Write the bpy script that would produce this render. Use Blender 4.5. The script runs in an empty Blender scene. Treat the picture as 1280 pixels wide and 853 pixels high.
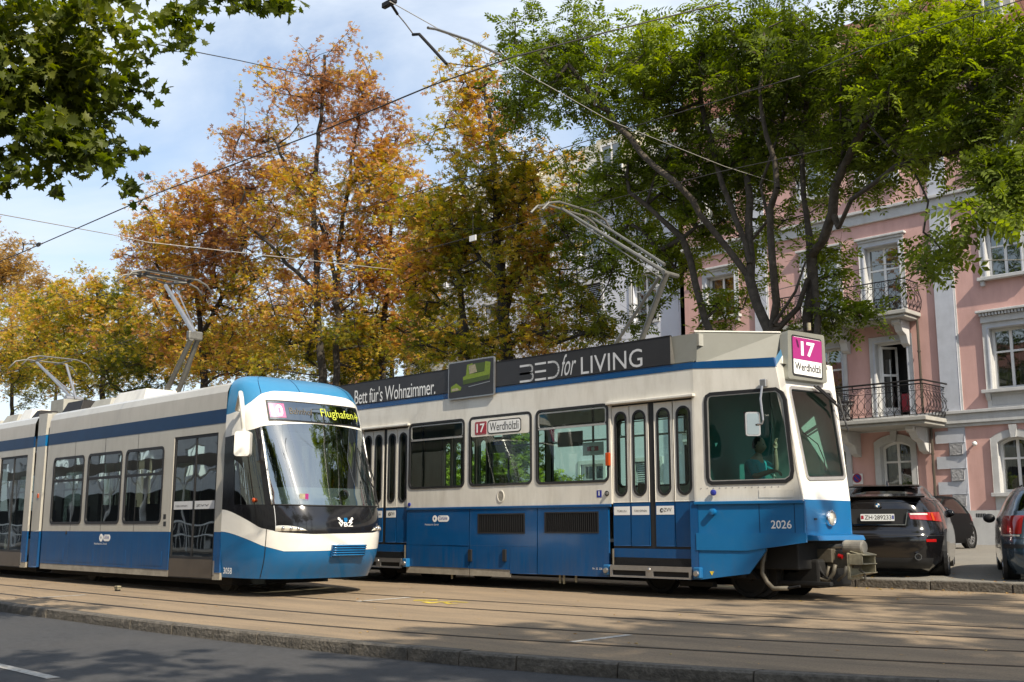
import bpy, math, random
import numpy as np
from mathutils import Vector, Matrix
from mathutils.geometry import tessellate_polygon
random.seed(7); RNG = np.random.default_rng(11)
SC = bpy.context.scene; COL = SC.collection; R = math.radians; PI = math.pi

# ---------------- camera ----------------
CAM_H = 1.1; FPX = 1350.0
TILT = math.atan(233.5 / FPX)
YAW = math.atan2(1382.0, math.hypot(FPX, 233.5))      # from the -X direction (the run of the tracks)
cam_d = bpy.data.cameras.new('camera'); cam = bpy.data.objects.new('camera', cam_d); COL.objects.link(cam)
cam_d.sensor_width = 36; cam_d.lens = 36 * FPX / 1280; cam_d.clip_end = 2000; cam_d.clip_start = .05
_f = Vector((-math.cos(YAW) * math.cos(TILT), math.sin(YAW) * math.cos(TILT), math.sin(TILT)))
cam.location = (0, 0, CAM_H); cam.rotation_euler = _f.to_track_quat('-Z', 'Y').to_euler()
SC.camera = cam

# ---------------- world and sun ----------------
SUN_EL, SUN_AZ = R(42), R(14)       # azimuth measured from +X towards the camera side (-Y)
SUN_DIR = Vector((math.cos(SUN_EL) * math.cos(SUN_AZ), -math.cos(SUN_EL) * math.sin(SUN_AZ), math.sin(SUN_EL)))
world = bpy.data.worlds.new('World'); SC.world = world; world.use_nodes = True
wn = world.node_tree.nodes; wl = world.node_tree.links; wn.clear()
sky = wn.new('ShaderNodeTexSky'); sky.sky_type = 'NISHITA'; sky.sun_disc = False
sky.sun_elevation = SUN_EL; sky.sun_rotation = R(90) + SUN_AZ; sky.air_density = 1.1; sky.dust_density = 1.0
bg = wn.new('ShaderNodeBackground'); bg.inputs[1].default_value = .14; wl.new(sky.outputs[0], bg.inputs[0])
bg2 = wn.new('ShaderNodeBackground'); bg2.inputs[0].default_value = (.80, .885, 1, 1); bg2.inputs[1].default_value = .82
tc = wn.new('ShaderNodeTexCoord'); mp = wn.new('ShaderNodeMapping'); mp.inputs['Scale'].default_value = (1.2, 1.2, 3.2)
mp.inputs['Rotation'].default_value = (.2, .3, .5)
nz = wn.new('ShaderNodeTexNoise'); nz.inputs['Scale'].default_value = 1.9; nz.inputs['Detail'].default_value = 8; nz.inputs['Roughness'].default_value = .55
nz.inputs['Distortion'].default_value = .5
cr = wn.new('ShaderNodeValToRGB'); cr.color_ramp.elements[0].position = .40; cr.color_ramp.elements[1].position = .62
cr.color_ramp.elements[0].color = (.26, .26, .26, 1); cr.color_ramp.elements[1].color = (.97, .97, .97, 1)
mx = wn.new('ShaderNodeMixShader'); wo = wn.new('ShaderNodeOutputWorld')
wl.new(tc.outputs['Generated'], mp.inputs[0]); wl.new(mp.outputs[0], nz.inputs['Vector']); wl.new(nz.outputs[0], cr.inputs[0])
wl.new(cr.outputs[0], mx.inputs[0]); wl.new(bg.outputs[0], mx.inputs[1]); wl.new(bg2.outputs[0], mx.inputs[2]); wl.new(mx.outputs[0], wo.inputs[0])
sun_d = bpy.data.lights.new('sun', 'SUN'); sun_d.energy = 5.0; sun_d.angle = R(.53); sun_d.color = (1, .90, .74)
sun = bpy.data.objects.new('sun', sun_d); COL.objects.link(sun); sun.rotation_euler = SUN_DIR.to_track_quat('Z', 'Y').to_euler()
SC.view_settings.view_transform = 'Standard'; SC.view_settings.look = 'None'; SC.view_settings.exposure = .46; SC.view_settings.gamma = 1
SC.render.engine = 'CYCLES'; SC.cycles.max_bounces = 8; SC.cycles.transparent_max_bounces = 16; SC.cycles.caustics_reflective = False

# ---------------- measuring helpers: where a sight line meets a real plane ----------------
_U = Vector((0, 0, 1)); _FH = Vector((-math.cos(YAW), math.sin(YAW), 0)); _RT = Vector((math.sin(YAW), math.cos(YAW), 0))
_FW = _FH * math.cos(TILT) + _U * math.sin(TILT); _UP = -_FH * math.sin(TILT) + _U * math.cos(TILT)
def ray(px, py): return _FW + _RT * ((px - 640) / FPX) + _UP * ((426.5 - py) / FPX)
def PY(px, py, Y):
    d = ray(px, py); t = Y / d.y; return (d.x * t, CAM_H + d.z * t)
def P3(px, py, Y):
    x, z = PY(px, py, Y); return Vector((x, Y, z))
def PX(px, py, X):
    d = ray(px, py); t = X / d.x; return Vector((X, d.y * t, CAM_H + d.z * t))
def PPL(px, py, o, n):
    d = ray(px, py); c = Vector((0, 0, CAM_H)); t = (o - c).dot(n) / d.dot(n); return c + d * t
SL = .02
def gz(Y): return SL * (Y - 9.5)
def G(px, py, dz=0):
    d = ray(px, py); t = (CAM_H + SL * 9.5 - dz) / (SL * d.y - d.z); return Vector((d.x * t, d.y * t, CAM_H + d.z * t))

# ---------------- materials ----------------
MATS = {}
def M(name, col, rough=.6, metal=0, var=0, vscale=3, bump=0, bscale=60, coat=0, spec=.5, dirt=None, dirtcol=(.09, .075, .055), dscale=(1, 1, 1), grime=None):
    m = bpy.data.materials.new(name); m.use_nodes = True; MATS[name] = m
    nt = m.node_tree; b = nt.nodes['Principled BSDF']
    b.inputs['Base Color'].default_value = (*col, 1); b.inputs['Roughness'].default_value = rough; b.inputs['Metallic'].default_value = metal
    b.inputs['Specular IOR Level'].default_value = spec; b.inputs['Coat Weight'].default_value = coat; b.inputs['Coat Roughness'].default_value = .08
    geo = nt.nodes.new('ShaderNodeNewGeometry'); src = None
    if var:
        n = nt.nodes.new('ShaderNodeTexNoise'); n.inputs['Scale'].default_value = vscale; n.inputs['Detail'].default_value = 9; n.inputs['Roughness'].default_value = .65
        nt.links.new(geo.outputs['Position'], n.inputs['Vector'])
        r = nt.nodes.new('ShaderNodeValToRGB'); e = r.color_ramp.elements
        e[0].position = .3; e[1].position = .7
        e[0].color = (*[max(0, c * (1 - var)) for c in col], 1); e[1].color = (*[min(1, c * (1 + var)) for c in col], 1)
        nt.links.new(n.outputs[0], r.inputs[0]); src = r.outputs[0]
    if dirt:
        mpn = nt.nodes.new('ShaderNodeMapping'); mpn.inputs['Scale'].default_value = dscale; nt.links.new(geo.outputs['Position'], mpn.inputs[0])
        n = nt.nodes.new('ShaderNodeTexNoise'); n.inputs['Scale'].default_value = dirt[0]; n.inputs['Detail'].default_value = 10; n.inputs['Roughness'].default_value = .7
        nt.links.new(mpn.outputs[0], n.inputs['Vector'])
        r = nt.nodes.new('ShaderNodeValToRGB'); e = r.color_ramp.elements; e[0].position = dirt[1]; e[1].position = dirt[2]
        e[0].color = (0, 0, 0, 1); e[1].color = (dirt[3],) * 3 + (1,)
        nt.links.new(n.outputs[0], r.inputs[0])
        mxr = nt.nodes.new('ShaderNodeMix'); mxr.data_type = 'RGBA'; nt.links.new(r.outputs[0], mxr.inputs[0])
        if src: nt.links.new(src, mxr.inputs[6])
        else: mxr.inputs[6].default_value = (*col, 1)
        mxr.inputs[7].default_value = (*dirtcol, 1); src = mxr.outputs[2]
    if grime:
        sp = nt.nodes.new('ShaderNodeSeparateXYZ'); nt.links.new(geo.outputs['Position'], sp.inputs[0])
        mr = nt.nodes.new('ShaderNodeMapRange'); mr.inputs[1].default_value = grime[0]; mr.inputs[2].default_value = grime[1]; mr.inputs[3].default_value = grime[2]; mr.inputs[4].default_value = 0; nt.links.new(sp.outputs[2], mr.inputs[0])
        mq_ = nt.nodes.new('ShaderNodeMapping'); mq_.inputs['Scale'].default_value = (9, 9, .8); nt.links.new(geo.outputs['Position'], mq_.inputs[0])
        n = nt.nodes.new('ShaderNodeTexNoise'); n.inputs['Scale'].default_value = 1.6; n.inputs['Detail'].default_value = 8; nt.links.new(mq_.outputs[0], n.inputs['Vector'])
        r = nt.nodes.new('ShaderNodeMapRange'); r.inputs[1].default_value = .35; r.inputs[2].default_value = .7; nt.links.new(n.outputs[0], r.inputs[0])
        ml = nt.nodes.new('ShaderNodeMath'); ml.operation = 'MULTIPLY'; nt.links.new(mr.outputs[0], ml.inputs[0]); nt.links.new(r.outputs[0], ml.inputs[1])
        mxr = nt.nodes.new('ShaderNodeMix'); mxr.data_type = 'RGBA'; nt.links.new(ml.outputs[0], mxr.inputs[0]); nt.links.new(src, mxr.inputs[6]) if src else None
        mxr.inputs[7].default_value = (.10, .085, .065, 1); src = mxr.outputs[2]
    if src: nt.links.new(src, b.inputs['Base Color'])
    if bump:
        n = nt.nodes.new('ShaderNodeTexNoise'); n.inputs['Scale'].default_value = bscale; n.inputs['Detail'].default_value = 6
        nt.links.new(geo.outputs['Position'], n.inputs['Vector'])
        bp = nt.nodes.new('ShaderNodeBump'); bp.inputs['Strength'].default_value = bump; bp.inputs['Distance'].default_value = .02
        nt.links.new(n.outputs[0], bp.inputs['Height']); nt.links.new(bp.outputs[0], b.inputs['Normal'])
    return m
def glass(name, tint, base=.06, gloss=(.95, 1, .98), k=1.0):
    m = bpy.data.materials.new(name); m.use_nodes = True; MATS[name] = m; nt = m.node_tree; nt.nodes.clear()
    t = nt.nodes.new('ShaderNodeBsdfTransparent'); t.inputs[0].default_value = (*tint, 1)
    g = nt.nodes.new('ShaderNodeBsdfGlossy'); g.inputs['Color'].default_value = (*gloss, 1); g.inputs['Roughness'].default_value = .015
    fr = nt.nodes.new('ShaderNodeFresnel'); fr.inputs[0].default_value = 1.5
    ma = nt.nodes.new('ShaderNodeMath'); ma.operation = 'MULTIPLY_ADD'; ma.inputs[1].default_value = k; ma.inputs[2].default_value = base; ma.use_clamp = True
    x = nt.nodes.new('ShaderNodeMixShader'); o = nt.nodes.new('ShaderNodeOutputMaterial')
    geo = nt.nodes.new('ShaderNodeNewGeometry'); n = nt.nodes.new('ShaderNodeTexNoise'); n.inputs['Scale'].default_value = 1.3; n.inputs['Detail'].default_value = 1
    nt.links.new(geo.outputs['Position'], n.inputs['Vector']); bp = nt.nodes.new('ShaderNodeBump'); bp.inputs['Strength'].default_value = .07; bp.inputs['Distance'].default_value = .05
    nt.links.new(n.outputs[0], bp.inputs['Height']); nt.links.new(bp.outputs[0], g.inputs['Normal'])
    nt.links.new(fr.outputs[0], ma.inputs[0]); nt.links.new(ma.outputs[0], x.inputs[0]); nt.links.new(t.outputs[0], x.inputs[1]); nt.links.new(g.outputs[0], x.inputs[2]); nt.links.new(x.outputs[0], o.inputs[0])
    return m
def emis(name, col, s):
    m = bpy.data.materials.new(name); m.use_nodes = True; MATS[name] = m; b = m.node_tree.nodes['Principled BSDF']
    b.inputs['Base Color'].default_value = (*col, 1); b.inputs['Emission Color'].default_value = (*col, 1); b.inputs['Emission Strength'].default_value = s; return m
M('cream_paint', (.70, .67, .60), .33, var=.05, vscale=1.2, coat=.4, dirt=(2.2, .45, .8, .45), dirtcol=(.33, .29, .22), dscale=(2, 2, .5), grime=(1.3, 2.6, .10))
M('shaded_white_paint', (.46, .44, .385), .35, var=.05, vscale=1, coat=.5, dirt=(2.2, .45, .8, .35), dirtcol=(.28, .25, .2), dscale=(2, 2, .5), grime=(.9, 2.6, .10))  # white tram sides with their shade put into a greyer base colour
M('white_paint', (.80, .78, .72), .28, var=.03, vscale=2, coat=.6, dirt=(2.5, .5, .85, .3), dirtcol=(.45, .4, .32))
M('blue_paint', (.003, .066, .20), .24, var=.10, vscale=1.5, coat=.35, dirt=(3, .5, .85, .3), dirtcol=(.06, .09, .13), dscale=(2, 2, .6), grime=(.3, 1.0, .28))
M('bright_blue_paint', (.006, .125, .31), .28, var=.06, vscale=2, coat=.3, dirt=(4, .55, .85, .35), dirtcol=(.08, .13, .18), grime=(.3, .8, .22))
M('navy_stripe', (.006, .035, .095), .4, var=.15, vscale=2, coat=0, spec=.25)
M('roof_grey', (.36, .355, .315), .6, var=.12, vscale=2, dirt=(3, .4, .75, .5), dirtcol=(.16, .14, .11))
M('sill_grey', (.32, .29, .235), .55, var=.15, vscale=4, dirt=(5, .4, .7, .5))
M('rubber', (.012, .012, .013), .55)
M('black_gloss', (.010, .010, .012), .12, coat=.6)
M('dark_metal', (.014, .012, .011), .6, metal=.3, var=.4, vscale=8)
M('fairing_grey', (.185, .185, .16), .5, var=.08, vscale=2, dirt=(3, .4, .75, .4), dirtcol=(.15, .14, .11))
M('skylit_blue', (.035, .20, .38), .3, var=.06, vscale=2, coat=.3)  # blue paint lightened; the roof cap's sky reflection is in the colour
M('cab_teal', (.03, .13, .12), .7)
M('under_dark', (.006, .0055, .005), .8, var=.5, vscale=6)
M('brown_panel', (.075, .06, .045), .4, var=.15, vscale=3, coat=.2)
M('steel', (.42, .41, .40), .35, metal=.85, var=.1, vscale=10)
M('aluminium', (.50, .49, .46), .42, metal=.7, var=.12, vscale=8)
M('pantograph_grey', (.17, .165, .15), .5, metal=.4, var=.15, vscale=10)
M('coupler_cream', (.36, .32, .21), .55, var=.2, vscale=10, dirt=(14, .4, .7, .6))
M('coupler_brown', (.11, .095, .07), .6, metal=.2, var=.3, vscale=12)
M('ad_black', (.028, .028, .031), .3, var=.2, vscale=1)
M('print_white', (.78, .78, .76), .5)
M('print_silver', (.55, .56, .57), .45)
M('magenta', (.30, .018, .15), .35)
M('display_pink', (.50, .10, .24), .4)
M('print_black', (.015, .015, .015), .5)
M('print_red', (.30, .012, .03), .45)
M('print_blue', (.02, .03, .25), .45)
M('sofa_green', (.16, .23, .02), .6, var=.2, vscale=20)
M('sofa_dark', (.05, .08, .012), .6)
M('orange_lens', (.42, .06, .008), .25)
M('red_lens', (.32, .008, .008), .12, coat=.8)
M('clear_lens', (.75, .72, .62), .12, metal=.3, coat=.8)
M('chrome', (.75, .75, .75), .12, metal=1)
M('interior_grey', (.50, .53, .51), .7)
M('interior_dark', (.10, .11, .11), .7)
M('seat_blue', (.03, .08, .18), .8)
M('seat_wood', (.25, .13, .05), .6)
M('pole_yellow', (.65, .42, .03), .4)
M('asphalt', (.042, .042, .044), .85, var=.35, vscale=14, bump=.55, bscale=130, dirt=(.7, .4, .7, .35), dirtcol=(.075, .07, .066))
M('track_asphalt', (.29, .212, .132), .9, var=.28, vscale=45, bump=.6, bscale=150, dirt=(1.3, .40, .70, .65), dirtcol=(.12, .095, .068), dscale=(.22, 1.8, 1))
M('parking_asphalt', (.21, .195, .165), .9, var=.2, vscale=20, bump=.4, bscale=90, dirt=(.5, .4, .7, .5), dirtcol=(.12, .11, .1))
M('kerb_granite', (.12, .105, .085), .85, var=.45, vscale=16, bump=1.0, bscale=28, dirt=(6, .4, .65, .7), dirtcol=(.055, .048, .038))
M('rail_steel', (.10, .08, .062), .42, metal=.6, var=.3, vscale=6)
M('groove', (.012, .010, .009), .9)
M('road_paint', (.46, .44, .40), .7, var=.25, vscale=25, dirt=(18, .45, .62, .75), dirtcol=(.24, .2, .15))
M('yellow_mark', (.62, .47, .04), .7, var=.3, vscale=30)
M('pink_render', (.60, .365, .325), .9, var=.07, vscale=.8, bump=.15, bscale=40, dirt=(.8, .42, .75, .5), dirtcol=(.34, .19, .165), dscale=(1.5, 1.5, .3))
M('pale_stone', (.50, .50, .495), .85, var=.10, vscale=3, bump=.2, bscale=30, dirt=(1.3, .45, .75, .35), dirtcol=(.27, .26, .25), dscale=(2, 2, .4))
M('blue_stone', (.46, .48, .53), .85, var=.08, vscale=3, bump=.15, bscale=30, dirt=(1.3, .5, .8, .3), dirtcol=(.3, .31, .33), dscale=(2, 2, .4))
M('rough_stone', (.30, .30, .31), .9, var=.4, vscale=14, bump=1, bscale=14)
M('white_render', (.58, .60, .66), .9, var=.05, vscale=1, bump=.1, bscale=40)
M('cream_render', (.60, .54, .40), .9, var=.08, vscale=1)
M('window_white', (.74, .73, .71), .45, var=.04, vscale=4)
M('curtain', (.50, .52, .52), .9, var=.1, vscale=6)
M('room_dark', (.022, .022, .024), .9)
M('iron', (.012, .010, .011), .5, metal=.3)
M('slab_stone', (.36, .35, .32), .85, var=.15, vscale=4)
M('roof_tile', (.16, .065, .045), .85, var=.35, vscale=3, bump=.5, bscale=12)
M('roof_slate', (.36, .35, .32), .8, var=.15, vscale=3)
M('shutter', (.42, .43, .44), .6)
M('car_black', (.006, .0055, .006), .12, coat=.55)
M('car_charcoal', (.007, .007, .008), .6, coat=.0, spec=.08)
M('car_blue_grey', (.055, .09, .13), .20, metal=.4, coat=1.0)
M('tyre', (.013, .013, .013), .8)
M('alloy', (.45, .45, .46), .3, metal=.8)
M('plate_white', (.62, .64, .64), .4)
M('bark', (.075, .060, .045), .95, var=.45, vscale=9, bump=1, bscale=26)
M('bark_dark', (.040, .034, .027), .95, var=.4, vscale=9, bump=1, bscale=26)
M('wire', (.05, .045, .04), .5, metal=.5)
M('wire_light', (.42, .40, .36), .5, metal=.3)
M('skin', (.42, .24, .17), .6)
M('teal_shirt', (.02, .26, .30), .8, var=.15, vscale=15)
M('hair', (.015, .011, .009), .7)
M('dark_soil', (.07, .055, .04), .95, var=.3, vscale=5)  # dark brown base soil with random tone variation
glass('tram_glass', (.76, .97, .90), .03, k=.9)
glass('cab_glass', (.55, .85, .80), .03, k=.8)
glass('dark_glass', (.24, .30, .28), .27, k=1.5)
glass('windscreen_glass', (.40, .48, .49), .32, k=1.8)
glass('house_glass', (.35, .36, .38), .14, k=1.2)
glass('car_glass', (.10, .11, .11), .07, k=1.1)
emis('led_yellow', (.42, .46, .05), .22)

def leafmat(name, cols, trans=.45, zlo=None, zhi=None, zcols=None, rough=.5, nscale=.35, zmix=.5):
    """cols: list of (pos, rgb) for the leaf tone; a slow noise and a per-leaf random pick along it, height shifts it"""
    m = bpy.data.materials.new(name); m.use_nodes = True; MATS[name] = m; nt = m.node_tree; N = nt.nodes; L = nt.links; N.clear()
    geo = N.new('ShaderNodeNewGeometry'); n = N.new('ShaderNodeTexNoise'); n.inputs['Scale'].default_value = nscale; n.inputs['Detail'].default_value = 4
    L.new(geo.outputs['Position'], n.inputs['Vector'])
    a = N.new('ShaderNodeMath'); a.operation = 'MULTIPLY_ADD'; L.new(n.outputs[0], a.inputs[0]); a.inputs[1].default_value = 1.9; a.inputs[2].default_value = -.95
    b = N.new('ShaderNodeMath'); b.operation = 'MULTIPLY_ADD'; L.new(geo.outputs['Random Per Island'], b.inputs[0]); b.inputs[1].default_value = .55; L.new(a.outputs[0], b.inputs[2])
    src = b.outputs[0]
    if zlo is not None:
        sp = N.new('ShaderNodeSeparateXYZ'); L.new(geo.outputs['Position'], sp.inputs[0])
        mr = N.new('ShaderNodeMapRange'); mr.inputs[1].default_value = zlo; mr.inputs[2].default_value = zhi; mr.inputs[3].default_value = 0; mr.inputs[4].default_value = zmix
        L.new(sp.outputs[2], mr.inputs[0]); c = N.new('ShaderNodeMath'); c.operation = 'ADD'; L.new(src, c.inputs[0]); L.new(mr.outputs[0], c.inputs[1]); src = c.outputs[0]
    r = N.new('ShaderNodeValToRGB'); e = r.color_ramp.elements; L.new(src, r.inputs[0])
    e[0].position = cols[0][0]; e[0].color = (*cols[0][1], 1); e[1].position = cols[-1][0]; e[1].color = (*cols[-1][1], 1)
    for p, c in cols[1:-1]:
        q = e.new(p); q.color = (*c, 1)
    d = N.new('ShaderNodeBsdfPrincipled'); d.inputs['Roughness'].default_value = rough; d.inputs['Specular IOR Level'].default_value = .35
    t = N.new('ShaderNodeBsdfTranslucent'); x = N.new('ShaderNodeMixShader'); x.inputs[0].default_value = trans; o = N.new('ShaderNodeOutputMaterial')
    hs = N.new('ShaderNodeHueSaturation'); hs.inputs['Saturation'].default_value = 1.15; hs.inputs['Value'].default_value = 1.75; L.new(r.outputs[0], hs.inputs['Color'])
    L.new(r.outputs[0], d.inputs['Base Color']); L.new(hs.outputs[0], t.inputs['Color']); L.new(d.outputs[0], x.inputs[1]); L.new(t.outputs[0], x.inputs[2]); L.new(x.outputs[0], o.inputs[0])
    return m
GRN, YGR, YEL, ORA, RST, BRN = (.10, .12, .015), (.24, .22, .022), (.50, .37, .06), (.47, .25, .075), (.38, .18, .075), (.28, .145, .075)
leafmat('chestnut_leaf', [(0, GRN), (.3, YGR), (.5, YEL), (.72, ORA), (.9, RST), (1.1, BRN)], zlo=3, zhi=15, zmix=.55)
leafmat('chestnut_leaf_yellow', [(0, (.13, .15, .018)), (.3, (.27, .25, .025)), (.5, (.47, .34, .05)), (.75, ORA), (1.0, RST)], zlo=4, zhi=14, zmix=.35)
leafmat('chestnut_leaf_green', [(0, (.05, .07, .01)), (.35, (.10, .12, .014)), (.6, YGR), (.8, YEL), (1, ORA)], zlo=3, zhi=12, zmix=.45)
leafmat('golden_leaf', [(0, (.30, .18, .05)), (.5, (.42, .28, .10)), (1, (.5, .36, .16))])
leafmat('green_leaf', [(0, (.075, .10, .015)), (.3, (.155, .20, .026)), (.65, (.27, .32, .042)), (1, (.40, .40, .06))], trans=.45)
leafmat('plane_leaf', [(0, (.045, .062, .01)), (.4, (.09, .115, .015)), (.75, (.2, .215, .03)), (1, (.34, .30, .05))], trans=.5)
leafmat('yellow_leaf', [(0, (.5, .4, .03)), (1, (.6, .42, .04))])
leafmat('fallen_leaf', [(0, (.4, .3, .08)), (.5, (.45, .22, .05)), (1, (.5, .42, .2))], trans=.1)
# ---------------- object helpers ----------------
def tag(o, label=None, cat=None, group=None, kind=None):
    if label: o['label'] = label
    if cat: o['category'] = cat
    if group: o['group'] = group
    if kind: o['kind'] = kind
    return o
def empty(name, loc, label, cat, group=None):
    o = bpy.data.objects.new(name, None); o.location = loc; o.empty_display_size = .2; COL.objects.link(o); return tag(o, label, cat, group)
def wloc(o):
    v = Vector(o.location)
    while o.parent: o = o.parent; v += Vector(o.location)
    return v
def link(name, me, parent=None, smooth=False, centre=True):
    """me is in world coordinates; its origin moves to the middle of its box"""
    n = len(me.vertices); a = np.empty(n * 3, 'f'); me.vertices.foreach_get('co', a); a = a.reshape(-1, 3)
    c = (a.min(0) + a.max(0)) / 2; me.vertices.foreach_set('co', (a - c).ravel()); me.update()
    if smooth: me.shade_smooth()
    o = bpy.data.objects.new(name, me); COL.objects.link(o); o.location = Vector(c.tolist())
    if parent: o.parent = parent; o.location = Vector(c.tolist()) - wloc(parent)
    return o
def setmat(me, mat): me.materials.append(MATS[mat] if isinstance(mat, str) else mat); return me
class MB:
    def __init__(s): s.v = []; s.f = []
    def add(s, vs, fs):
        b = len(s.v); s.v += [tuple(p) for p in vs]; s.f += [tuple(i + b for i in f) for f in fs]; return s
    def quad(s, a, b, c, d): return s.add([a, b, c, d], [(0, 1, 2, 3)])
    def box(s, x0, x1, y0, y1, z0, z1):
        return s.add([(x0, y0, z0), (x1, y0, z0), (x1, y1, z0), (x0, y1, z0), (x0, y0, z1), (x1, y0, z1), (x1, y1, z1), (x0, y1, z1)],
                     [(0, 3, 2, 1), (4, 5, 6, 7), (0, 1, 5, 4), (1, 2, 6, 5), (2, 3, 7, 6), (3, 0, 4, 7)])
    def hexa(s, b4, t4): return s.add(list(b4) + list(t4), [(0, 3, 2, 1), (4, 5, 6, 7), (0, 1, 5, 4), (1, 2, 6, 5), (2, 3, 7, 6), (3, 0, 4, 7)])
    def grid(s, P, close=False):
        n, m = len(P), len(P[0]); vs = [p for r in P for p in r]; fs = []
        for i in range(n - 1):
            for j in range(m if close else m - 1):
                k = (j + 1) % m; fs.append((i * m + j, i * m + k, (i + 1) * m + k, (i + 1) * m + j))
        return s.add(vs, fs)
    def tube(s, path, r, n=6, cap=True):
        path = [Vector(p) for p in path]; rs = r if isinstance(r, (list, tuple)) else [r] * len(path); rings = []; up = None
        for i, p in enumerate(path):
            d = (path[min(i + 1, len(path) - 1)] - path[max(i - 1, 0)])
            d = d.normalized() if d.length > 1e-9 else Vector((0, 0, 1))
            if up is None: up = d.orthogonal().normalized()
            else:
                up = up - d * up.dot(d); up = up.normalized() if up.length > 1e-6 else d.orthogonal().normalized()
            w = d.cross(up); rings.append([p + (up * math.cos(2 * PI * k / n) + w * math.sin(2 * PI * k / n)) * rs[i] for k in range(n)])
        b = len(s.v); s.grid(rings, True)
        if cap: s.f += [tuple(b + k for k in range(n))[::-1], tuple(b + (len(path) - 1) * n + k for k in range(n))]
        return s
    def lathe(s, c, ax, prof, n=20):
        """prof: list of (distance along the axis, radius)"""
        c = Vector(c); ax = Vector(ax).normalized(); u = ax.orthogonal().normalized(); w = ax.cross(u)
        s.grid([[c + ax * t + (u * math.cos(2 * PI * k / n) + w * math.sin(2 * PI * k / n)) * r for k in range(n)] for t, r in prof], True); return s
    def sphere(s, c, r, n=10, sc=(1, 1, 1)):
        c = Vector(c); P = []
        for i in range(n + 1):
            t = PI * i / n; P.append([c + Vector((math.sin(t) * math.cos(2 * PI * k / n) * sc[0], math.sin(t) * math.sin(2 * PI * k / n) * sc[1], math.cos(t) * sc[2])) * r for k in range(n)])
        return s.grid(P, True)
    def mesh(s, name, mat):
        me = bpy.data.meshes.new(name); me.from_pydata(s.v, [], s.f); return setmat(me, mat)
    def build(s, name, mat, parent=None, smooth=False, bevel=0):
        o = link(name, s.mesh(name, mat), parent, smooth)
        if bevel:
            b = o.modifiers.new('bevel', 'BEVEL'); b.width = bevel; b.segments = 2; b.limit_method = 'ANGLE'; b.angle_limit = R(35)
        return o
def rrect(x0, x1, z0, z1, r, n=5):
    r = min(r, abs(x1 - x0) / 2 - 1e-4, abs(z1 - z0) / 2 - 1e-4); o = []
    for cx, cz, a0 in ((x1 - r, z1 - r, 0), (x0 + r, z1 - r, 90), (x0 + r, z0 + r, 180), (x1 - r, z0 + r, 270)):
        for k in range(n + 1):
            a = R(a0 + 90 * k / n); o.append((cx + r * math.cos(a), cz + r * math.sin(a)))
    return o
def rect(x0, x1, z0, z1): return [(x0, z0), (x1, z0), (x1, z1), (x0, z1)]
def circ(cx, cz, r, n=16, s=1): return [(cx + r * math.cos(2 * PI * k / n), cz + s * r * math.sin(2 * PI * k / n)) for k in range(n)]
def inset(poly, d):
    """shrink (d>0) a closed counter-clockwise outline"""
    n = len(poly); out = []
    for i in range(n):
        a, b, c = Vector(poly[i - 1]), Vector(poly[i]), Vector(poly[(i + 1) % n])
        e1 = (b - a); e2 = (c - b)
        if e1.length < 1e-7 or e2.length < 1e-7: out.append(tuple(b)); continue
        e1.normalize(); e2.normalize(); n1 = Vector((-e1.y, e1.x)); n2 = Vector((-e2.y, e2.x)); m = n1 + n2
        m = m / max(m.length_squared, 1e-6) * 2; out.append((b.x + m.x * d, b.y + m.y * d))
    return out
def arch(x0, x1, z0, z1, rise, n=8):
    """opening with a segmental arch head: z1 is the crown"""
    c = (x1 - x0) / 2; rad = (c * c + rise * rise) / (2 * rise); cx = (x0 + x1) / 2; cz = z1 - rad; a = math.asin(c / rad); o = [(x0, z0), (x1, z0)]
    for k in range(n + 1):
        t = a - 2 * a * k / n; o.append((cx + rad * math.sin(t), cz + rad * math.cos(t)))
    return o
def plate(outer, holes, th, fr):
    """flat sheet with openings; fr(u, v, w) -> world, w = 0 on the outer face, th inwards"""
    polys = [outer] + list(holes); flat = [p for q in polys for p in q]; n = len(flat)
    tris = tessellate_polygon([[Vector((p[0], p[1], 0)) for p in q] for q in polys])
    vs = [fr(p[0], p[1], 0) for p in flat]; fs = []
    for t in tris:
        a, b, c = (flat[i] for i in t); s = (b[0] - a[0]) * (c[1] - a[1]) - (b[1] - a[1]) * (c[0] - a[0])
        fs.append(tuple(t) if s > 0 else tuple(t)[::-1])
    if th:
        vs += [fr(p[0], p[1], th) for p in flat]; k = len(fs); fs += [tuple(i + n for i in f)[::-1] for f in fs[:k]]; b = 0
        for q in polys:
            m = len(q)
            for i in range(m):
                j = (i + 1) % m; fs.append((b + i, b + j, b + j + n, b + i + n))
            b += m
    return vs, fs
def XZ(Y, s=1): return lambda u, v, w: (u, Y + w * s, v)          # outer face looks to -Y (s=1) or +Y (s=-1)
def YZ(X, s=-1): return lambda u, v, w: (X + w * s, u, v)          # outer face looks to +X
def plane_fr(o, u, v):
    o, u, v = Vector(o), Vector(u).normalized(), Vector(v); v = (v - u * v.dot(u)).normalized(); n = u.cross(v)
    f = lambda a, b, w: tuple(o + u * a + v * b - n * w)
    f.o, f.u, f.v, f.n = o, u, v, n
    return f
def uv_on(fr, px, py):
    p = PPL(px, py, fr.o, fr.n) - fr.o; return (p.dot(fr.u), p.dot(fr.v))
def PL(name, mat, outer, holes, th, fr, parent=None, bevel=0):
    me = bpy.data.meshes.new(name); vs, fs = plate(outer, holes, th, fr); me.from_pydata(vs, [], fs); setmat(me, mat)
    o = link(name, me, parent)
    if bevel:
        b = o.modifiers.new('bevel', 'BEVEL'); b.width = bevel; b.segments = 1; b.limit_method = 'ANGLE'; b.angle_limit = R(50)
    return o
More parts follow.
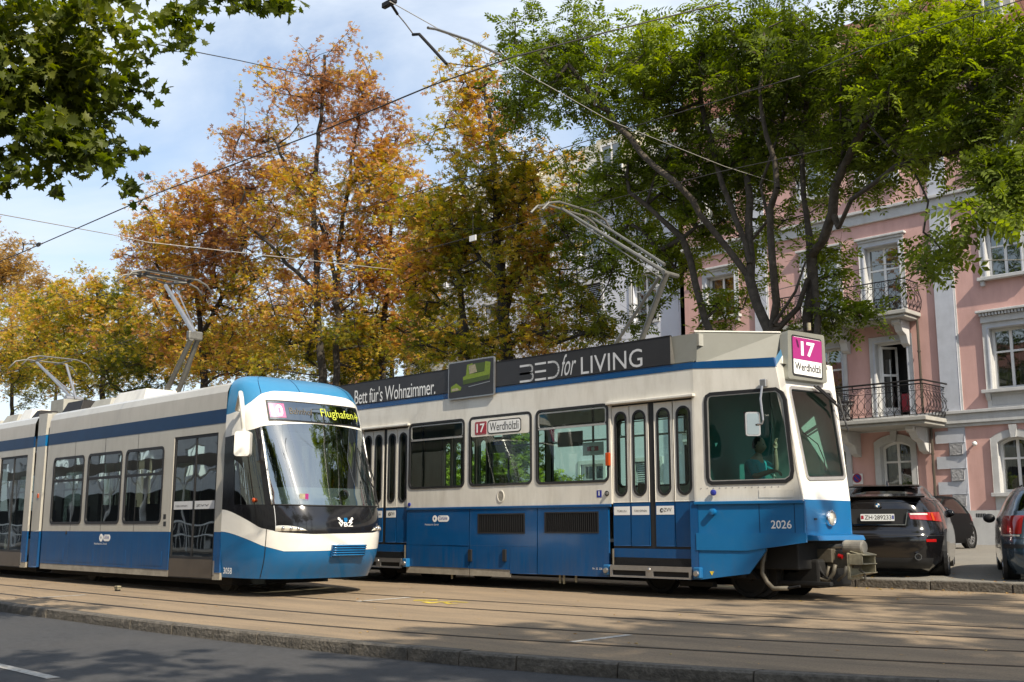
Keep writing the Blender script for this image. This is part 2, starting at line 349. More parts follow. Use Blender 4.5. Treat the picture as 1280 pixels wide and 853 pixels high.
def text(s, fr, u0, v0, width=None, height=None, mat='print_white', parent=None, name='lettering', shear=0, off=0, sp=1.0, w=-.003):
    cu = bpy.data.curves.new('t', 'FONT'); cu.body = s; cu.resolution_u = 3; cu.shear = shear; cu.offset = off; cu.space_character = sp
    ob = bpy.data.objects.new('t', cu); COL.objects.link(ob); dg = bpy.context.evaluated_depsgraph_get()
    me = bpy.data.meshes.new_from_object(ob.evaluated_get(dg)); bpy.data.objects.remove(ob); bpy.data.curves.remove(cu)
    n = len(me.vertices); a = np.empty(n * 3, 'f'); me.vertices.foreach_get('co', a); a = a.reshape(-1, 3)
    lo, hi = a.min(0), a.max(0); sx = (width / (hi[0] - lo[0])) if width else None; sy = (height / (hi[1] - lo[1])) if height else None
    sx = sx or sy; sy = sy or sx
    co = [fr(u0 + (p[0] - lo[0]) * sx, v0 + (p[1] - lo[1]) * sy, w) for p in a.tolist()]
    me.vertices.foreach_set('co', np.array([list(c) for c in co], 'f').ravel()); me.materials.clear(); setmat(me, mat); me.name = name
    return link(name, me, parent)
def struct(o): o['kind'] = 'structure'; return o
def copy_obj(o, parent, delta):
    c = o.copy(); COL.objects.link(c); c.parent = parent; c.location = Vector(o.location) + Vector(delta); return c

# ---------------- ground, tracks and kerbs ----------------
def curve(tab):
    xs = [t[0] for t in tab]; ys = [t[1] for t in tab]
    def f(x):
        if x >= xs[-1]: return ys[-1] + (x - xs[-1]) * (ys[-1] - ys[-2]) / (xs[-1] - xs[-2])
        i = max(1, min(len(xs) - 1, int(np.searchsorted(xs, x)))) 
        def m(k):
            if k <= 0: return (ys[1] - ys[0]) / (xs[1] - xs[0])
            if k >= len(xs) - 1: return (ys[-1] - ys[-2]) / (xs[-1] - xs[-2])
            return (ys[k + 1] - ys[k - 1]) / (xs[k + 1] - xs[k - 1])
        if x <= xs[0]: return ys[0]
        h = xs[i] - xs[i - 1]; t = (x - xs[i - 1]) / h
        return (2*t**3-3*t*t+1)*ys[i-1] + (t**3-2*t*t+t)*h*m(i-1) + (-2*t**3+3*t*t)*ys[i] + (t**3-t*t)*h*m(i)
    return f
kerbY = curve([(-60, 6.62), (-18, 6.66), (-13.5, 6.70), (-11.6, 6.76), (-10, 6.88), (-8.4, 7.04), (-7.1, 7.22), (-6.1, 7.44), (-4.95, 7.74), (-3.65, 8.2), (-1, 9.4), (3, 11.6)])
R1 = curve([(-60, 7.5), (-18, 7.5), (-13.4, 7.58), (-11.5, 7.67), (-9.55, 7.87), (-8, 8.12), (-5.6, 8.67), (-4.4, 9.0), (-3.4, 9.34), (0, 10.8), (5, 13.4)])
R3 = curve([(-60, 10.1), (-15, 10.12), (-12.4, 10.22), (-9, 10.47), (-6.84, 10.72), (-4.1, 11.14), (0, 12.1), (5, 13.8)])
R5 = curve([(-60, 13.85), (-12, 13.85), (-8.6, 14.03), (-6.5, 14.38), (-5.3, 14.66), (-2, 15.6), (3, 17.6)])
def wid(f, x, w): return f(x) + w * math.sqrt(1 + ((f(x + .05) - f(x - .05)) / .1) ** 2)
R2 = lambda x: wid(R1, x, 1.0); R4 = lambda x: wid(R3, x, 1.03); R6 = lambda x: wid(R5, x, 1.03)
XSTA = [-400, -200, -120, -80, -60, -45] + [-35 + .75 * i for i in range(56)] + [10, 16]
def strip(fa, fb, dz=0, xs=XSTA, ny=1, dz2=None):
    P = []
    for x in xs:
        a, b = fa(x), fb(x); b = max(b, a + .001); P.append([(x, a + (b - a) * k / ny, gz(a + (b - a) * k / ny) + dz + ((dz2 - dz) * k / ny if dz2 is not None else 0)) for k in range(ny + 1)])
    return MB().grid(P)
def off(f, d): return lambda x: f(x) + d
XR = [x for x in XSTA if x <= 2.5]
gm = MB().box(-900, 900, -900, 900, -2.0, -.62); struct(gm.build('ground', 'dark_soil'))
road = MB()
road.grid([[(x, -60, gz(7) - .14 - .12), (x, 0, gz(7) - .13), (x, kerbY(x) + .02, gz(kerbY(x)) - .125)] for x in XR + [6, 12, 40, 120, 400]])
struct(road.build('road', 'asphalt'))
bed = MB(); G1 = .05
cuts = [kerbY, R1, R2, R3, R4, R5, R6]
for i, f in enumerate(cuts):
    a = off(f, .16) if i == 0 else off(f, G1); b = off(cuts[i + 1], -G1) if i < 6 else (lambda x: 16.8)
    bed.add(*(lambda m: (m.v, m.f))(strip(a, b, 0, XR if i < 5 else XR, 2)))
struct(bed.build('track_bed', 'track_asphalt'))
for f in cuts[1:]:
    m = MB(); fl = .0
    m.grid([[(x, f(x) - G1, gz(f(x)) - .006), (x, f(x) - G1 + .016, gz(f(x)) - .004), (x, f(x) - G1 + .017, gz(f(x)) + .003), (x, f(x) - .008, gz(f(x)) + .003), (x, f(x) - .004, gz(f(x)) - .045), (x, f(x) + .030, gz(f(x)) - .045), (x, f(x) + .032, gz(f(x)) + .002), (x, f(x) + G1 + .004, gz(f(x)) + .001)] for x in XR])
    struct(m.build('rail', 'rail_steel'))
# front kerb: single granite stones with open joints
kerb = struct(strip(off(kerbY, .03), off(kerbY, .17), -.02, XR).build('front_kerb', 'groove'))
edges = [-60, -45, -33, -28, -24.5, -22, -20.4, -18.9, -17.5, -16.1, -14.8, -13.53, -12.5, -11.6, -10.75, -9.98, -9.2, -8.41, -7.75, -7.1, -6.1, -4.95, -3.65, -2.5, -1.3]
for a, b in zip(edges[:-1], edges[1:]):
    a2, b2 = a + .008, b - .008; k = max(2, int((b - a) / .5)); P = []
    dz = random.uniform(-.004, .004); dy = random.uniform(-.006, .006)
    for i in range(k + 1):
        x = a2 + (b2 - a2) * i / k; y = kerbY(x) + dy; z = gz(y) + .004 + dz
        prof = [(y - .012, z - .20), (y - .008 + random.uniform(-.006, .006), z - .07), (y - .002 + random.uniform(-.005, .005), z - .018 + random.uniform(-.004, .004)), (y + .016, z), (y + .158, z), (y + .158, z - .2)]
        P.append([(x, q[0], q[1]) for q in prof])
    m = MB().grid(P); m.f += [tuple(range(6)), tuple(len(m.v) - 6 + j for j in range(6))[::-1]]
    m.build('kerb_stone', 'kerb_granite', kerb)
# far kerb and the raised yard in front of the houses
YK = 16.8
yk = strip(lambda x: YK, lambda x: YK + .17, .13, XSTA); kb2 = struct(MB().box(-60, 20, YK + .01, YK + .17, .0, gz(YK) + .12).build('far_kerb', 'groove'))
for i in range(36):
    a = -40 + i * 1.25
    m = MB(); z = gz(YK) + .14 + random.uniform(-.006, .006)
    m.box(a + .006, a + 1.244, YK + random.uniform(-.008, .004), YK + .185, .05, z)
    o = m.build('kerb_stone', 'kerb_granite', kb2, bevel=.014)
park = MB().grid([[(x, YK + .16, gz(YK) + .12), (x, 22, .40), (x, 28, .54), (x, 34.3, .59), (x, 120, .6)] for x in (-900, -400, -100, -40, -20, 0, 40, 300, 900)])
struct(park.build('yard', 'parking_asphalt'))
# marks on the tracks and the road
def mark(pts, mat, name, label):
    ps = [G(x, y, .004) for x, y in pts]; m = MB().add(ps, [tuple(range(len(ps)))]); return tag(m.build(name, mat), label, 'road marking', kind='thing')
def lineG(p, q, w, mat, name, label):
    a, b = G(*p, .004), G(*q, .004); d = (b - a).normalized(); n = Vector((-d.y, d.x, 0)) * w / 2
    vs = []
    m = MB(); P = []
    for i in range(7):
        c = a.lerp(b, i / 6); P.append([(c - n)[:2], (c + n)[:2]])
    m.grid([[(*r[0], gz(r[0][1]) + .004), (*r[1], gz(r[1][1]) + .004)] for r in P]); return tag(m.build(name, mat), label, 'road marking')
lineG((47, 747.3), (107, 743.6), .10, 'road_paint', 'white_line', 'worn white painted line across the nearest track, left in front of the grey tram doors')
lineG((447, 751.8), (512, 746.8), .12, 'road_paint', 'white_line', 'worn white line on the track beside the yellow sprayed mark')
lineG((715, 802.5), (787, 793.5), .10, 'road_paint', 'white_line', 'faint white line crossing the nearest rails towards the kerb, right of centre')
a = Vector((-13.2, 4.15, gz(7) - .124)); 
m = MB(); m.grid([[(-40, 4.02, gz(7) - .1235), (-40, 4.14, gz(7) - .1235)], [(-9.6, 4.02, gz(7) - .1235), (-9.6, 4.14, gz(7) - .1235)]])
tag(m.build('white_line', 'road_paint'), 'white edge line on the dark road in the bottom left corner', 'road marking')
m = MB()
def blot(x0, y0, x1, y1, wd):
    a, b = G(x0, y0, .005), G(x1, y1, .005); d = (b - a).normalized(); n = Vector((-d.y, d.x, 0)) * wd / 2; m.quad(a - n, b - n, b + n, a + n)
for s in [(517, 750.5, 547, 750.2, .16), (530, 752.3, 540, 754.2, .10), (538, 754.2, 549, 752.6, .08), (549, 752.4, 560, 752.6, .10), (556, 753.4, 562, 754.8, .07), (562, 754.8, 572, 754.9, .06), (571, 752.4, 585, 753.2, .07), (560, 752.2, 572, 751.6, .07)]: blot(*s)
tag(m.build('sprayed_mark', 'yellow_mark'), 'yellow sprayed surveyor mark on the track in front of the rear tram', 'road marking')
# small yellowish marker block standing beside the rail
p = G(147, 739); e = empty('track_marker', p, 'small yellow and black marker block on the ground below the grey tram windows', 'marker')
MB().box(p.x - .05, p.x + .05, p.y - .03, p.y + .03, p.z, p.z + .03).build('base', 'dark_metal', e)
MB().box(p.x - .055, p.x + .055, p.y - .035, p.y + .035, p.z + .03, p.z + .09).build('block', 'coupler_cream', e)
MB().box(p.x - .06, p.x + .06, p.y - .04, p.y + .04, p.z + .052, p.z + .064).build('band', 'dark_metal', e)
# fallen leaves
m = MB()
def fallen(n, fx, fy, s):
    for _ in range(n):
        x = fx(); y = fy(x); z = (gz(y) + .006 if y < YK else gz(y) + .13); q = s * random.uniform(.5, 1.2); a = random.uniform(0, 6.3); t = random.uniform(0, .5)
        c = Vector((x, y, z)); u = Vector((math.cos(a), math.sin(a), 0)) * q; w = Vector((-math.sin(a), math.cos(a), t)) * q * .7
        m.quad(c - u, c - w * .6 + Vector((0, 0, q * t)), c + u, c + w)
fallen(130, lambda: random.uniform(-9.5, -2.5), lambda x: 16.8 - abs(random.gauss(0, .22)) - .02, .035)
fallen(420, lambda: random.uniform(-30, -2), lambda x: random.uniform(kerbY(x) + .2, 16.5) if kerbY(x) < 16 else 16.5, .026)
fallen(60, lambda: random.uniform(-9.5, -4), lambda x: random.uniform(17.1, 19), .04)
tag(m.build('fallen_leaves', 'fallen_leaf'), 'yellow and brown fallen leaves scattered over the tracks and along the kerbs', 'leaves', kind='stuff')
# ---------------- the older high-floor tram with roof advertising ----------------
Y2, W2 = 13.3, 2.2
def s2(px, py): return PY(px, py, Y2)
g2 = gz(14.3)
T2 = empty('tram', (-12, Y2 + W2 / 2, g2), 'older blue and cream tram with black roof advertising boards and line 17 sign', 'tram')
xr2, xc2 = s2(375, 600)[0], s2(870, 600)[0]            # rear end, start of the tapered cab
zsp = s2(868, 628)[1]; zst0 = s2(867, 461)[1]; zst1 = s2(867, 452.7)[1]; zbot = s2(763, 721.5)[1]; zgut = s2(870, 492)[1]
zadt = s2(837, 421)[1]
def winrect(xl, xr, yt, yb, f=s2): return f(xl, yt)[0], f(xr, yt)[0], f(xr, yb)[1], f(xr, yt)[1]
WIN = [winrect(512.3, 581, 523.4, 609), winrect(587, 664.6, 514.3, 605.2), winrect(670, 760, 504.3, 602.3)]
DZT = s2(867.5, 496.5)[1]; DZB = s2(841, 684)[1]
DOORS = [(s2(452, 600)[0], s2(509, 600)[0]), (s2(764.2, 600)[0], s2(867.5, 600)[0])]
SHR = .05
for side in (0, 1):
    fr = XZ(Y2) if side == 0 else XZ(Y2 + W2, -1)
    holes = [rrect(a, b, c, d, .10) for a, b, c, d in WIN]
    # cream wall as one sheet with the door openings cut from below
    outl = [(xr2, zsp)]
    for a, b in DOORS: outl += [(a, zsp), (a, DZT), (b, DZT), (b, zsp)]
    outl += [(xc2, zsp), (xc2, zst0), (xr2, zst0)]
    w = PL('side_wall', 'cream_paint', outl, holes, .04, fr, T2)
    PL('roof_stripe', 'blue_paint', rect(xr2, xc2, zst0 + .002, zst1), [], .05, (XZ(Y2 - .006) if side == 0 else XZ(Y2 + W2 + .006, -1)), T2)
    # window: gasket > pane, opening_bar
    for i, (a, b, c, d) in enumerate(WIN):
        o = rrect(a - .005, b + .005, c - .005, d + .005, .105); inn = rrect(a + .035, b - .035, c + .035, d - .035, .075)
        yy = Y2 - .012 if side == 0 else Y2 + W2 + .012; s = 1 if side == 0 else -1
        g = PL('window', 'rubber', o, [inn], .05, XZ(yy, s), T2)
        PL('pane', 'tram_glass', inn, [], 0, XZ(yy + .022 * s, s), g)
        zb = d - .34 if i != 1 else d - .36
        if i != 1 or side == 1:
            PL('opening_bar', 'aluminium', rect(a + .05, b - .05, zb, zb + .028), [], .02, XZ(yy + .008 * s, s), g)
            PL('vent_frame', 'aluminium', rrect(a + .045, b - .045, zb + .03, d - .05, .05), [rrect(a + .065, b - .065, zb + .035, d - .07, .04)], .015, XZ(yy + .01 * s, s), g)
        else:
            b2 = PL('sign_panel', 'cream_paint', rrect(a + .05, b - .05, zb, d - .045, .04), [], .02, XZ(yy + .004, 1), g)
            u0, u1 = s2(594.5, 535)[0], s2(608.5, 535)[0]; v0, v1 = s2(601, 543.5)[1], s2(601, 527.5)[1]
            pq = PL('number_plate', 'print_red', rrect(u0, u1, v0, v1, .02), [rrect(u0 + .012, u1 - .012, v0 + .012, v1 - .012, .015)], .004, XZ(yy - .0005, 1), g)
            PL('number_field', 'print_red', rrect(u0 + .018, u1 - .018, v0 + .018, v1 - .018, .012), [], .004, XZ(yy - .001, 1), g)
            text('17', XZ(yy - .004), u0 + .04, v0 + .035, width=(u1 - u0) - .08, height=(v1 - v0) - .07, mat='print_white', parent=g, off=.02, w=0)
            u0, u1 = s2(610, 535)[0], s2(652, 533)[0]; v0, v1 = s2(630, 541.5)[1], s2(630, 524)[1]
            PL('destination_frame', 'rubber', rrect(u0, u1, v0, v1, .06), [], .004, XZ(yy - .0005, 1), g)
            PL('destination_field', 'print_white', rrect(u0 + .02, u1 - .02, v0 + .02, v1 - .02, .05), [], .004, XZ(yy - .002, 1), g)
            text('Werdhölzli', XZ(yy - .004), u0 + .06, v0 + .055, width=(u1 - u0) - .12, height=(v1 - v0) - .10, mat='print_black', parent=g, w=0)
    # door: four folding leaves, each with an oval light
    for di, (a, b) in enumerate(DOORS):
        yy = Y2 + .03 if side == 0 else Y2 + W2 - .03; s = 1 if side == 0 else -1
        h = DOORS[1]; px = [764.2, 786.5, 810.6, 816.9, 841.4, 867.5]; fr0 = [(s2(p, 600)[0] - h[0]) / (h[1] - h[0]) for p in px]
        ed = [a + f * (b - a) for f in fr0]; dz = .0
        d = PL('folding_door', 'rubber', rect(a, b, DZB - .03, DZT), [rect(a + .01, ed[2] - .004, DZB, DZT - .02), rect(ed[3] + .004, b - .01, DZB, DZT - .02)], .04, XZ(yy + .01 * s, s), T2)
        for l, (i0, i1) in enumerate(((0, 1), (1, 2), (3, 4), (4, 5))):
            u0, u1 = ed[i0] + .012, ed[i1] - .012; ov = rrect(u0 + .065, u1 - .065, s2(838, 617.5)[1], DZT - .13, .2, 8)
            lf = PL('door_leaf', 'cream_paint', rect(u0, u1, zsp + .02, DZT - .03), [ov], .03, XZ(yy, s), d, bevel=.006)
            PL('door_leaf_foot', 'blue_paint', rect(u0, u1, DZB + .01, zsp + .018), [], .03, XZ(yy, s), d, bevel=.006)
            PL('door_gasket', 'rubber', inset(ov, -.022), [inset(ov, .012)], .02, XZ(yy - .008 * s, s), d)
            PL('pane', 'tram_glass', ov, [], 0, XZ(yy + .012 * s, s), d)
            if side == 0 and l < 3:
                v0, v1 = zsp - .175, zsp - .045
                PL('notice', 'print_white', rect(u0 + .01, u1 - .01, v0, v1), [], .003, XZ(yy - .003), d)
                tx = ('TÜRE ZU', 'TÜRE ÖFFNEN', 'ZVV')[l]; ww = (u1 - u0) * (.55, .7, .42)[l]
                text(tx, XZ(yy - .006), (u0 + u1) / 2 - ww / 2 + (.05 if l == 2 else 0), v0 + .045, width=ww, height=.038 + (.015 if l == 2 else 0), mat='print_black', parent=d, w=0)
                if l == 2: PL('emblem', 'print_black', circ(u0 + .11, (v0 + v1) / 2, .032), [circ(u0 + .118, (v0 + v1) / 2, .018)], .002, XZ(yy - .006), d)
        # gutter above the door
        MB().box(a - .06, b + .06, yy - .09 if side == 0 else yy + .01, yy - .01 if side == 0 else yy + .09, DZT + .005, DZT + .05).build('rain_gutter', 'cream_paint', T2, bevel=.01)
    # blue lower panels with seams
    seams = [xr2, DOORS[0][0] - .03, None, DOORS[0][1] + .03, s2(587, 690)[0], s2(672, 690)[0], s2(760, 690)[0], DOORS[1][0] - .05]
    segs = [(xr2, DOORS[0][0]), (DOORS[0][1] + .02, s2(586.5, 690)[0]), (s2(587.5, 690)[0], s2(671.5, 690)[0]), (s2(672.5, 690)[0], s2(761.5, 690)[0])]
    vents = {2: winrect(598, 655.7, 642.5, 666.4), 3: winrect(681.5, 747.7, 640.4, 665.8)}
    for i, (a, b) in enumerate(segs):
        zmid = s2(587, 682.5)[1]; s = 1 if side == 0 else -1; yy = Y2 - .004 if side == 0 else Y2 + W2 + .004
        hl = [rect(*vents[i])] if i in vents else []
        lowz = zmid + .006 if i < 2 or i == 2 else zbot
        pn = PL('lower_panel', 'blue_paint', rect(a + .003, b - .003, lowz, zsp - .05), hl, .03, XZ(yy, s), T2, bevel=.008)
        if i < 3:
            hatch = ((a + .003, b - .003),) if i != 2 else ((a + .003, s2(638, 690)[0] - .003), (s2(638, 690)[0] + .003, b - .003))
            for q, (h0, h1) in enumerate(hatch):
                zb = zbot + (.0 if (i == 2 and q == 1) else .055)
                PL('skirt_hatch', 'blue_paint', rect(h0, h1, zb, zmid - .004), [], .03, XZ(yy, s), T2, bevel=.008)
                if not (i == 2 and q == 1): PL('sill_panel', 'sill_grey', rect(h0, h1, zb - .125, zb - .004), [], .03, XZ(yy + .004 * s, s), T2, bevel=.006)
        if i in vents:
            v = vents[i]; gr = PL('vent_grille', 'rubber', inset(rect(*v), -.012), [inset(rect(*v), .01)], .02, XZ(yy - .006 * s, s), T2)
            PL('backing', 'under_dark', rect(*v), [], 0, XZ(yy + .028 * s, s), gr)
            m = MB(); k = 26
            for j in range(k):
                x = v[0] + (v[1] - v[0]) * (j + .5) / k; m.box(x - .006, x + .006, min(yy - .004 * s, yy + .02 * s), max(yy - .004 * s, yy + .02 * s), v[2] + .01, v[3] - .01)
            m.build('bars', 'rubber', gr)
    yy = Y2 - .018 if side == 0 else Y2 + W2 + .018
    for a, b in ((xr2, DOORS[0][0] - .01), (DOORS[0][1] + .01, DOORS[1][0] - .01)):
        MB().box(a, b, min(yy, yy + (.03 if side == 0 else -.03)), max(yy, yy + (.03 if side == 0 else -.03)), zsp - .048, zsp - .002).build('ledge', 'blue_paint', T2, bevel=.008)
# small things on the near side
def disc(px, py, r, mat, name, Y=None, par=None, s=1.0, d=.02):
    Y = Y or Y2; u, v = PY(px, py, Y); return PL(name, mat, circ(u, v, r, 16, s), [], d, XZ(Y - d + .002), par or T2)
disc(512, 631, .035, 'print_blue', 'door_button'); disc(759, 617, .04, 'rubber', 'door_button'); disc(759, 617, .022, 'steel', 'button_cap', Y2 - .02)
q = winrect(746, 752, 613, 622); PL('sticker', 'print_blue', rect(*q), [], .003, XZ(Y2 - .003), T2)
text('i', XZ(Y2 - .006), (q[0] + q[1]) / 2 - .012, q[2] + .03, height=.1, width=.024, parent=T2, w=0)
q = winrect(758.6, 763.5, 566, 582.5); MB().box(q[0], q[1], Y2 - .05, Y2, q[2], q[3]).build('indicator_lamp', 'orange_lens', T2, bevel=.012)
# round relief on the cream wall under the second window
u, v = s2(626, 620.5); sp = PL('loudspeaker', 'cream_paint', circ(u, v, .085, 20, 1.25), [circ(u, v, .07, 20, 1.25)], .012, XZ(Y2 - .01), T2)
for k in range(-3, 4):
    ww = .06 * math.sqrt(max(.05, 1 - (k / 4) ** 2)); PL('slot', 'sill_grey', rect(u - ww, u + ww, v + k * .022 - .005, v + k * .022 + .005), [], .006, XZ(Y2 - .005), sp)
# white logo and tiny text under the first window
u0, v0 = s2(542, 652.5); u1, v1 = s2(561.5, 644.5)
PL('logo_pill', 'print_white', rrect(u0 + .12, u1, v0, v1, .06), [], .003, XZ(Y2 - .008), T2); PL('logo_disc', 'print_white', circ(u0 + .04, (v0 + v1) / 2, .062), [circ(u0 + .03, (v0 + v1) / 2, .022)], .003, XZ(Y2 - .008), T2)
text('ZüriLinie', XZ(Y2 - .011), u0 + .16, v0 + .035, width=u1 - u0 - .2, height=.065, mat='print_blue', parent=T2, w=0)
u0, v0 = s2(531.5, 657); text('Mobilität für Zürich', XZ(Y2 - .006), u0, v0, width=.38, height=.03, parent=T2, w=0)
u0, v0 = s2(741, 712); text('Nr. 32  236', XZ(Y2 - .006), u0, v0, width=.2, height=.03, parent=T2, w=0)
for px, py in ((588.5, 694), (631.5, 694)):
    q = winrect(px - 2, px + 2, py - 7, py + 8); MB().box(q[0], q[1], Y2 - .035, Y2, q[2], q[3]).build('hatch_handle', 'rubber', T2, bevel=.005)
# steps under the doors
for di, (a, b) in enumerate(DOORS):
    z0 = DZB - .03; ap = s2(816, 697.5)[1]
    st = PL('step', 'blue_paint', rect(a + .01, b - .01, ap, z0 - .004), [], .03, XZ(Y2 + .03), T2, bevel=.006)
    m = MB()
    for j in range(7): z = ap - .012 - j * .016; m.box(a + .04, b - .04, Y2 + .02 - j * .006, Y2 + .08, z - .006, z + .005)
    m.build('step_tread', 'rubber', st)
    zt, zb = s2(816, 707.5)[1], s2(816, 722.5)[1]
    q = rect(a + .03, b - .03, zb, zt); c = (a + b) / 2
    PL('step_box', 'steel', q, [rect(a + .07, c - .07, zb + .025, zt - .075), rect(c + .07, b - .07, zb + .025, zt - .075)], .03, XZ(Y2 - .10), st, bevel=.005)
    MB().box(a + .04, b - .04, Y2 - .066, Y2 + .25, zb + .01, zt - .005).build('step_well', 'under_dark', st)
    MB().lathe((c, Y2 - .102, zt - .055), (0, -1, 0), [(0, .001), (0, .03), (.012, .026), (.02, .001)], 12).build('step_bolt', 'steel', st)
    for x in (a + .02, b - .02):
        MB().tube([(x, Y2 - .01, zt - .02), (x, Y2 - .01, z0 - .01)], .018).build('step_rod', 'coupler_brown', st)
    for x in (a - .06, b + .06):
        MB().box(x - .06, x + .06, Y2 - .09, Y2 + .05, zb + .02, zt + .0).build('step_hinge_box', 'bright_blue_paint', st, bevel=.015)
        MB().lathe((x, Y2 - .09, (zb + zt) / 2), (0, -1, 0), [(0, .045), (.03, .04), (.035, .001)], 10).build('hinge_cap', 'steel', st)
# interior
m = MB().box(xr2, xc2, Y2 + .05, Y2 + W2 - .05, .88, .93); m.build('floor', 'interior_dark', T2)
m = MB().box(xr2, xc2 - .02, Y2 + .05, Y2 + W2 - .05, zst0 + .02, zst0 + .06); m.build('ceiling', 'interior_grey', T2)
MB().box(xr2 - .02, xr2 + .02, Y2, Y2 + W2, zbot, zst1).build('rear_wall', 'cream_paint', T2)
for k in range(12):
    x = xr2 + .9 + k * .78
    if any(a - .1 < x < b + .2 for a, b in DOORS) or x > xc2 - .4: continue
    for yy in (Y2 + .35, Y2 + W2 - .7):
        m = MB().box(x, x + .4, yy, yy + .42, 1.33, 1.37); m.box(x, x + .04, yy, yy + .42, 1.38, 1.86); m.box(x + .15, x + .22, yy + .15, yy + .25, .93, 1.33)
        m.build('passenger_seat', 'seat_wood', T2, bevel=.01)
for x, y in [(DOORS[1][0] + .1, Y2 + .3), (DOORS[1][1] - .1, Y2 + .3), (WIN[1][0] + .1, Y2 + .9), (WIN[2][0] + .5, Y2 + .9), (WIN[0][0] + .6, Y2 + .9), (DOORS[0][1] + .1, Y2 + .3)]:
    MB().tube([(x, y, .93), (x, y, zst0)], .02, 8).build('grab_pole', 'rubber', T2)
# posters hung inside behind the glass
def hang(px0, py0, px1, py1, dy, mat, name, frame=True):
    a = PY(px0, py1, Y2 + dy); b = PY(px1, py0, Y2 + dy); o = PL(name, mat, rect(a[0], b[0], a[1], b[1]), [], .01, XZ(Y2 + dy), T2); return o, a, b
o, a, b = hang(613.5, 545, 638, 567, .16, 'print_black', 'hanging_sign'); text('Bitte', XZ(Y2 + .155), a[0] + .05, (a[1] + b[1]) / 2, width=.25, mat='print_blue', parent=T2, w=0, shear=.3)
o, a, b = hang(697, 538.5, 728, 559.5, .16, 'print_black', 'hanging_sign')
o, a, b = hang(728.5, 552, 754, 570, .10, 'interior_grey', 'poster')
PL('poster_print', 'print_red', rect(a[0] + .1, b[0] - .1, a[1] + .07, b[1] - .07), [circ((a[0] + b[0]) / 2, (a[1] + b[1]) / 2, .04)], .002, XZ(Y2 + .095), T2)
# roof and advertising boards
m = MB(); zr = zst1 + .02
m.grid([[(x, Y2 + .0, zst1), (x, Y2 + .18, zst1 + .16), (x, Y2 + .6, zst1 + .27), (x, Y2 + W2 / 2, zst1 + .30), (x, Y2 + W2 - .6, zst1 + .27), (x, Y2 + W2 - .18, zst1 + .16), (x, Y2 + W2, zst1)] for x in (xr2, xc2 + .02)])
m.build('roof', 'roof_grey', T2)
xa0, xa1 = s2(378, 490)[0], s2(838.5, 430)[0]
bd = PL('advertising_board', 'ad_black', rect(xa0, xa1, zst1 + .012, zadt), [], .04, XZ(Y2 - .015), T2)
PL('advertising_board', 'ad_black', rect(xa0, xa1, zst1 + .012, zadt), [], .04, XZ(Y2 + W2 + .015, -1), T2)
m = MB().box(xa0, xa1, Y2 - .02, Y2 + .03, zadt + .001, zadt + .018); m.build('board_edge', 'dark_metal', bd)
for px in (500, 620.5, 740):
    x = s2(px, 470)[0]; PL('board_seam', 'rubber', rect(x, x + .012, zst1 + .02, zadt - .005), [], .003, XZ(Y2 - .0175), bd)
u0, v0 = s2(444, 503.2); u1 = s2(545, 487)[0]; text("Bett für's Wohnzimmer.", XZ(Y2 - .018), u0, s2(497, 496)[1] - .05, width=u1 - u0, height=.30, parent=bd, mat='print_white', w=0, sp=.95)
# BED for LIVING
frb = XZ(Y2 - .018)
def strokes(lines, r, mat='print_silver'):
    mm = MB()
    for l in lines:
        for a, b in zip(l[:-1], l[1:]):
            d = Vector((b[0] - a[0], b[1] - a[1])); d.normalize(); n = Vector((-d.y, d.x)) * r; e = d * r * .4
            mm.quad(frb(a[0] - n.x - e.x, a[1] - n.y - e.y, 0), frb(b[0] - n.x + e.x, b[1] - n.y + e.y, 0), frb(b[0] + n.x + e.x, b[1] + n.y + e.y, 0), frb(a[0] + n.x - e.x, a[1] + n.y - e.y, 0))
    return mm.build('lettering', mat, bd)
zc = s2(730, 457.2)[1]; hh = .135
def L1(px): return s2(px, 458)[0]
b0, b1 = L1(651), L1(667); e0, e1 = L1(670), L1(683); d0, d1 = L1(686), L1(696)
def arcr(x0, x1, za, zb, n=6):
    cx = x1 - abs(zb - za) / 2; return [(x0, za)] + [(cx + abs(zb - za) / 2 * math.cos(R(t)), (za + zb) / 2 + (zb - za) / 2 * math.sin(R(t))) for t in np.linspace(-90, 90, n)] + [(x0, zb)]
strokes([arcr(b0, b1, zc - hh, zc), arcr(b0, b1 - .01, zc, zc + hh)], .018)
strokes([[(e0, zc - hh), (e1, zc - hh)], [(e0, zc), (e1, zc)], [(e0, zc + hh), (e1, zc + hh)]], .018)
strokes([arcr(d0, d1 + .06, zc - hh, zc + hh, 9)], .018)
text('for', frb, L1(702), zc - .13, width=L1(721) - L1(702), height=.36, mat='print_silver', parent=bd, w=0, shear=.45)
text('LIVING', frb, L1(727), zc - hh - .01, width=L1(804) - L1(727), height=.29, mat='print_silver', parent=bd, w=0)
# picture board with the armchair
p0, p1 = s2(563, 497), s2(620, 445.5)
pa = PL('picture_board', 'steel', rrect(p0[0] - .01, p1[0] + .01, s2(620, 494)[1], p1[1], .04), [], .03, XZ(Y2 - .05), T2)
zb_, zt_ = s2(620, 494)[1], p1[1]; PL('picture_field', 'ad_black', rrect(p0[0] + .015, p1[0] - .015, zb_ + .025, zt_ - .025, .03), [], .003, XZ(Y2 - .054), pa)
W_, H_ = p1[0] - p0[0], zt_ - zb_
def pic(pts, mat, w):
    PL('picture_shape', mat, [(p0[0] + a * W_, zb_ + b * H_) for a, b in pts], [], .0015, XZ(Y2 - .056 - w), pa)
pic([(.34, .36), (.90, .42), (.92, .62), (.93, .86), (.82, .90), (.80, .64), (.56, .62), (.54, .90), (.42, .87), (.40, .60), (.33, .56)], 'sofa_green', 0)
pic([(.57, .63), (.80, .65), (.81, .88), (.56, .88)], 'sofa_dark', .001)
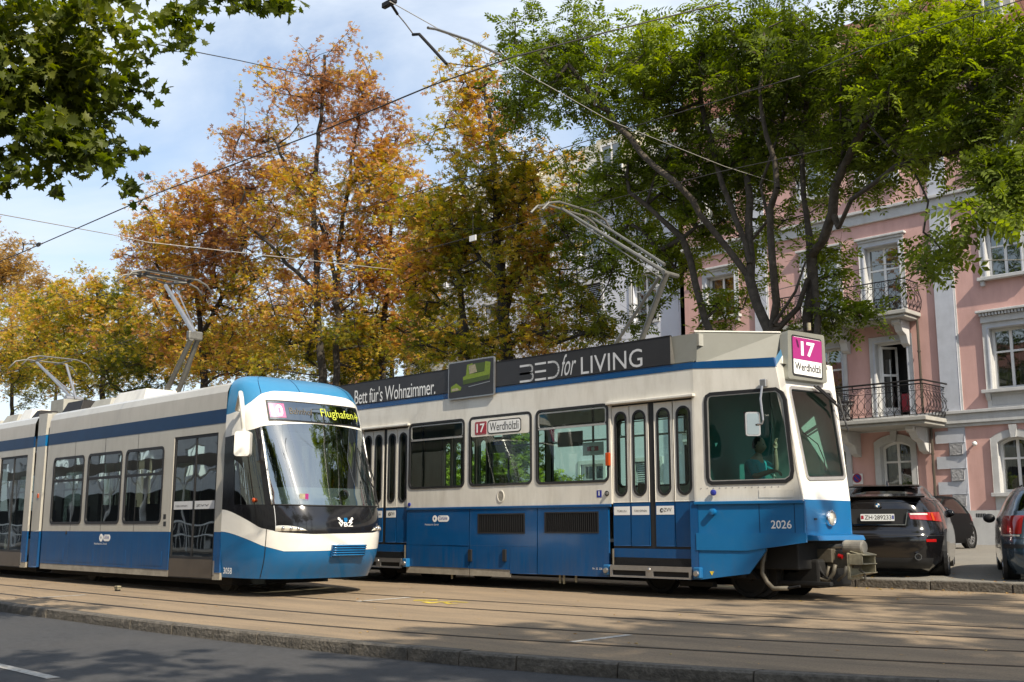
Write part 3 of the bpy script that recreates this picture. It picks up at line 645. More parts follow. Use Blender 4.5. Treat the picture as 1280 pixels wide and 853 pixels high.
pic([(.34, .36), (.90, .42), (.90, .54), (.34, .48)], 'sofa_dark', .002)
pic([(.48, .62), (.64, .65), (.60, .86), (.46, .84)], 'coupler_cream', .003)
pic([(.06, .20), (.28, .22), (.30, .30), (.18, .42), (.06, .34)], 'sofa_green', 0)
pic([(.08, .22), (.26, .23), (.20, .30), (.08, .28)], 'coupler_cream', .002)
pic([(.46, .28), (.92, .35), (.92, .37), (.46, .30)], 'steel', .002)
# slanted end of the board
xe0, xe1 = xa1, s2(870.5, 430)[0]
m = MB(); m.quad((xe0, Y2 - .01, zst1 + .012), (xe1, Y2 - .01, zst1 + .012), (xe1, Y2 + .03, zadt), (xe0, Y2 + .02, zadt)); m.build('board_end', 'fairing_grey', T2)
m = MB(); m.quad((xe0, Y2 - .018, zst1 + .012), (xe0 + .08, Y2 - .018, zst1 + .012), (xe0 + .02, Y2 - .018, zadt), (xe0, Y2 - .018, zadt)); m.build('board_end_trim', 'sill_grey', T2)
MB().box(xe0, xe1 + .02, Y2 + .04, Y2 + W2 - .04, zst1 + .25, zadt - .01).build('roof_box', 'roof_grey', T2)
# ----- cab -----
A = Vector((xc2, Y2, 0)); B = Vector((-7.98, Y2 + .20, 0))
fc = plane_fr((xc2, Y2, 0), B - A, (0, 0, 1))
cu = lambda px, py: uv_on(fc, px, py)
zbx0 = cu(985, 541)[1]
top_n = cu(974, 444); bot_n = cu(1003.5, 627); e_top = cu(972, 460)
z_wt = zst0
ct = cu(968, 452)
edge = lambda z: bot_n[0] + (ct[0] - bot_n[0]) * (z - bot_n[1]) / (ct[1] - bot_n[1])
wl_ = cu(884, 560)[0]; wtr = cu(978, 486); wbr = cu(991, 601); wzb = wbr[1]; wzt = cu(975, 486.5)[1]
hole = [(wl_ + .06, wzb), (wbr[0] - .10, wzb), (wbr[0] - .02, wzb + .05), (wbr[0], wzb + .14), (wtr[0] + .02, wzt - .16), (wtr[0] - .02, wzt - .06), (wtr[0] - .10, wzt), (wl_ + .08, wzt), (wl_ + .02, wzt - .03), (wl_, wzt - .10), (wl_, wzb + .08), (wl_ + .02, wzb + .02)]
cz1 = cu(975, 458)[1]
PL('cab_side', 'cream_paint', [(0, zsp), (edge(zsp), zsp), (edge(cz1), cz1), (0, zst0)], [hole], .04, fc, T2)
gk = PL('cab_window', 'rubber', inset(hole, -.03), [inset(hole, .02)], .05, lambda u, v, w: fc(u, v, w - .014), T2)
PL('window_rim', 'aluminium', inset(hole, .018), [inset(hole, .034)], .02, lambda u, v, w: fc(u, v, w - .008), gk)
PL('pane', 'cab_glass', inset(hole, .015), [], 0, lambda u, v, w: fc(u, v, w + .01), gk)
PL('roof_stripe', 'blue_paint', [(0, zst0 + .002), (edge(cz1) - .0, cz1 + .002), (edge(cu(975, 446)[1]), cu(975, 446)[1]), (0, zst1)], [], .05, lambda u, v, w: fc(u, v, w - .006), T2)
# front: tilted pane plane
XF0 = B.x + .06; pb = PX(1005, 627, XF0); slope = .21
ff = plane_fr((XF0, 0, pb.z), (0, 1, 0), (-slope, 0, 1)); fu = lambda px, py: uv_on(ff, px, py)
n0, n1, n2_, n3 = fu(1003.8, 627), fu(1063, 627), fu(1036, 458), fu(974, 458)
ws = [fu(1009, 598), fu(1055, 597), fu(1037.5, 491), fu(986.5, 485.5)]
def soft(q, r=.07, n=4):
    o = []
    for i in range(len(q)):
        a, b, c = Vector(q[i - 1]), Vector(q[i]), Vector(q[(i + 1) % len(q)])
        p = b + (a - b).normalized() * r; s = b + (c - b).normalized() * r
        for k in range(n + 1): t = k / n; o.append(tuple((1 - t) ** 2 * p + 2 * t * (1 - t) * b + t * t * s))
    return o
wso = soft(ws)
fe = fu(1062.5, 627)
PL('cab_front', 'white_paint', [(n0[0] + .05, n0[1]), (fe[0], n0[1]), (fu(1040, 458)[0], fu(1040, 458)[1]), (fu(980, 458)[0], fu(1040, 458)[1])], [wso], .04, ff, T2)
gk = PL('windscreen', 'aluminium', inset(wso, -.035), [inset(wso, .012)], .04, lambda u, v, w: ff(u, v, w - .02), T2)
PL('gasket', 'rubber', inset(wso, .002), [inset(wso, .028)], .03, lambda u, v, w: ff(u, v, w - .012), gk)
PL('pane', 'cab_glass', inset(wso, .008), [], 0, lambda u, v, w: ff(u, v, w + .005), gk)
# bright corner pillar between the cab side and the front
zt_p = cz1; c0 = Vector(fc(edge(zsp), zsp, 0)); c1 = Vector(fc(edge(cz1), cz1, 0)); d0_ = Vector(ff(n0[0] + .05, n0[1], 0)); d1_ = Vector(ff(fu(980, 458)[0], fu(1040, 458)[1], 0))
m = MB().quad(c0, d0_, d1_, c1); m.build('corner_pillar', 'white_paint', T2)
up_ = Vector((-.02, 0, zst1 - zst0)); o_ = Vector((.004, -.004, 0)); m = MB().quad(c1 + o_, d1_ + Vector((0, .02, 0)) + o_, d1_ + Vector((0, .02, 0)) + up_ + o_, c1 + up_ + o_); m.build('stripe_corner', 'skylit_blue', T2)
yf_n = d0_.y; yf_f = ff(fe[0], n0[1], 0)[1]; xfar = B.x + .05
m = MB(); fa_ = Vector((xc2, Y2 + W2, zsp)); m.quad((xfar, yf_f, zsp), (xc2, Y2 + W2, zsp), (xc2, Y2 + W2, zst0), tuple(ff(fu(1040, 458)[0], fu(1040, 458)[1], 0))); m.build('far_cab_side', 'cream_paint', T2)
# top of the cab: fairing with the line sign
sg = [fu(984.5, 412.5), fu(1029.5, 419.5), fu(1033.5, 479), fu(986.5, 472)]
fs_ = plane_fr(ff(0, 0, -.09), ff.u, ff.v); su = lambda px, py: uv_on(fs_, px, py)
ys0, zs0 = su(984.5, 412.5); ys1, zs1 = su(1030, 419.5); ys2, zs2 = su(1034, 479); ys3, zs3 = su(985.5, 473)
ob = soft([(ys3, zs3), (ys2, zs2), (ys1, zs1), (ys0, zs0)], .05)
bx = MB(); fN = [Vector(fs_(u, v, 0)) for u, v in ob]; zz = [p.copy() for p in fN]
bN = [Vector((xc2 + .0 if p.z > zst0 + .1 else p.x - .12, p.y + (0 if p.y > Y2 + 1 else -.05), p.z)) for p in fN]
sb = PL('line_sign', 'fairing_grey', ob, [], .14, fs_, T2)
iq = soft([su(991.2, 468), su(1027.5, 474), su(1025.8, 426), su(989.8, 419.5)], .04)
PL('sign_gasket', 'rubber', inset(iq, -.018), [], .01, lambda u, v, w: fs_(u, v, w - .006), sb)
a, b_, c_, d_ = su(991.2, 468), su(1027.5, 474), su(1025.8, 426), su(989.8, 419.5)
lerp2 = lambda p, q, t: (p[0] + (q[0] - p[0]) * t, p[1] + (q[1] - p[1]) * t)
tl = .42
PL('sign_field', 'print_white', soft([lerp2(a, c_, .02), lerp2(b_, d_, .02), lerp2(c_, a, .02), lerp2(d_, b_, .02)], .035), [], .01, lambda u, v, w: fs_(u, v, w - .010), sb)
PL('number_field', 'magenta', [lerp2(a, d_, .40), lerp2(b_, c_, .40), lerp2(b_, c_, .97), lerp2(a, d_, .97)], [], .01, lambda u, v, w: fs_(u, v, w - .013), sb)
bil = lambda u, v, w: fs_(*lerp2(lerp2(a, b_, u), lerp2(d_, c_, u), v), w - .0145)
text('17', bil, .27, .50, width=.48, height=.38, parent=sb, off=.03, w=0)
text('Werdhölzli', bil, .06, .12, width=.88, height=.20, mat='print_black', parent=sb, w=0, off=.012)
# roof fairing behind the sign
pT = Vector(fs_(ys0, zs0, .14)); ztop = pT.z
ya, yb_ = Y2 + .14, Y2 + W2 - .30; xq0 = xc2 + .02; xq1 = pT.x + .02
m = MB(); zf = zst1 + .01
yn0 = Y2 + .06; nearF = [(xq0, yn0, zf - .04), (xq1 + .10, pT.y + .001, zf - .07), (xq1, pT.y, ztop), (xq0, yn0, zadt + .03)]
farF = [(xq0, yb_, zf), (pT.x + .16, fs_(ys1, zs1, 0)[1], zf), (xq1, fs_(ys1, zs1, 0)[1], ztop), (xq0, yb_, zadt + .03)]
m.add(nearF + farF, [(0, 1, 2, 3), (7, 6, 5, 4), (3, 2, 6, 7), (0, 3, 7, 4), (1, 5, 6, 2)])
m.build('roof_fairing', 'fairing_grey', T2)
MB().tube([(xq0 - .01, yn0 - .012, zadt + .035), (xq1, pT.y - .01, ztop + .004)], .014).build('fairing_rim', 'cream_paint', T2)
# cab roof skin
m = MB().add([(xc2, Y2 + .02, zst1 - .03), tuple(Vector(fc(edge(cu(975, 446)[1]), cu(975, 446)[1], 0)) + Vector((-.1, .05, -.05))), tuple(Vector(ff(fu(1040, 458)[0], fu(1040, 458)[1], 0)) + Vector((-.12, -.05, -.03))), (xc2, Y2 + W2 - .05, zst1 - .03)], [(0, 1, 2, 3)]); m.build('cab_roof', 'roof_grey', T2)
# lower blue cab box
zl1 = cu(862, 0)[1]; 
bz0 = cu(1003.5, 671)[1]; ztop_b = zsp + .012
fcl = plane_fr(fc(0, 0, -.03), fc.u, fc.v); lu = lambda px, py: uv_on(fcl, px, py)
xL = lu(874.5, 680)[0]; xR = lu(1004.8, 640)[0]
PL('cab_side_panel', 'bright_blue_paint', rect(xL, xR, lu(1003, 668)[1], ztop_b - .03), [], .04, fcl, T2, bevel=.01)
for px in (949, 993):
    x = lu(px, 650)[0]; PL('panel_seam', 'navy_stripe', rect(x, x + .010, lu(1003, 668)[1] + .02, ztop_b - .05), [], .003, lambda u, v, w: fcl(u, v, w - .002), T2)
MB().add([fcl(xL - .06, ztop_b - .05, 0), fcl(xR, ztop_b - .05, 0), fcl(xR, ztop_b - .05, -.035), fcl(xL - .06, ztop_b - .05, -.035), fcl(xL - .06, ztop_b - .005, 0), fcl(xR, ztop_b - .005, 0), fcl(xR, ztop_b - .005, -.035), fcl(xL - .06, ztop_b - .005, -.035)],
         [(0, 3, 2, 1), (4, 5, 6, 7), (0, 1, 5, 4), (1, 2, 6, 5), (2, 3, 7, 6), (3, 0, 4, 7)]).build('cab_ledge', 'bright_blue_paint', T2, bevel=.006)
XB = XF0 + .05; yN = PX(1004.5, 640, XB).y; yF = PX(1063, 640, XB).y; zFb = PX(1010, 668, XB).z
ffb = YZ(XB)
PL('front_panel', 'bright_blue_paint', rect(yN, yF, zFb, ztop_b), [], .04, ffb, T2, bevel=.012)
q = PX(1012, 663, XB), PX(1036, 631, XB); PL('front_hatch', 'bright_blue_paint', rrect(yN + .05, PX(1024, 640, XB).y, zFb + .06, ztop_b - .12, .02), [], .012, YZ(XB + .008), T2, bevel=.006)
p = PX(1018.5, 649, XB); MB().box(XB, XB + .02, p.y - .035, p.y + .035, p.z - .012, p.z + .012).build('hatch_lock', 'rubber', T2)
MB().add([(XB - .02, yN - .02, zFb - .09), (XB + .20, yN + .05, zFb - .09), (XB + .20, yF + .05, zFb - .09), (XB - .02, yF, zFb - .09), (XB - .02, yN - .02, zFb + .0), (XB + .17, yN + .05, zFb - .02), (XB + .17, yF + .05, zFb - .02), (XB - .02, yF, zFb + .0)],
         [(0, 3, 2, 1), (4, 5, 6, 7), (0, 1, 5, 4), (1, 2, 6, 5), (2, 3, 7, 6), (3, 0, 4, 7)]).build('bumper', 'bright_blue_paint', T2, bevel=.012)
p = PX(1036, 648, XB); hl = MB().lathe(p, (1, 0, 0), [(0, .115), (.05, .115), (.065, .10), (.05, .09), (.03, .09)], 24).build('headlight', 'chrome', T2, smooth=True)
MB().lathe(p, (1, 0, 0), [(.035, .092), (.06, .06), (.068, .001)], 24).build('lens', 'clear_lens', hl, smooth=True)
# side bumper rail and slanted skirt
r0 = lu(874, 681); r1 = lu(1004.5, 668.5)
m = MB(); a0, a1 = lu(874.5, 683)[1], lu(874.5, 674)[1]
zA = lu(874.5, 678)[1]; zr0, zr1 = lu(1004, 680)[1], lu(1004, 667)[1]
PL('side_rail', 'bright_blue_paint', [(xL - .04, zr0 - .10), (xL + .75, zr0 - .10), (xR + .02, zr0 + .02), (xR + .02, zr1), (xL - .04, zr1)], [], .05, lambda u, v, w: fcl(u, v, w - .02), T2, bevel=.012)
k0, k1, k2, k3 = lu(875, 724.5), lu(936, 717), lu(957, 689), lu(874, 686)
PL('cab_skirt', 'bright_blue_paint', [(xL - .03, k0[1]), (k1[0], k1[1]), (k2[0], k2[1]), (k2[0], zr0 - .03), (xL - .03, zr0 - .09)], [], .03, fcl, T2, bevel=.006)
PL('cab_post', 'blue_paint', rect(xL - .13, xL - .012, k0[1], zsp - .01), [], .05, lambda u, v, w: fcl(u, v, w - .01), T2, bevel=.012)
MB().lathe(fcl(lu(892, 616)[0], lu(892, 616)[1], 0), tuple(fc.n), [(0, .045), (.02, .045), (.03, .02), (.03, .001)], 14).build('button', 'print_blue', T2)
MB().lathe(fcl(lu(892, 640)[0], lu(892, 640)[1], 0), tuple(fc.n), [(0, .05), (.07, .045), (.08, .001)], 14).build('lock', 'bright_blue_paint', T2)
a = lu(964, 661); b = lu(989.5, 654.5); text('2026', lambda u, v, w: fcl(u, v, w - .003), a[0], a[1], width=b[0] - a[0], height=.115, parent=T2, off=.012, w=0)
a = lu(890, 717); PL('sticker', 'yellow_mark', [(a[0] - .035, a[1] + .03), (a[0] - .0, a[1] - .03), (a[0] + .035, a[1] + .03)], [], .003, lambda u, v, w: fcl(u, v, w - .004), T2)
# mirror and wiper
mm = lambda px, py, d: Vector(fc(*cu(px, py), -d))
MB().box(*(lambda p: (p.x - .05, p.x + .05, p.y - .05, p.y + .02, p.z - .06, p.z + .06))(mm(957, 480, .05))).build('mirror_bracket', 'steel', T2, bevel=.012)
MB().tube([mm(957, 484, .12), mm(956.5, 500, .16), mm(961, 527, .2), mm(960, 531, .2), mm(954, 532, .2)], .016, 8).build('mirror_arm', 'steel', T2)
mq = PPL(949, 531, fc.o + fc.n * .22, Vector((1, -.25, 0)).normalized() * -1 + Vector((0, 0, 0)))
fm = plane_fr(Vector(fc(*cu(948.5, 531.5), -.20)), (_RT * 1), (0, 0, 1))
mr = PL('mirror', 'steel', rrect(-.105, .105, -.17, .17, .035), [], .06, fm, T2)
PL('mirror_face', 'dark_glass', rrect(-.085, .085, -.15, .15, .03), [], 0, lambda u, v, w: fm(u, v, w - .004), mr); PL('mirror_backing', 'steel', rrect(-.085, .085, -.15, .15, .03), [], 0, lambda u, v, w: fm(u, v, w - .002), mr)
wp = lambda px, py, d: Vector(ff(*fu(px, py), -d))
wi = MB().tube([wp(1013, 484, .06), wp(1017, 490, .1), wp(1042, 512, .1), wp(1046, 520, .1)], .016, 6).build('wiper', 'rubber', T2)
MB().tube([wp(1016, 486, .08), wp(1038, 505, .08)], .028, 6).build('blade', 'rubber', wi)
MB().tube([wp(1043, 498, .08), wp(1051, 530, .08), wp(1055, 541, .08)], .014, 6).build('blade', 'rubber', wi)
MB().tube([wp(1001, 541, .03), wp(1020, 556, .03), wp(1028, 575, .03), wp(1030, 590, .03)], .007, 6).build('blade', 'rubber', wi)
MB().tube([(B.x - .1, Y2 + 1.2, ztop), (B.x - .1, Y2 + 1.2, ztop + .11)], .03, 8).build('antenna', 'coupler_cream', T2)
# cab interior
MB().box(xc2 + .02, B.x - .45, Y2 + .22, Y2 + W2 - .3, cz1 - .12, cz1 - .08).build('cab_ceiling', 'interior_grey', T2)
MB().box(xc2, B.x, Y2 + .25, Y2 + W2 - .3, .88, .93).build('cab_floor', 'interior_dark', T2)
MB().box(xc2 - .05, xc2 - .01, Y2 + .05, Y2 + W2 - .05, .93, zst0).build('cab_partition', 'cab_teal', T2)
MB().box(B.x - .55, B.x - .05, Y2 + .3, Y2 + W2 - .4, zsp - .05, zsp + .14).build('dashboard', 'interior_dark', T2, bevel=.03)
q_ = [cu(949, 622), cu(992, 622), cu(992, 612.5), cu(949, 612.5)]; PL('cab_hatch', 'cream_paint', q_, [], .012, lambda u, v, w: fc(u, v, w - .006), T2, bevel=.004)
for k in range(13): MB().lathe(fc(.08 + k * .10, zsp + .20, 0), tuple(fc.n), [(0, .009), (.006, .006), (.008, .001)], 6).build('rivet', 'steel', T2)
MB().box(xc2 + .25, xc2 + .5, Y2 + .35, Y2 + .6, zsp - .1, zsp + .25).build('ticket_console', 'interior_dark', T2, bevel=.02)
MB().box(xc2 + .3, xc2 + .75, Y2 + .8, Y2 + 1.3, zsp - .25, zsp - .15).build('driver_seat', 'interior_dark', T2, bevel=.03)
p = mm(919, 522, -.5); MB().box(p.x - .1, p.x + .1, p.y, p.y + .04, p.z - .13, p.z + .13).build('cab_notice', 'print_red', T2)
# underframe, bogies, wheels
MB().box(xr2, xc2 + .6, Y2 + 1.75, Y2 + W2 - .12, g2 + .10, .60).build('underside_shade_box', 'under_dark', T2, bevel=.02)  # added dark box; hides the lit ground behind the wheels and shades below
UF = MB().box(xr2, xc2 + .9, Y2 + .35, Y2 + W2 - .35, .62, .86).build('underframe', 'under_dark', T2)
def bogie(xc):
    b = None
    for s in (-1, 1):
        bo = MB()
        y = Y2 + W2 / 2 + s * .68; bo.add(*(lambda m: (m.v, m.f))(MB().add([(xc - 1.05, y - .05, g2 + .28), (xc + 1.05, y - .05, g2 + .28), (xc + 1.05, y + .05, g2 + .28), (xc - 1.05, y + .05, g2 + .28), (xc - .9, y - .05, g2 + .42), (xc + .9, y - .05, g2 + .42), (xc + .9, y + .05, g2 + .42), (xc - .9, y + .05, g2 + .42)],
            [(0, 3, 2, 1), (4, 5, 6, 7), (0, 1, 5, 4), (1, 2, 6, 5), (2, 3, 7, 6), (3, 0, 4, 7)])))
        for dx in (-.8, -.35, .35, .8): bo.lathe((xc + dx, y - .07 * 1, g2 + .30), (0, 0, 1), [(0, .07), (.2, .07), (.2, .001)], 10)
        bo.box(xc - .3, xc + .3, y - .08, y + .04, g2 + .14, g2 + .22)
        b = bo.build('bogie_frame', 'under_dark', T2, bevel=.01)
    for dx in (-.8, .8):
        for s in (-1, 1):
            MB().lathe((xc + dx, Y2 + W2 / 2 + s * .52, g2 + .325), (0, s, 0), [(-.06, .001), (-.06, .34), (-.03, .34), (-.03, .315), (.06, .31), (.06, .26), (.03, .25), (.03, .1), (.07, .09), (.07, .001)], 28).build('wheel', 'under_dark', b)
bogie(s2(835, 700)[0] + .25); bogie(s2(500, 700)[0] - .2)
for a, b, nm, z0, z1 in ((590, 625, 'equipment_box', .28, .6), (640, 700, 'equipment_box', .22, .62), (715, 742, 'equipment_box', .3, .6)):
    xa, xb = s2(a, 720)[0], s2(b, 720)[0]; MB().box(xa, xb, Y2 + .12, Y2 + W2 - .15, g2 + z0, g2 + z1).build(nm, 'under_dark', T2, bevel=.02)
for px, py in ((695, 727), (700, 728), (715, 726), (560, 722)):
    x, z = s2(px, py); MB().tube([(x, Y2 + .1, z + .12), (x, Y2 + .1, z - .03)], .02, 6).build('hanger', 'coupler_cream', T2)
# front running gear and coupler
Yc = (yN + yF) / 2; c3 = lambda px, py, dy=0: P3(px, py, Yc + dy)
MB().box(xc2 + .7, XB - .1, Yc - .7, Yc + .7, .52, zFb - .1).build('head_stock', 'under_dark', T2, bevel=.02)
def cbox(px0, py0, px1, py1, d, mat, name, dy=0, bev=.012, par=None):
    a, b = c3(px0, py1, dy), c3(px1, py0, dy); return MB().box(a.x, b.x, Yc + dy - d / 2, Yc + dy + d / 2, a.z, b.z).build(name, mat, par or T2, bevel=bev)
cp = cbox(1019, 691, 1072, 709, .22, 'coupler_brown', 'coupler')
cbox(1020, 686, 1045, 703, .26, 'coupler_brown', 'coupler_cover', -.05, par=cp)
a, b = c3(1045, 678), c3(1080, 687)
cyl = MB().lathe(c3(1056, 684, -.05), (1, -.0, 0), [(0, .001), (0, .09), (.03, .10), (.28, .10), (.30, .085), (.30, .001)], 20).build('contact_drum', 'sill_grey', cp)
MB().tube([c3(1036, 684, -.05), c3(1056, 683, -.05)], .035, 8).build('contact_pin', 'steel', cp); MB().tube([c3(1040, 688, -.05), c3(1060, 690, -.05)], .025, 8).build('contact_pin', 'steel', cp)
pl0, pl1 = c3(1067.5, 691), c3(1067.5, 726)
cpl = MB().box(pl0.x - .02, pl0.x + .02, Yc - .19, Yc + .19, pl1.z + .02, pl0.z); cpl.build('coupler_plate', 'coupler_cream', cp, bevel=.01)
xo = pl0.x + .02; m = MB(); w = .20
zc_ = (pl0.z + pl1.z) / 2 + .05; h = .17
for z0, z1 in ((zc_ + h, zc_ + .12), (zc_ + .0, zc_ + .0), (zc_ - h, zc_ - .12)):
    m.hexa([(xo, Yc - .17, z0 - .014), (xo + .22, Yc - w, z1 - .014), (xo + .22, Yc + w, z1 - .014), (xo, Yc + .17, z0 - .014)], [(xo, Yc - .17, z0), (xo + .22, Yc - w, z1), (xo + .22, Yc + w, z1), (xo, Yc + .17, z0)])
for s in (-1, 1): m.box(xo, xo + .20, Yc + s * .185 - .01, Yc + s * .185 + .01, zc_ - .13 if s > 0 else zc_ - .02, zc_ + .13)
m.build('coupler_funnel', 'coupler_cream', cp, bevel=.006)
MB().tube([c3(1074, 712, -.1), c3(1080, 716, -.1), c3(1082, 724, -.1), c3(1075, 726, -.1)], .02).build('coupler_hook', 'coupler_brown', cp)
MB().tube([c3(1048, 695, -.14), c3(1053, 696.5, -.14)], .03, 8).build('coupler_handle', 'red_lens', cp)
for pts, r, mat in (([(1015, 700), (1018, 715), (1026, 724), (1036, 726), (1042, 716), (1044, 706)], .028, 'coupler_brown'), ([(1022, 702), (1026, 714), (1034, 723), (1040, 724)], .024, 'under_dark'), ([(1036, 708), (1034, 718), (1029, 727)], .022, 'coupler_brown'), ([(1058, 708), (1056, 718), (1047, 726)], .022, 'coupler_brown')):
    MB().tube([c3(x, y, -.3) for x, y in pts], r, 8).build('hose', mat, cp, smooth=True)
gq = lambda px, py: P3(px, py, Y2 + .25)
MB().tube([gq(957, 686), gq(953, 705), gq(953, 717), gq(959, 728), gq(967, 736), gq(985, 735.5)], .032, 10).build('guard_rail_pipe', 'coupler_brown', T2, smooth=True)
MB().tube([gq(985, 735.5), gq(1000, 733)], .018, 8).build('guard_rail_end', 'under_dark', T2)
# visible front bogie below the cab
for px, py, r, l in ((978, 706, .16, .5), (992, 709, .10, .3), (1004, 700, .08, .4)):
    p = P3(px, py, Yc - .35); MB().lathe(p, (0, 1, 0), [(0, .001), (0, r), (l, r), (l, .001)], 14).build('motor_housing', 'coupler_brown', T2, bevel=.015)
x0_ = P3(965, 720, Yc - .45).x; x1_ = P3(1040, 720, Yc - .45).x
MB().box(x0_, x1_, Yc - .5, Yc - .42, .30, .36).build('bogie_beam', 'under_dark', T2, bevel=.015)
MB().box(x0_ + .1, x1_ - .25, Yc - .35, Yc + .6, .26, .66).build('motor_block', 'under_dark', T2, bevel=.04)
for px in (950,):
    p = P3(px, 712, Yc - .5); MB().lathe((p.x, Yc - .5, g2 + .33), (0, -1, 0), [(-.06, .001), (-.06, .35), (-.02, .35), (-.02, .315), (.05, .31), (.05, .26), (.02, .25), (.02, .1), (.06, .09), (.06, .001)], 28).build('wheel', 'under_dark', T2)
    MB().lathe((p.x, Yc + .5, g2 + .33), (0, 1, 0), [(-.06, .001), (-.06, .35), (-.02, .35), (-.02, .315), (.05, .31), (.05, .001)], 28).build('wheel', 'under_dark', T2)
a, b = P3(937, 719.5, Yc - .2), P3(959, 719.5, Yc - .2); MB().box(a.x, b.x, Yc - .2, Yc - .15, a.z - .03, a.z + .03).build('guard_board', 'coupler_cream', T2)
# pantograph of this tram
YT = Y2 + W2 / 2
pt = empty('pantograph', (s2(800, 430)[0], YT, zst1 + .3), 'large silver half-diamond current collector raised from the roof of the older tram, through green leaves', 'pantograph')
t3 = lambda px, py, dy=0: P3(px, py, YT + dy)
kn = t3(838, 343); lo1 = t3(795, 432); 
MB().tube([t3(797, 438, .1), kn + Vector((0, -.1, 0))], .05, 10).build('lower_arm', 'pantograph_grey', pt)
MB().tube([t3(768, 432, .35), t3(825, 345, .2)], .032, 8).build('lower_arm', 'pantograph_grey', pt)
MB().tube([kn + Vector((0, -.2, 0)), kn + Vector((0, .2, 0))], .04, 10).build('knee_joint', 'pantograph_grey', pt)
hd = t3(715, 263)
MB().tube([t3(832, 341, -.1), hd + Vector((.05, -.35, -.05))], [.038, .024], 8).build('upper_arm', 'pantograph_grey', pt)
MB().tube([t3(831, 331, .25), hd + Vector((.05, .5, -.05))], [.03, .02], 8).build('upper_arm', 'pantograph_grey', pt)
MB().tube([t3(828, 349, -.2), t3(718, 274, -.2)], .012, 6).build('guide_rod', 'pantograph_grey', pt)
for dx in (-.14, .14):
    MB().tube([hd + Vector((dx, -.95, -.22)), hd + Vector((dx, -.78, -.06)), hd + Vector((dx, -.5, .02)), hd + Vector((dx, .5, .02)), hd + Vector((dx, .78, -.06)), hd + Vector((dx, .95, -.22))], .022, 8).build('collector_bar', 'pantograph_grey', pt)
MB().box(s2(760, 440)[0], s2(812, 440)[0], YT - .45, YT + .45, zst1 + .26, zst1 + .36).build('base_frame', 'roof_grey', pt)
for dx in (-.1, .5):
    for dy in (-.35, .35): MB().lathe((s2(790, 440)[0] + dx, YT + dy, zst1 + .34), (0, 0, 1), [(0, .05), (.04, .07), (.06, .045), (.1, .065), (.13, .04), (.13, .001)], 12).build('insulator', 'brown_panel', pt)
# ---------------- the newer low-floor tram ----------------
Y1, W1 = 9.5, 2.43; YC1 = Y1 + W1 / 2
c2 = lambda px, py: PY(px, py, Y1)
T1 = empty('tram', (-18, YC1, .02), 'newer low-floor tram with rounded blue and white nose and black apron, number 3058', 'tram')
XS, NE = -16.2, 3.2
zl = [.3, .6, .9, 1.15, 1.4, 1.6, 2.95, 3.3, 3.5, 3.6, 3.66, 3.69]; Ll = [1.45, 1.66, 1.74, 1.75, 1.68, 1.58, .98, .80, .60, .42, .25, .05]; Wl = [1.17, 1.2, 1.215, 1.215, 1.215, 1.215, 1.21, 1.19, 1.14, 1.04, .88, .45]
from bisect import bisect
def smooth_interp(z, xs, ys):
    i = max(1, min(len(xs) - 1, bisect(xs, z))); h = xs[i] - xs[i - 1]; t = min(1, max(0, (z - xs[i - 1]) / h))
    def m(k):
        if k <= 0 or k >= len(xs) - 1: kk = min(max(k, 0), len(xs) - 2); return (ys[kk + 1] - ys[kk]) / (xs[kk + 1] - xs[kk]) if k <= 0 else (ys[-1] - ys[-2]) / (xs[-1] - xs[-2])
        return (ys[k + 1] - ys[k - 1]) / (xs[k + 1] - xs[k - 1])
    return (2*t**3-3*t*t+1)*ys[i-1] + (t**3-2*t*t+t)*h*m(i-1) + (-2*t**3+3*t*t)*ys[i] + (t**3-t*t)*h*m(i)
def N(a, z, o=0):
    """a point of the nose skin: a = -90 (near side) .. 90 (far side) degrees, o = how far it stands proud"""
    L = smooth_interp(z, zl, Ll) + o; W = smooth_interp(z, zl, Wl) + o; a = R(a)
    return Vector((XS + L * abs(math.cos(a)) ** (2 / NE), YC1 + W * math.copysign(abs(math.sin(a)) ** (2 / NE), a), z))
def pw(tab):
    return lambda a: float(np.interp(a, [t[0] for t in tab], [t[1] for t in tab]))
def patch(name, mat, a0, a1, zlo, zhi, par, o=0, na=60, nz=14, smooth=True):
    A = sorted({*np.linspace(a0, a1, na).tolist()} | ({a0 + .6, a0 + 1.5, a1 - .6, a1 - 1.5} if a1 - a0 > 60 else set()))
    P = [[N(a, zlo(a) + (zhi(a) - zlo(a)) * k / nz, o) for a in A] for k in range(nz + 1)]
    return MB().grid(P).build(name, mat, par, smooth=smooth)
C = lambda v: (lambda a: v)
bluet = pw([(-90, 1.04), (-80, .96), (-61, .82), (-41, .735), (-10, .74), (34, .755), (61, .82), (90, 1.04)])
whitet = pw([(-90, 1.40), (-81, 1.29), (-64, 1.10), (-46, 1.03), (-17, 1.0), (20, 1.02), (45, 1.08), (64, 1.12), (90, 1.40)])
scut = pw([(-90, 1.475), (-54, 1.465), (-10, 1.45), (40, 1.46), (90, 1.475)])
stop = pw([(-90, 2.60), (-80, 2.64), (-60, 2.70), (-48, 2.75), (0, 2.83), (48, 2.78), (90, 2.6)])
headt = pw([(-90, 2.98), (-80, 3.02), (-60, 3.16), (-45, 3.30), (-30, 3.36), (0, 3.38), (30, 3.36), (60, 3.2), (90, 3.05)])
nose = patch('nose', 'bright_blue_paint', -90, 90, C(.30), bluet, T1)
patch('bumper_band', 'white_paint', -90, 90, bluet, whitet, T1, .002)
patch('apron', 'black_gloss', -90, 90, whitet, scut, T1, .001)
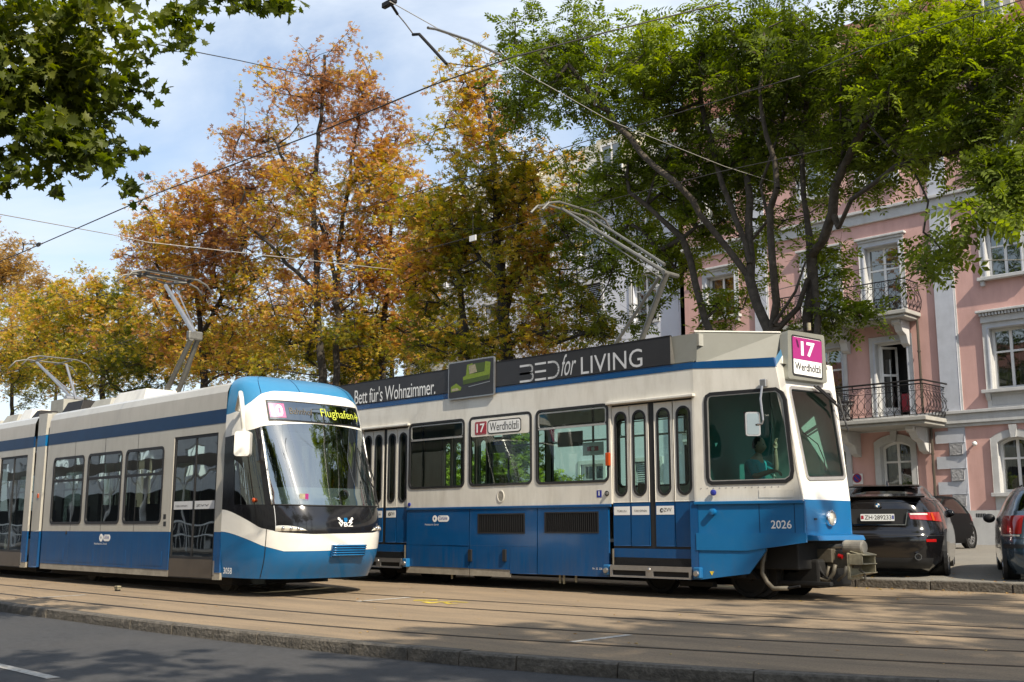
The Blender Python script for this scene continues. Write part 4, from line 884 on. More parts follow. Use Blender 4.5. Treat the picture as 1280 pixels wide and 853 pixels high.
# the glazing: side lights, pillars and windscreen
patch('header', 'white_paint', -90, 90, stop, headt, T1, .002)
patch('roof_cap', 'skylit_blue', -90, 90, headt, C(3.685), T1, 0, nz=16)
patch('corner_post', 'black_gloss', -90, -84.5, scut, stop, T1, .001, na=8)
patch('corner_post', 'black_gloss', 84.5, 90, scut, stop, T1, .001, na=8)
SPL = pw([(-90, 0), (90, 0)])
ws_a0, ws_a1 = -52, 56
for s, a0, a1 in ((-1, -84.5, -58), (1, 60, 84.5)):
    patch('side_light', 'dark_glass', a0, a1, scut, stop, T1, -.004, na=16)
    x = -58 if s < 0 else 60
    patch('pillar', 'black_gloss', min(x, -52 if s < 0 else 56), max(x, -52 if s < 0 else 56), scut, stop, T1, .004, na=10)
wsn = patch('windscreen', 'windscreen_glass', ws_a0, ws_a1, scut, stop, T1, -.004, na=50, nz=20)
# pale line of the windscreen seal
for a in (-51.5, 55.5):
    MB().tube([N(a, scut(a) + (stop(a) - scut(a)) * t, .008) for t in np.linspace(0, 1, 14)], .016, 6).build('windscreen_seal', 'steel', wsn, smooth=True)
MB().tube([N(a, scut(a), .006) for a in np.linspace(-51, 55, 30)], .012, 6).build('windscreen_seal', 'rubber', wsn, smooth=True)
# panel seams
MB().tube([N(-58, z, .003) for z in np.linspace(.31, whitet(-58), 14)], .006, 5).build('nose_seam', 'rubber', T1)
MB().tube([N(-50, whitet(-50) + (scut(-50) - whitet(-50)) * t, .003) for t in np.linspace(0, 1, 6)], .005, 5).build('nose_seam', 'print_silver', T1)
for a in (-45, -5, 38): MB().tube([N(a, z, .002) for z in np.linspace(headt(a), 3.66, 12)], .005, 5).build('roof_seam', 'navy_stripe', T1)
# destination display
disp = MB(); A = np.linspace(-41, 41, 26)
_s = lambda a: math.copysign(abs(math.sin(R(a))) ** (2 / NE), a)
def NS(a0, a1, t, z, o): v = _s(a0) + (_s(a1) - _s(a0)) * t; return N(math.degrees(math.copysign(math.asin(min(1, abs(v)) ** (NE / 2)), v)), z, o)
def dpatch(name, mat, a0, a1, z0, z1, o, par):
    return MB().grid([[N(a, (z0 + (z1 - z0) * k / 6) + .0 * a, o) for a in np.linspace(a0, a1, 26)] for k in range(7)]).build(name, mat, par, smooth=True)
dd = dpatch('destination_display', 'rubber', -41, 41, 2.84, 3.20, .012, T1)
dpatch('display_glass', 'dark_glass', -39, 39, 2.865, 3.175, .024, dd)
dpatch('number_field', 'display_pink', -38.5, -22, 2.90, 3.14, .027, dd)
def nose_text(s, a0, a1, z0, z1, mat, par, o=.02, sp=1.0, offv=0):
    f = lambda u, v, w: NS(a0, a1, u, z0 + v * (z1 - z0), o); return text(s, f, 0, 0, width=1, height=1, mat=mat, parent=par, w=0, sp=sp, off=offv)
nose_text('10', -36.5, -24, 2.92, 3.12, 'print_white', dd, .030, offv=.03)
nose_text('Bahnhof', -18, -2, 2.97, 3.08, 'coupler_brown', dd, .03); nose_text('Flughafen', .05, 26, 2.92, 3.11, 'led_yellow', dd, .03)
# aeroplane symbol
m = MB(); ap = [(0, .5), (.45, .5), (.2, .95), (.32, .95), (.66, .56), (.95, .5), (.66, .44), (.32, .05), (.2, .05), (.45, .5)]
def npoly(pts, a0, a1, z0, z1, o): return [NS(a0, a1, p[0], z0 + p[1] * (z1 - z0), o) for p in pts]
m.add(npoly([(0, .44), (1, .47), (1, .53), (0, .56)], 28.5, 36, 2.92, 3.11, .030), [(0, 1, 2, 3)]); m.add(npoly([(.55, .5), (.25, .95), (.38, .95), (.8, .5)], 28.5, 36, 2.92, 3.11, .030), [(0, 1, 2, 3)])
m.add(npoly([(.55, .5), (.25, .05), (.38, .05), (.8, .5)], 28.5, 36, 2.92, 3.11, .0302), [(0, 1, 2, 3)]); m.add(npoly([(.0, .3), (.12, .3), (.12, .7), (0, .7)], 28.5, 36, 2.92, 3.11, .0304), [(0, 1, 2, 3)])
m.build('aeroplane_symbol', 'led_yellow', dd)
# headlights
for a0, a1, zs in ((-50, -22, 1), (18, 44, 1)):
    s = -1 if a0 < 0 else 1
    def hz(t, up):  # almond outline
        tt = t if s < 0 else 1 - t
        return (1.045 + .01 * tt if not up else 1.045 + .14 * (1 - tt) ** .6 * (tt + .25) ** .35 + .0)
    P = [[N(a0 + (a1 - a0) * t, hz(t, 0) + (hz(t, 1) - hz(t, 0)) * k / 5, .006 + .012 * math.sin(PI * k / 5)) for t in np.linspace(0, 1, 16)] for k in range(6)]
    h = MB().grid(P).build('headlight', 'clear_lens', T1, smooth=True)
    for t in (.25, .5, .72):
        p = N(a0 + (a1 - a0) * t, 1.10 - .02 * t, .016); MB().sphere(p, .028, 8).build('lamp', 'chrome', h, smooth=True)
# emblem on the apron
e_ = nose_text('VBZ', -1.4, 2.4, 1.12, 1.19, 'print_white', T1, .006, offv=.02)
m = MB(); m.add(npoly([(.2, 1), (.8, 1), (.8, .4), (.5, 0), (.2, .4)], -.15, .75, 1.18, 1.26, .009), [(0, 1, 2, 3, 4)]); m.build('emblem_shield', 'bright_blue_paint', T1)
for s in (-1, 1):
    m = MB(); pts = [(0, 0), (.5, .1), (.7, .5), (1, .6), (.9, 1), (.5, .9), (.3, .5), (.0, .5)]
    pts = [((p[0] if s > 0 else 1 - p[0]), p[1]) for p in pts]; m.add(npoly(pts, (-1.6 if s < 0 else .95), (-.25 if s < 0 else 2.7), 1.18, 1.27, .008), [tuple(range(8))]); m.build('emblem_lion', 'print_white', T1)
# coupler hatch grille on the nose
gr = MB().grid([[N(a, z, .05) for a in np.linspace(-4, 11, 8)] for z in np.linspace(.64, .83, 5)]).build('coupler_hatch', 'blue_paint', T1)
for k in range(5): z = .655 + k * .038; MB().tube([N(a, z + .012, .062) for a in np.linspace(-3.5, 10.5, 8)], .013, 5).build('slat', 'bright_blue_paint', gr, smooth=True)
m = MB()
for a in (-4, 11): m.add([N(a, .64, .05), N(a, .83, .05), N(a, .83, -.01), N(a, .64, -.01)], [(0, 1, 2, 3)])
m.add([N(-4, .83, .05), N(11, .83, .05), N(11, .83, -.01), N(-4, .83, -.01)], [(0, 1, 2, 3)]); m.build('hatch_rim', 'bright_blue_paint', gr)
# orange side lamp, wipers, mirror
p = N(-68, 1.54, .012); MB().sphere(p, .05, 8, (1, .4, .75)).build('indicator_lamp', 'orange_lens', T1, smooth=True)
wp1 = MB().tube([N(40, 1.42, .03), N(34, 1.75, .05), N(22, 2.0, .05), N(20, 2.3, .05)], .012, 6).build('wiper', 'rubber', T1)
MB().tube([N(20, 1.55, .035), N(34, 2.0, .045), N(27, 2.5, .04)], .010, 6).build('blade', 'rubber', wp1); MB().tube([N(50, 1.5, .03), N(44, 1.95, .045), N(30, 2.45, .04)], .010, 6).build('blade', 'rubber', wp1)
mir = MB().tube([N(-72, 3.02, .0), N(-74, 3.02, .12), P3(301, 491, Y1 - .14), P3(302, 500, Y1 - .18), P3(305, 541, Y1 - .18)], .04, 10).build('mirror_arm', 'white_paint', T1, smooth=True)
f_m = plane_fr(P3(304, 555, Y1 - .18), _RT, (0, 0, 1)); PL('mirror_housing', 'white_paint', rrect(-.125, .125, -.20, .20, .05), [], .16, lambda u, v, w: f_m(u, v, w - .08), mir, bevel=.025)
# interior of the driving cab
MB().grid([[N(a, z, -.12 - .25 * (1.8 - z)) for a in np.linspace(-70, 70, 20)] for z in (1.46, 1.75)]).build('dashboard_wall', 'interior_grey', T1)
m = MB(); P = [N(a, 1.75, -.13) for a in np.linspace(-70, 70, 20)]; m.add(P + [(XS - .1, YC1 + 1, 1.75), (XS - .1, YC1 - 1, 1.75)], [tuple(range(22))]); m.build('dashboard', 'interior_grey', T1)
p = N(2, 1.64, -.05); MB().lathe(p, (1, -.2, 0), [(0, .001), (0, .085), (.02, .085), (.02, .05), (.0, .045)], 20).build('round_gauge', 'rubber', T1)
for a in (-26, -23): PL('sticker', 'coupler_cream' if a == -26 else 'magenta', rect(0, .09, 0, .12), [], .004, plane_fr(N(a, 1.52, -.02), (N(a + 1, 1.5) - N(a, 1.5)), (0, 0, 1)), T1)
MB().box(XS - .9, XS - .35, YC1 - .3, YC1 + .3, 1.2, 2.35).build('driver_seat', 'interior_dark', T1, bevel=.08)
MB().box(XS - 1.2, XS - 1.16, Y1 + .1, Y1 + W1 - .1, .4, 3.3).build('cab_partition', 'interior_dark', T1)
text('3058', XZ(Y1 - .03), PY(281, 718, Y1)[0], c2(285, 717.5)[1], width=.26, height=.10, parent=T1, off=.01, w=0)
# ----- body modules -----
ztop, zs1, zs0 = c2(283, 481)[1], c2(283, 511)[1], c2(283, 528.5)[1]; zbw = c2(214, 665)[1]; zsk = c2(210, 717)[1]
def module(x0, x1, wins, doors, last=False):
    mod = None
    for side in (0, 1):
        s = 1 if side == 0 else -1; fr = XZ(Y1 if side == 0 else Y1 + W1, s); yy = (Y1 if side == 0 else Y1 + W1)
        dt = c2(270, 541)[1]
        outl = [(x0, zbw)]
        for a, b in doors: outl += [(a, zbw), (a, dt), (b, dt), (b, zbw)]
        outl += [(x1, zbw), (x1, zs0), (x0, zs0)]
        outl = [p for i, p in enumerate(outl) if i == 0 or p != outl[i - 1]]
        PL('side_wall', 'shaded_white_paint', outl, [rrect(a, b, c, d, .09) for a, b, c, d in wins], .04, fr, T1)
        PL('roof_stripe', 'navy_stripe', rect(x0, x1, zs0 + .002, zs1), [], .04, XZ(yy - .004 * s, s), T1, bevel=.006)
        m = MB(); P = [(x, yy + v[0] * s, v[1]) for x in (x0, x1) for v in ((0, zs1 + .002), (.01, ztop - .12), (.06, ztop), (.14, ztop + .05), (.25, ztop + .06))]
        m.grid([P[:5], P[5:]]); m.build('roof_fascia', 'shaded_white_paint', T1, smooth=False)
        for a, b, c, d in wins:
            g = PL('window', 'rubber', rrect(a - .02, b + .02, c - .02, d + .02, .11), [rrect(a + .03, b - .03, c + .03, d - .03, .07)], .03, XZ(yy - .008 * s, s), T1)
            PL('pane', 'dark_glass', rrect(a + .01, b - .01, c + .01, d - .01, .08), [], 0, XZ(yy + .006 * s, s), g)
            PL('opening_bar', 'rubber', rect(a + .03, b - .03, d - .50, d - .45), [], .012, XZ(yy - .002 * s, s), g)
        cut = sorted([x0, x1] + [q for d in doors for q in d])
        seg = [(cut[i], cut[i + 1]) for i in range(0, len(cut) - 1, 2)]
        for a, b in seg:
            n = max(1, round((b - a) / 1.35)) if b - a > .5 else 1
            for k in range(n):
                q0, q1 = a + (b - a) * k / n, a + (b - a) * (k + 1) / n
                pn = PL('lower_panel', 'blue_paint', rect(q0 + .003, q1 - .003, zsk + .06, zbw - .002), [], .03, XZ(yy, s), T1, bevel=.004)
                if q1 - q0 > 1: PL('access_flap', 'blue_paint', rrect(q0 + .25, q1 - .25, zsk + .12, zsk + .38, .03), [], .02, XZ(yy - .004 * s, s), pn, bevel=.003)
                if q1 - q0 > .5 and k: PL('wall_seam', 'rubber', rect(q0 - .005, q0 + .005, zbw, zs0), [], .003, XZ(yy - .002 * s, s), T1)
            PL('sill', 'sill_grey', rect(a, b, zsk - .055, zsk + .055), [], .04, XZ(yy + .004 * s, s), T1, bevel=.006)
        for a, b in doors:
            zp = c2(270, 697)[1]; c = (a + b) / 2
            d = PL('door', 'rubber', rect(a, b, zsk - .06, dt), [rect(a + .05, c - .018, zp, dt - .05), rect(c + .018, b - .05, zp, dt - .05)], .04, XZ(yy + .012 * s, s), T1)
            for q0, q1 in ((a + .04, c - .012), (c + .012, b - .04)):
                PL('door_glass', 'dark_glass', rect(q0, q1, zp - .01, dt - .04), [], 0, XZ(yy + .026 * s, s), d)
                if side == 0 and not last:
                    PL('notice', 'print_silver', rect(q0 + .02, q1 - .02, zp + .80, zp + .94), [], .003, XZ(yy + .020), d)
                    text('TÜRE ÖFFNEN' if q0 < c - .1 else 'ZVV', XZ(yy + .0165), q0 + .08, zp + .845, width=(q1 - q0) * .6, height=.035, mat='print_black', parent=d, w=0)
                MB().tube([((q0 + q1) / 2 + (.2 if q0 < c else -.2), yy + .05 * s, zp + .15), ((q0 + q1) / 2 + (.2 if q0 < c else -.2), yy + .05 * s, dt - .3)], .015, 6).build('door_handrail', 'steel', d)
            PL('door_foot', 'brown_panel', rect(a + .02, b - .02, zsk - .04, zp - .045), [], .02, XZ(yy + .004 * s, s), d, bevel=.005)
            PL('door_jamb', 'steel', rect(b + .006, b + .05, zsk + .02, zsk + .25), [], .02, XZ(yy - .004 * s, s), d)
    MB().box(x0, x1, Y1 + .2, Y1 + W1 - .2, ztop - .02, ztop + .05).build('roof', 'roof_grey', T1)
    MB().box(x0, x1, Y1 + .05, Y1 + W1 - .05, .33, .38).build('floor', 'interior_dark', T1)
    MB().box(x0, x1, Y1 + .05, Y1 + W1 - .05, zs0 - .12, zs0 - .08).build('ceiling', 'interior_grey', T1)
    MB().box(x0, x1, Y1 + .25, Y1 + W1 - .25, .16, .32).build('underfloor', 'under_dark', T1)
    for a, b, c, d in wins:
        for q in (Y1 + .25, Y1 + W1 - .75):
            m = MB().box(a + .2, a + .6, q, q + .48, .82, .88); m.box(a + .2, a + .26, q, q + .48, .9, 1.55); m.box(a + .3, a + .45, q + .1, q + .3, .38, .82); m.build('passenger_seat', 'seat_blue', T1, bevel=.015)
wr = lambda a, b, t, u: winrect(a, b, t, u, c2)
X1a = c2(57.5, 600)[0]
WA = [wr(68.6, 106, 570, 654.3), wr(111.8, 153.4, 564.5, 653.8), wr(159, 205.5, 559, 653.5)]
DA = (c2(215.6, 600)[0], c2(270.6, 600)[0])
module(X1a, XS + .002, WA, [DA])
X2b = c2(39, 600)[0]; X2a = X2b - 7.5
DB = (c2(0, 600)[0] - .05, c2(32.5, 600)[0])
module(X2a, X2b, [(X2a + .5 + 1.5 * k, X2a + 1.6 + 1.5 * k, WA[2][2], WA[2][3]) for k in range(3)], [DB], True)
# articulation: bellows and the narrow portal between them
xb0, xb1 = c2(43.5, 600)[0], c2(53.5, 600)[0]
for a, b in ((X2b, xb0), (xb1, X1a)):
    n = max(3, int((b - a) / .045)); P = []
    for k in range(2 * n + 1):
        x = a + (b - a) * k / (2 * n); d = .10 + (.05 if k % 2 else 0); P.append([(x, Y1 + d, .45), (x, Y1 + d, ztop - .1 - d), (x, Y1 + W1 - d, ztop - .1 - d), (x, Y1 + W1 - d, .45)])
    MB().grid(P).build('bellows', 'rubber', T1)
po = PL('portal', 'shaded_white_paint', rect(xb0, xb1, zbw, zs0 - .002), [], .1, XZ(Y1), T1, bevel=.01)
PL('portal_foot', 'blue_paint', rect(xb0, xb1, .28, zbw - .004), [], .1, XZ(Y1), T1, bevel=.01); PL('portal_stripe', 'bright_blue_paint', rect(xb0, xb1, zs0, zs1), [], .1, XZ(Y1 - .003), T1)
PL('portal_top', 'shaded_white_paint', rect(xb0, xb1, zs1 + .003, ztop + .05), [], .1, XZ(Y1), T1, bevel=.01)
MB().box(xb0, xb1, Y1 + .1, Y1 + W1, ztop - .05, ztop + .08).build('portal_roof', 'roof_grey', T1)
p = c2(48, 620); MB().box(p[0] - .03, p[0] + .03, Y1 - .02, Y1, p[1] - .05, p[1] + .05).build('indicator_lamp', 'orange_lens', T1, bevel=.01)
# wheels of this tram
for xw in (XS - .9, XS - 6.2, X2a + 1):
    for y in (YC1 - .5, YC1 + .5):
        MB().lathe((xw, y, .30), (0, -1 if y < YC1 else 1, 0), [(-.06, .001), (-.06, .32), (-.02, .32), (-.02, .29), (.05, .285), (.05, .2), (.05, .001)], 24).build('wheel', 'coupler_brown', T1)
# logo below the windows
u0, v0 = c2(124.5, 676.5); u1, v1 = c2(138, 668.5)
PL('logo_pill', 'print_white', rrect(u0 + .16, u1, v0, v1, .06), [], .003, XZ(Y1 - .004), T1); PL('logo_disc', 'print_white', circ(u0 + .06, (v0 + v1) / 2, .075), [circ(u0 + .05, (v0 + v1) / 2, .026)], .003, XZ(Y1 - .004), T1)
text('ZüriLinie', XZ(Y1 - .006), u0 + .2, v0 + .045, width=u1 - u0 - .24, height=.07, mat='print_blue', parent=T1, w=0)
u0, v0 = c2(118, 679.5); text('Mobilität für Zürich', XZ(Y1 - .005), u0, v0 - .02, width=.55, height=.035, parent=T1, w=0)
for px, py in ((206, 646), (206, 655)): q = wr(px - 1.6, px + 1.6, py - 3, py + 3); PL('sticker', 'print_black', rect(*q), [], .003, XZ(Y1 - .003), T1)
p = c2(83, 666); PL('door_button', 'rubber', circ(p[0], p[1], .035), [], .01, XZ(Y1 - .008), T1)
# roof equipment
def roofbox(px0, px1, h, y0, y1, mat='roof_grey', name='roof_equipment', sl=.12):
    x0, x1 = PY(px0, 520, (y0 + Y1) / 2 + .3)[0], PY(px1, 500, (y0 + Y1) / 2 + .3)[0]; z0 = ztop + .05
    MB().hexa([(x0, y0, z0), (x1, y0, z0), (x1, y1, z0), (x0, y1, z0)], [(x0 + sl, y0 + sl, z0 + h), (x1 - sl, y0 + sl, z0 + h), (x1 - sl, y1 - sl, z0 + h), (x0 + sl, y1 - sl, z0 + h)]).build(name, mat, T1, bevel=.015)
roofbox(111, 139, .26, Y1 + .5, Y1 + W1 - .4); roofbox(139, 182, .32, Y1 + .5, Y1 + W1 - .4, 'cream_paint'); roofbox(80, 106, .30, Y1 + .4, Y1 + W1 - .4, 'dark_metal')
roofbox(3, 24, .28, Y1 + .5, Y1 + W1 - .4); roofbox(24, 41, .34, Y1 + .5, Y1 + W1 - .4, 'cream_paint'); roofbox(-60, 2, .2, Y1 + .5, Y1 + W1 - .4); roofbox(45, 56, .22, Y1 + .3, Y1 + W1 - .4, 'dark_metal')
# big pantograph
YP = YC1; q3 = lambda px, py, dy=0: P3(px, py, YP + dy)
pa = empty('pantograph', (q3(215, 490).x, YP, ztop + .1), 'tall steel single-arm pantograph on the roof behind the rounded blue nose', 'pantograph')
MB().tube([q3(203, 500, -.1), q3(239, 424, -.1)], .055, 8).build('lower_arm', 'pantograph_grey', pa); MB().tube([q3(219, 500, .1), q3(247, 425, .1)], .055, 8).build('lower_arm', 'pantograph_grey', pa)
MB().tube([q3(228, 492, .15), q3(247, 428, .15)], .010, 5).build('guide_rod', 'pantograph_grey', pa)
kn = q3(243, 420); MB().box(kn.x - .05, kn.x + .07, YP - .16, YP + .16, kn.z - .09, kn.z + .09).build('knee_joint', 'pantograph_grey', pa, bevel=.03)
MB().tube([q3(243, 417, -.05), q3(207, 357, -.05)], [.055, .04], 10).build('upper_arm', 'steel', pa); MB().tube([q3(244, 414, .1), q3(220, 360, .1)], .014, 6).build('guide_rod', 'steel', pa)
hd = q3(207, 352)
MB().tube([hd + Vector((.0, 0, -.05)), hd + Vector((.02, -.55, .06))], .025, 6).build('head_strut', 'pantograph_grey', pa); MB().tube([hd + Vector((.0, 0, -.05)), hd + Vector((.02, .55, .06))], .025, 6).build('head_strut', 'pantograph_grey', pa)
for dx in (-.2, .2):
    MB().tube([hd + Vector((dx, -.98, -.13)), hd + Vector((dx, -.85, .02)), hd + Vector((dx, -.62, .10)), hd + Vector((dx, .62, .10)), hd + Vector((dx, .85, .02)), hd + Vector((dx, .98, -.13))], .022, 8).build('collector_bar', 'pantograph_grey', pa, smooth=True)
    MB().box(hd.x + dx - .03, hd.x + dx + .03, YP - .55, YP + .55, hd.z + .115, hd.z + .15).build('contact_strip', 'dark_metal', pa)
for dy in (-.5, .5): MB().box(hd.x - .22, hd.x + .22, YP + dy - .03, YP + dy + .03, hd.z + .04, hd.z + .09).build('cross_bar', 'dark_metal', pa)
MB().box(q3(200, 500).x, q3(232, 500).x, YP - .5, YP + .5, ztop + .05, ztop + .18).build('base_frame', 'dark_metal', pa)
# small pantograph further back
pb_ = empty('pantograph', (q3(90, 505).x, YP, ztop + .1), 'small folded-open pantograph with thin arms near the left edge, behind the grey tram roof', 'pantograph')
bs = q3(92, 500)
MB().tube([bs, q3(46, 453)], .035, 8).build('lower_arm', 'steel', pb_); MB().tube([bs + Vector((0, .15, 0)), q3(47, 454, .25)], .02, 6).build('guide_rod', 'steel', pb_)
MB().tube([bs + Vector((.15, 0, 0)), q3(83, 456)], .03, 8).build('upper_arm', 'steel', pb_)
MB().lathe(bs + Vector((0, -.2, 0)), (0, 1, 0), [(0, .001), (0, .09), (.4, .09), (.4, .001)], 12).build('hinge', 'steel', pb_)
h2 = q3(64, 452)
for k, dx in enumerate((-.42, .42)):
    hh_ = Vector((h2.x + dx, YP, h2.z)); MB().tube([hh_ + Vector((0, -.85, -.22)), hh_ + Vector((0, -.7, -.03)), hh_ + Vector((0, -.45, .04)), hh_ + Vector((0, .45, .04)), hh_ + Vector((0, .7, -.03)), hh_ + Vector((0, .85, -.22))], .018, 8).build('collector_bar', 'pantograph_grey', pb_, smooth=True)
MB().tube([h2 + Vector((-.5, -.3, 0)), h2 + Vector((.5, -.3, 0))], .02, 6).build('cross_bar', 'pantograph_grey', pb_); MB().tube([h2 + Vector((-.5, .3, 0)), h2 + Vector((.5, .3, 0))], .02, 6).build('cross_bar', 'pantograph_grey', pb_)
MB().box(bs.x - .3, bs.x + .4, YP - .4, YP + .4, ztop + .04, bs.z - .04).build('base_frame', 'roof_grey', pb_)
# ---------------- houses ----------------
YF = 34.0
b_ = lambda px, py: PY(px, py, YF)
def XZo(d): return XZ(YF - d)
ZG = .55
PK = empty('apartment_building', (-20, YF, ZG), 'pink rendered house with pale window surrounds and wrought-iron balconies behind the parked cars', 'building')
xl, xr = b_(851, 400)[0], 4.0
zS1 = b_(1200, 530)[1]; zS1t = b_(1200, 514)[1]; zS2 = b_(1093, 262)[1]; zEave = b_(1077, 112)[1]
wR = lambda a, b, t, u: (b_(a, u)[0], b_(b, u)[0], b_(a, u)[1], b_(a, t)[1])
R2w = wR(1235, 1278, 285, 347); R1w = wR(1242.5, 1289, 411, 487); R0w = wR(1252, 1296, 547, 616)
D2 = wR(1085.5, 1128, 311, 396); D1 = (b_(1097, 480)[0], b_(1136, 480)[0], 4.55, b_(1136, 425)[1]); D0 = (b_(1103, 600)[0], b_(1141, 600)[0], R0w[2], b_(1120, 552)[1])
D2 = (D2[0], D2[1], 8.05, D2[3])
cM = b_(1027, 350)[0]; M2 = (cM - .6, cM + .6, 8.05, D2[3]); M1 = (cM - .6, cM + .6, R1w[2], R1w[3]); M0 = (cM - .6, cM + .6, R0w[2], R0w[3])
cL = b_(901, 360)[0]; L2 = (cL - .6, cL + .6, R2w[2] + .1, R2w[3] + .1); L1_ = (cL - .6, cL + .6, R1w[2], R1w[3]); L0 = (cL - .6, cL + .6, R0w[2], R0w[3])
cols = [(cL - .6, cL + .6), (cM - .6, cM + .6), D2[:2], R2w[:2], (R2w[0] + 3.6, R2w[1] + 3.6)]
f3 = [(a, b, zS2 + .9, zS2 + 2.7) for a, b in cols]
x5 = (R2w[0] + 3.6, R2w[1] + 3.6)
WINS = [(R2w, 'w'), (R1w, 'w1'), (R0w, 'a'), (D2, 'd'), (D1, 'open'), (D0, 'a'), (M2, 'd'), (M1, 'w1'), (M0, 'a'), (L2, 'w'), (L1_, 'w1'), (L0, 'a'),
        ((*x5, *R2w[2:]), 'w'), ((*x5, *R1w[2:]), 'w1'), ((*x5, *R0w[2:]), 'a')] + [(w, 'w') for w in f3]
def outl(w, k, d=0):
    a, b, c, e = w
    return arch(a - d, b + d, c - (d if d < 0 else 0), e + d, .16, 8) if k == 'a' else rect(a - d, b + d, c, e + d)
holes = [outl(w, k) for w, k in WINS]
holes = [outl(w, k, .02) if k == 'a' else rect(w[0] - .02, w[1] + .02, w[2] - .02, w[3] + .02) for w, k in WINS]
wall = PL('wall', 'pink_render', rect(xl, xr, b_(1218, 638.4)[1] - .02, zEave), holes, .05, XZo(0), PK)
PL('plinth', 'pale_stone', rect(xl, xr, 0, b_(1218, 648)[1]), [], .4, XZo(.10), PK); zpl = b_(1218, 648)[1]
PL('plinth_cap', 'pale_stone', rect(xl, xr, zpl, b_(1218, 638.4)[1]), [], .4, XZo(.05), PK, bevel=.015)
for k in range(6):
    u, v = b_(1221 + k * 2.1, 644.5); PL('air_slot', 'room_dark', rect(u, u + .035, v - .06, v + .06), [], .01, XZo(.056), PK)
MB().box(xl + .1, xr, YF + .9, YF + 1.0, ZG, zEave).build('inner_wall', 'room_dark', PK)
random.seed(3)
def house_window(w, k, par, cur=True, glassm='house_glass', y=None, trans=.66, frm='window_white'):
    Y = (YF if y is None else y) + .20; a, b, c, d = w; f = .075; cx = (a + b) / 2; zt = c + (d - c) * trans
    o = outl(w, k); hs = [rect(a + f, cx - .045, c + f + .02, zt - .03), rect(cx + .045, b - f, c + f + .02, zt - .03)]
    if k == 'a':
        def half(x0, x1):
            top = arch(a + f, b - f, c, d - f, .14, 12)[2:]; seg = [p for p in top if x0 <= p[0] <= x1]
            zc = max(p[1] for p in seg) ; 
            return [(x0, zt + .03), (x1, zt + .03)] + ([(x1, seg[0][1])] if abs(seg[0][0] - x1) > .01 else []) + seg + ([(x0, seg[-1][1])] if abs(seg[-1][0] - x0) > .01 else [])
        hs += [half(a + f, cx - .045), half(cx + .045, b - f)]
    else: hs += [rect(a + f, cx - .045, zt + .03, d - f), rect(cx + .045, b - f, zt + .03, d - f)]
    fr = XZ(Y); g = PL('window', frm, o, hs, .06, fr, par, bevel=.006)
    for h in hs: PL('pane', glassm, h, [], 0, XZ(Y + .03), g)
    if cur:
        t = random.random()
        for x0, x1 in ((a + .02, a + (b - a) * (.3 + .15 * t)), (b - (b - a) * (.3 + .15 * t), b - .02)):
            m = MB(); n = 14; P = [[(x0 + (x1 - x0) * i / n, Y + .16 + .02 * math.sin(i * 1.9), z) for z in (c + .05, d - .02)] for i in range(n + 1)]; m.grid(P); m.build('curtain', 'curtain', g)
    return g
for w, k in WINS:
    a, b, c, d = w
    if k == 'open': continue
    house_window(w, k, PK, True, trans=.62 if k != 'd' else .68)
# the open balcony door of the first floor: leaf swung in
a, b, c, d = D1
g = PL('window', 'window_white', rect(a, b, c, d), [rect(a + .06, b - .06, c + .04, d - .06)], .06, XZ(YF + .2), PK, bevel=.006)
lf = plane_fr((a + .06, YF + .22, c), (.55, .62, 0), (0, 0, 1)); wd = .58
PL('door_leaf', 'window_white', rect(0, wd, .04, d - c - .08), [rect(.07, wd - .07, .5, 1.55), rect(.07, wd - .07, 1.63, d - c - .16)], .05, lf, g); PL('pane', 'house_glass', rect(.07, wd - .07, .5, d - c - .16), [], 0, lambda u, v, w: lf(u, v, w + .02), g)
PL('curtain', 'curtain', rect(a + .1, a + .28, c + .05, d - .5), [], .02, XZ(YF + .45), g)
MB().box(b - .55, b - .12, YF + .6, YF + .68, c + .35, c + .95).build('chair_back', 'print_red', g)
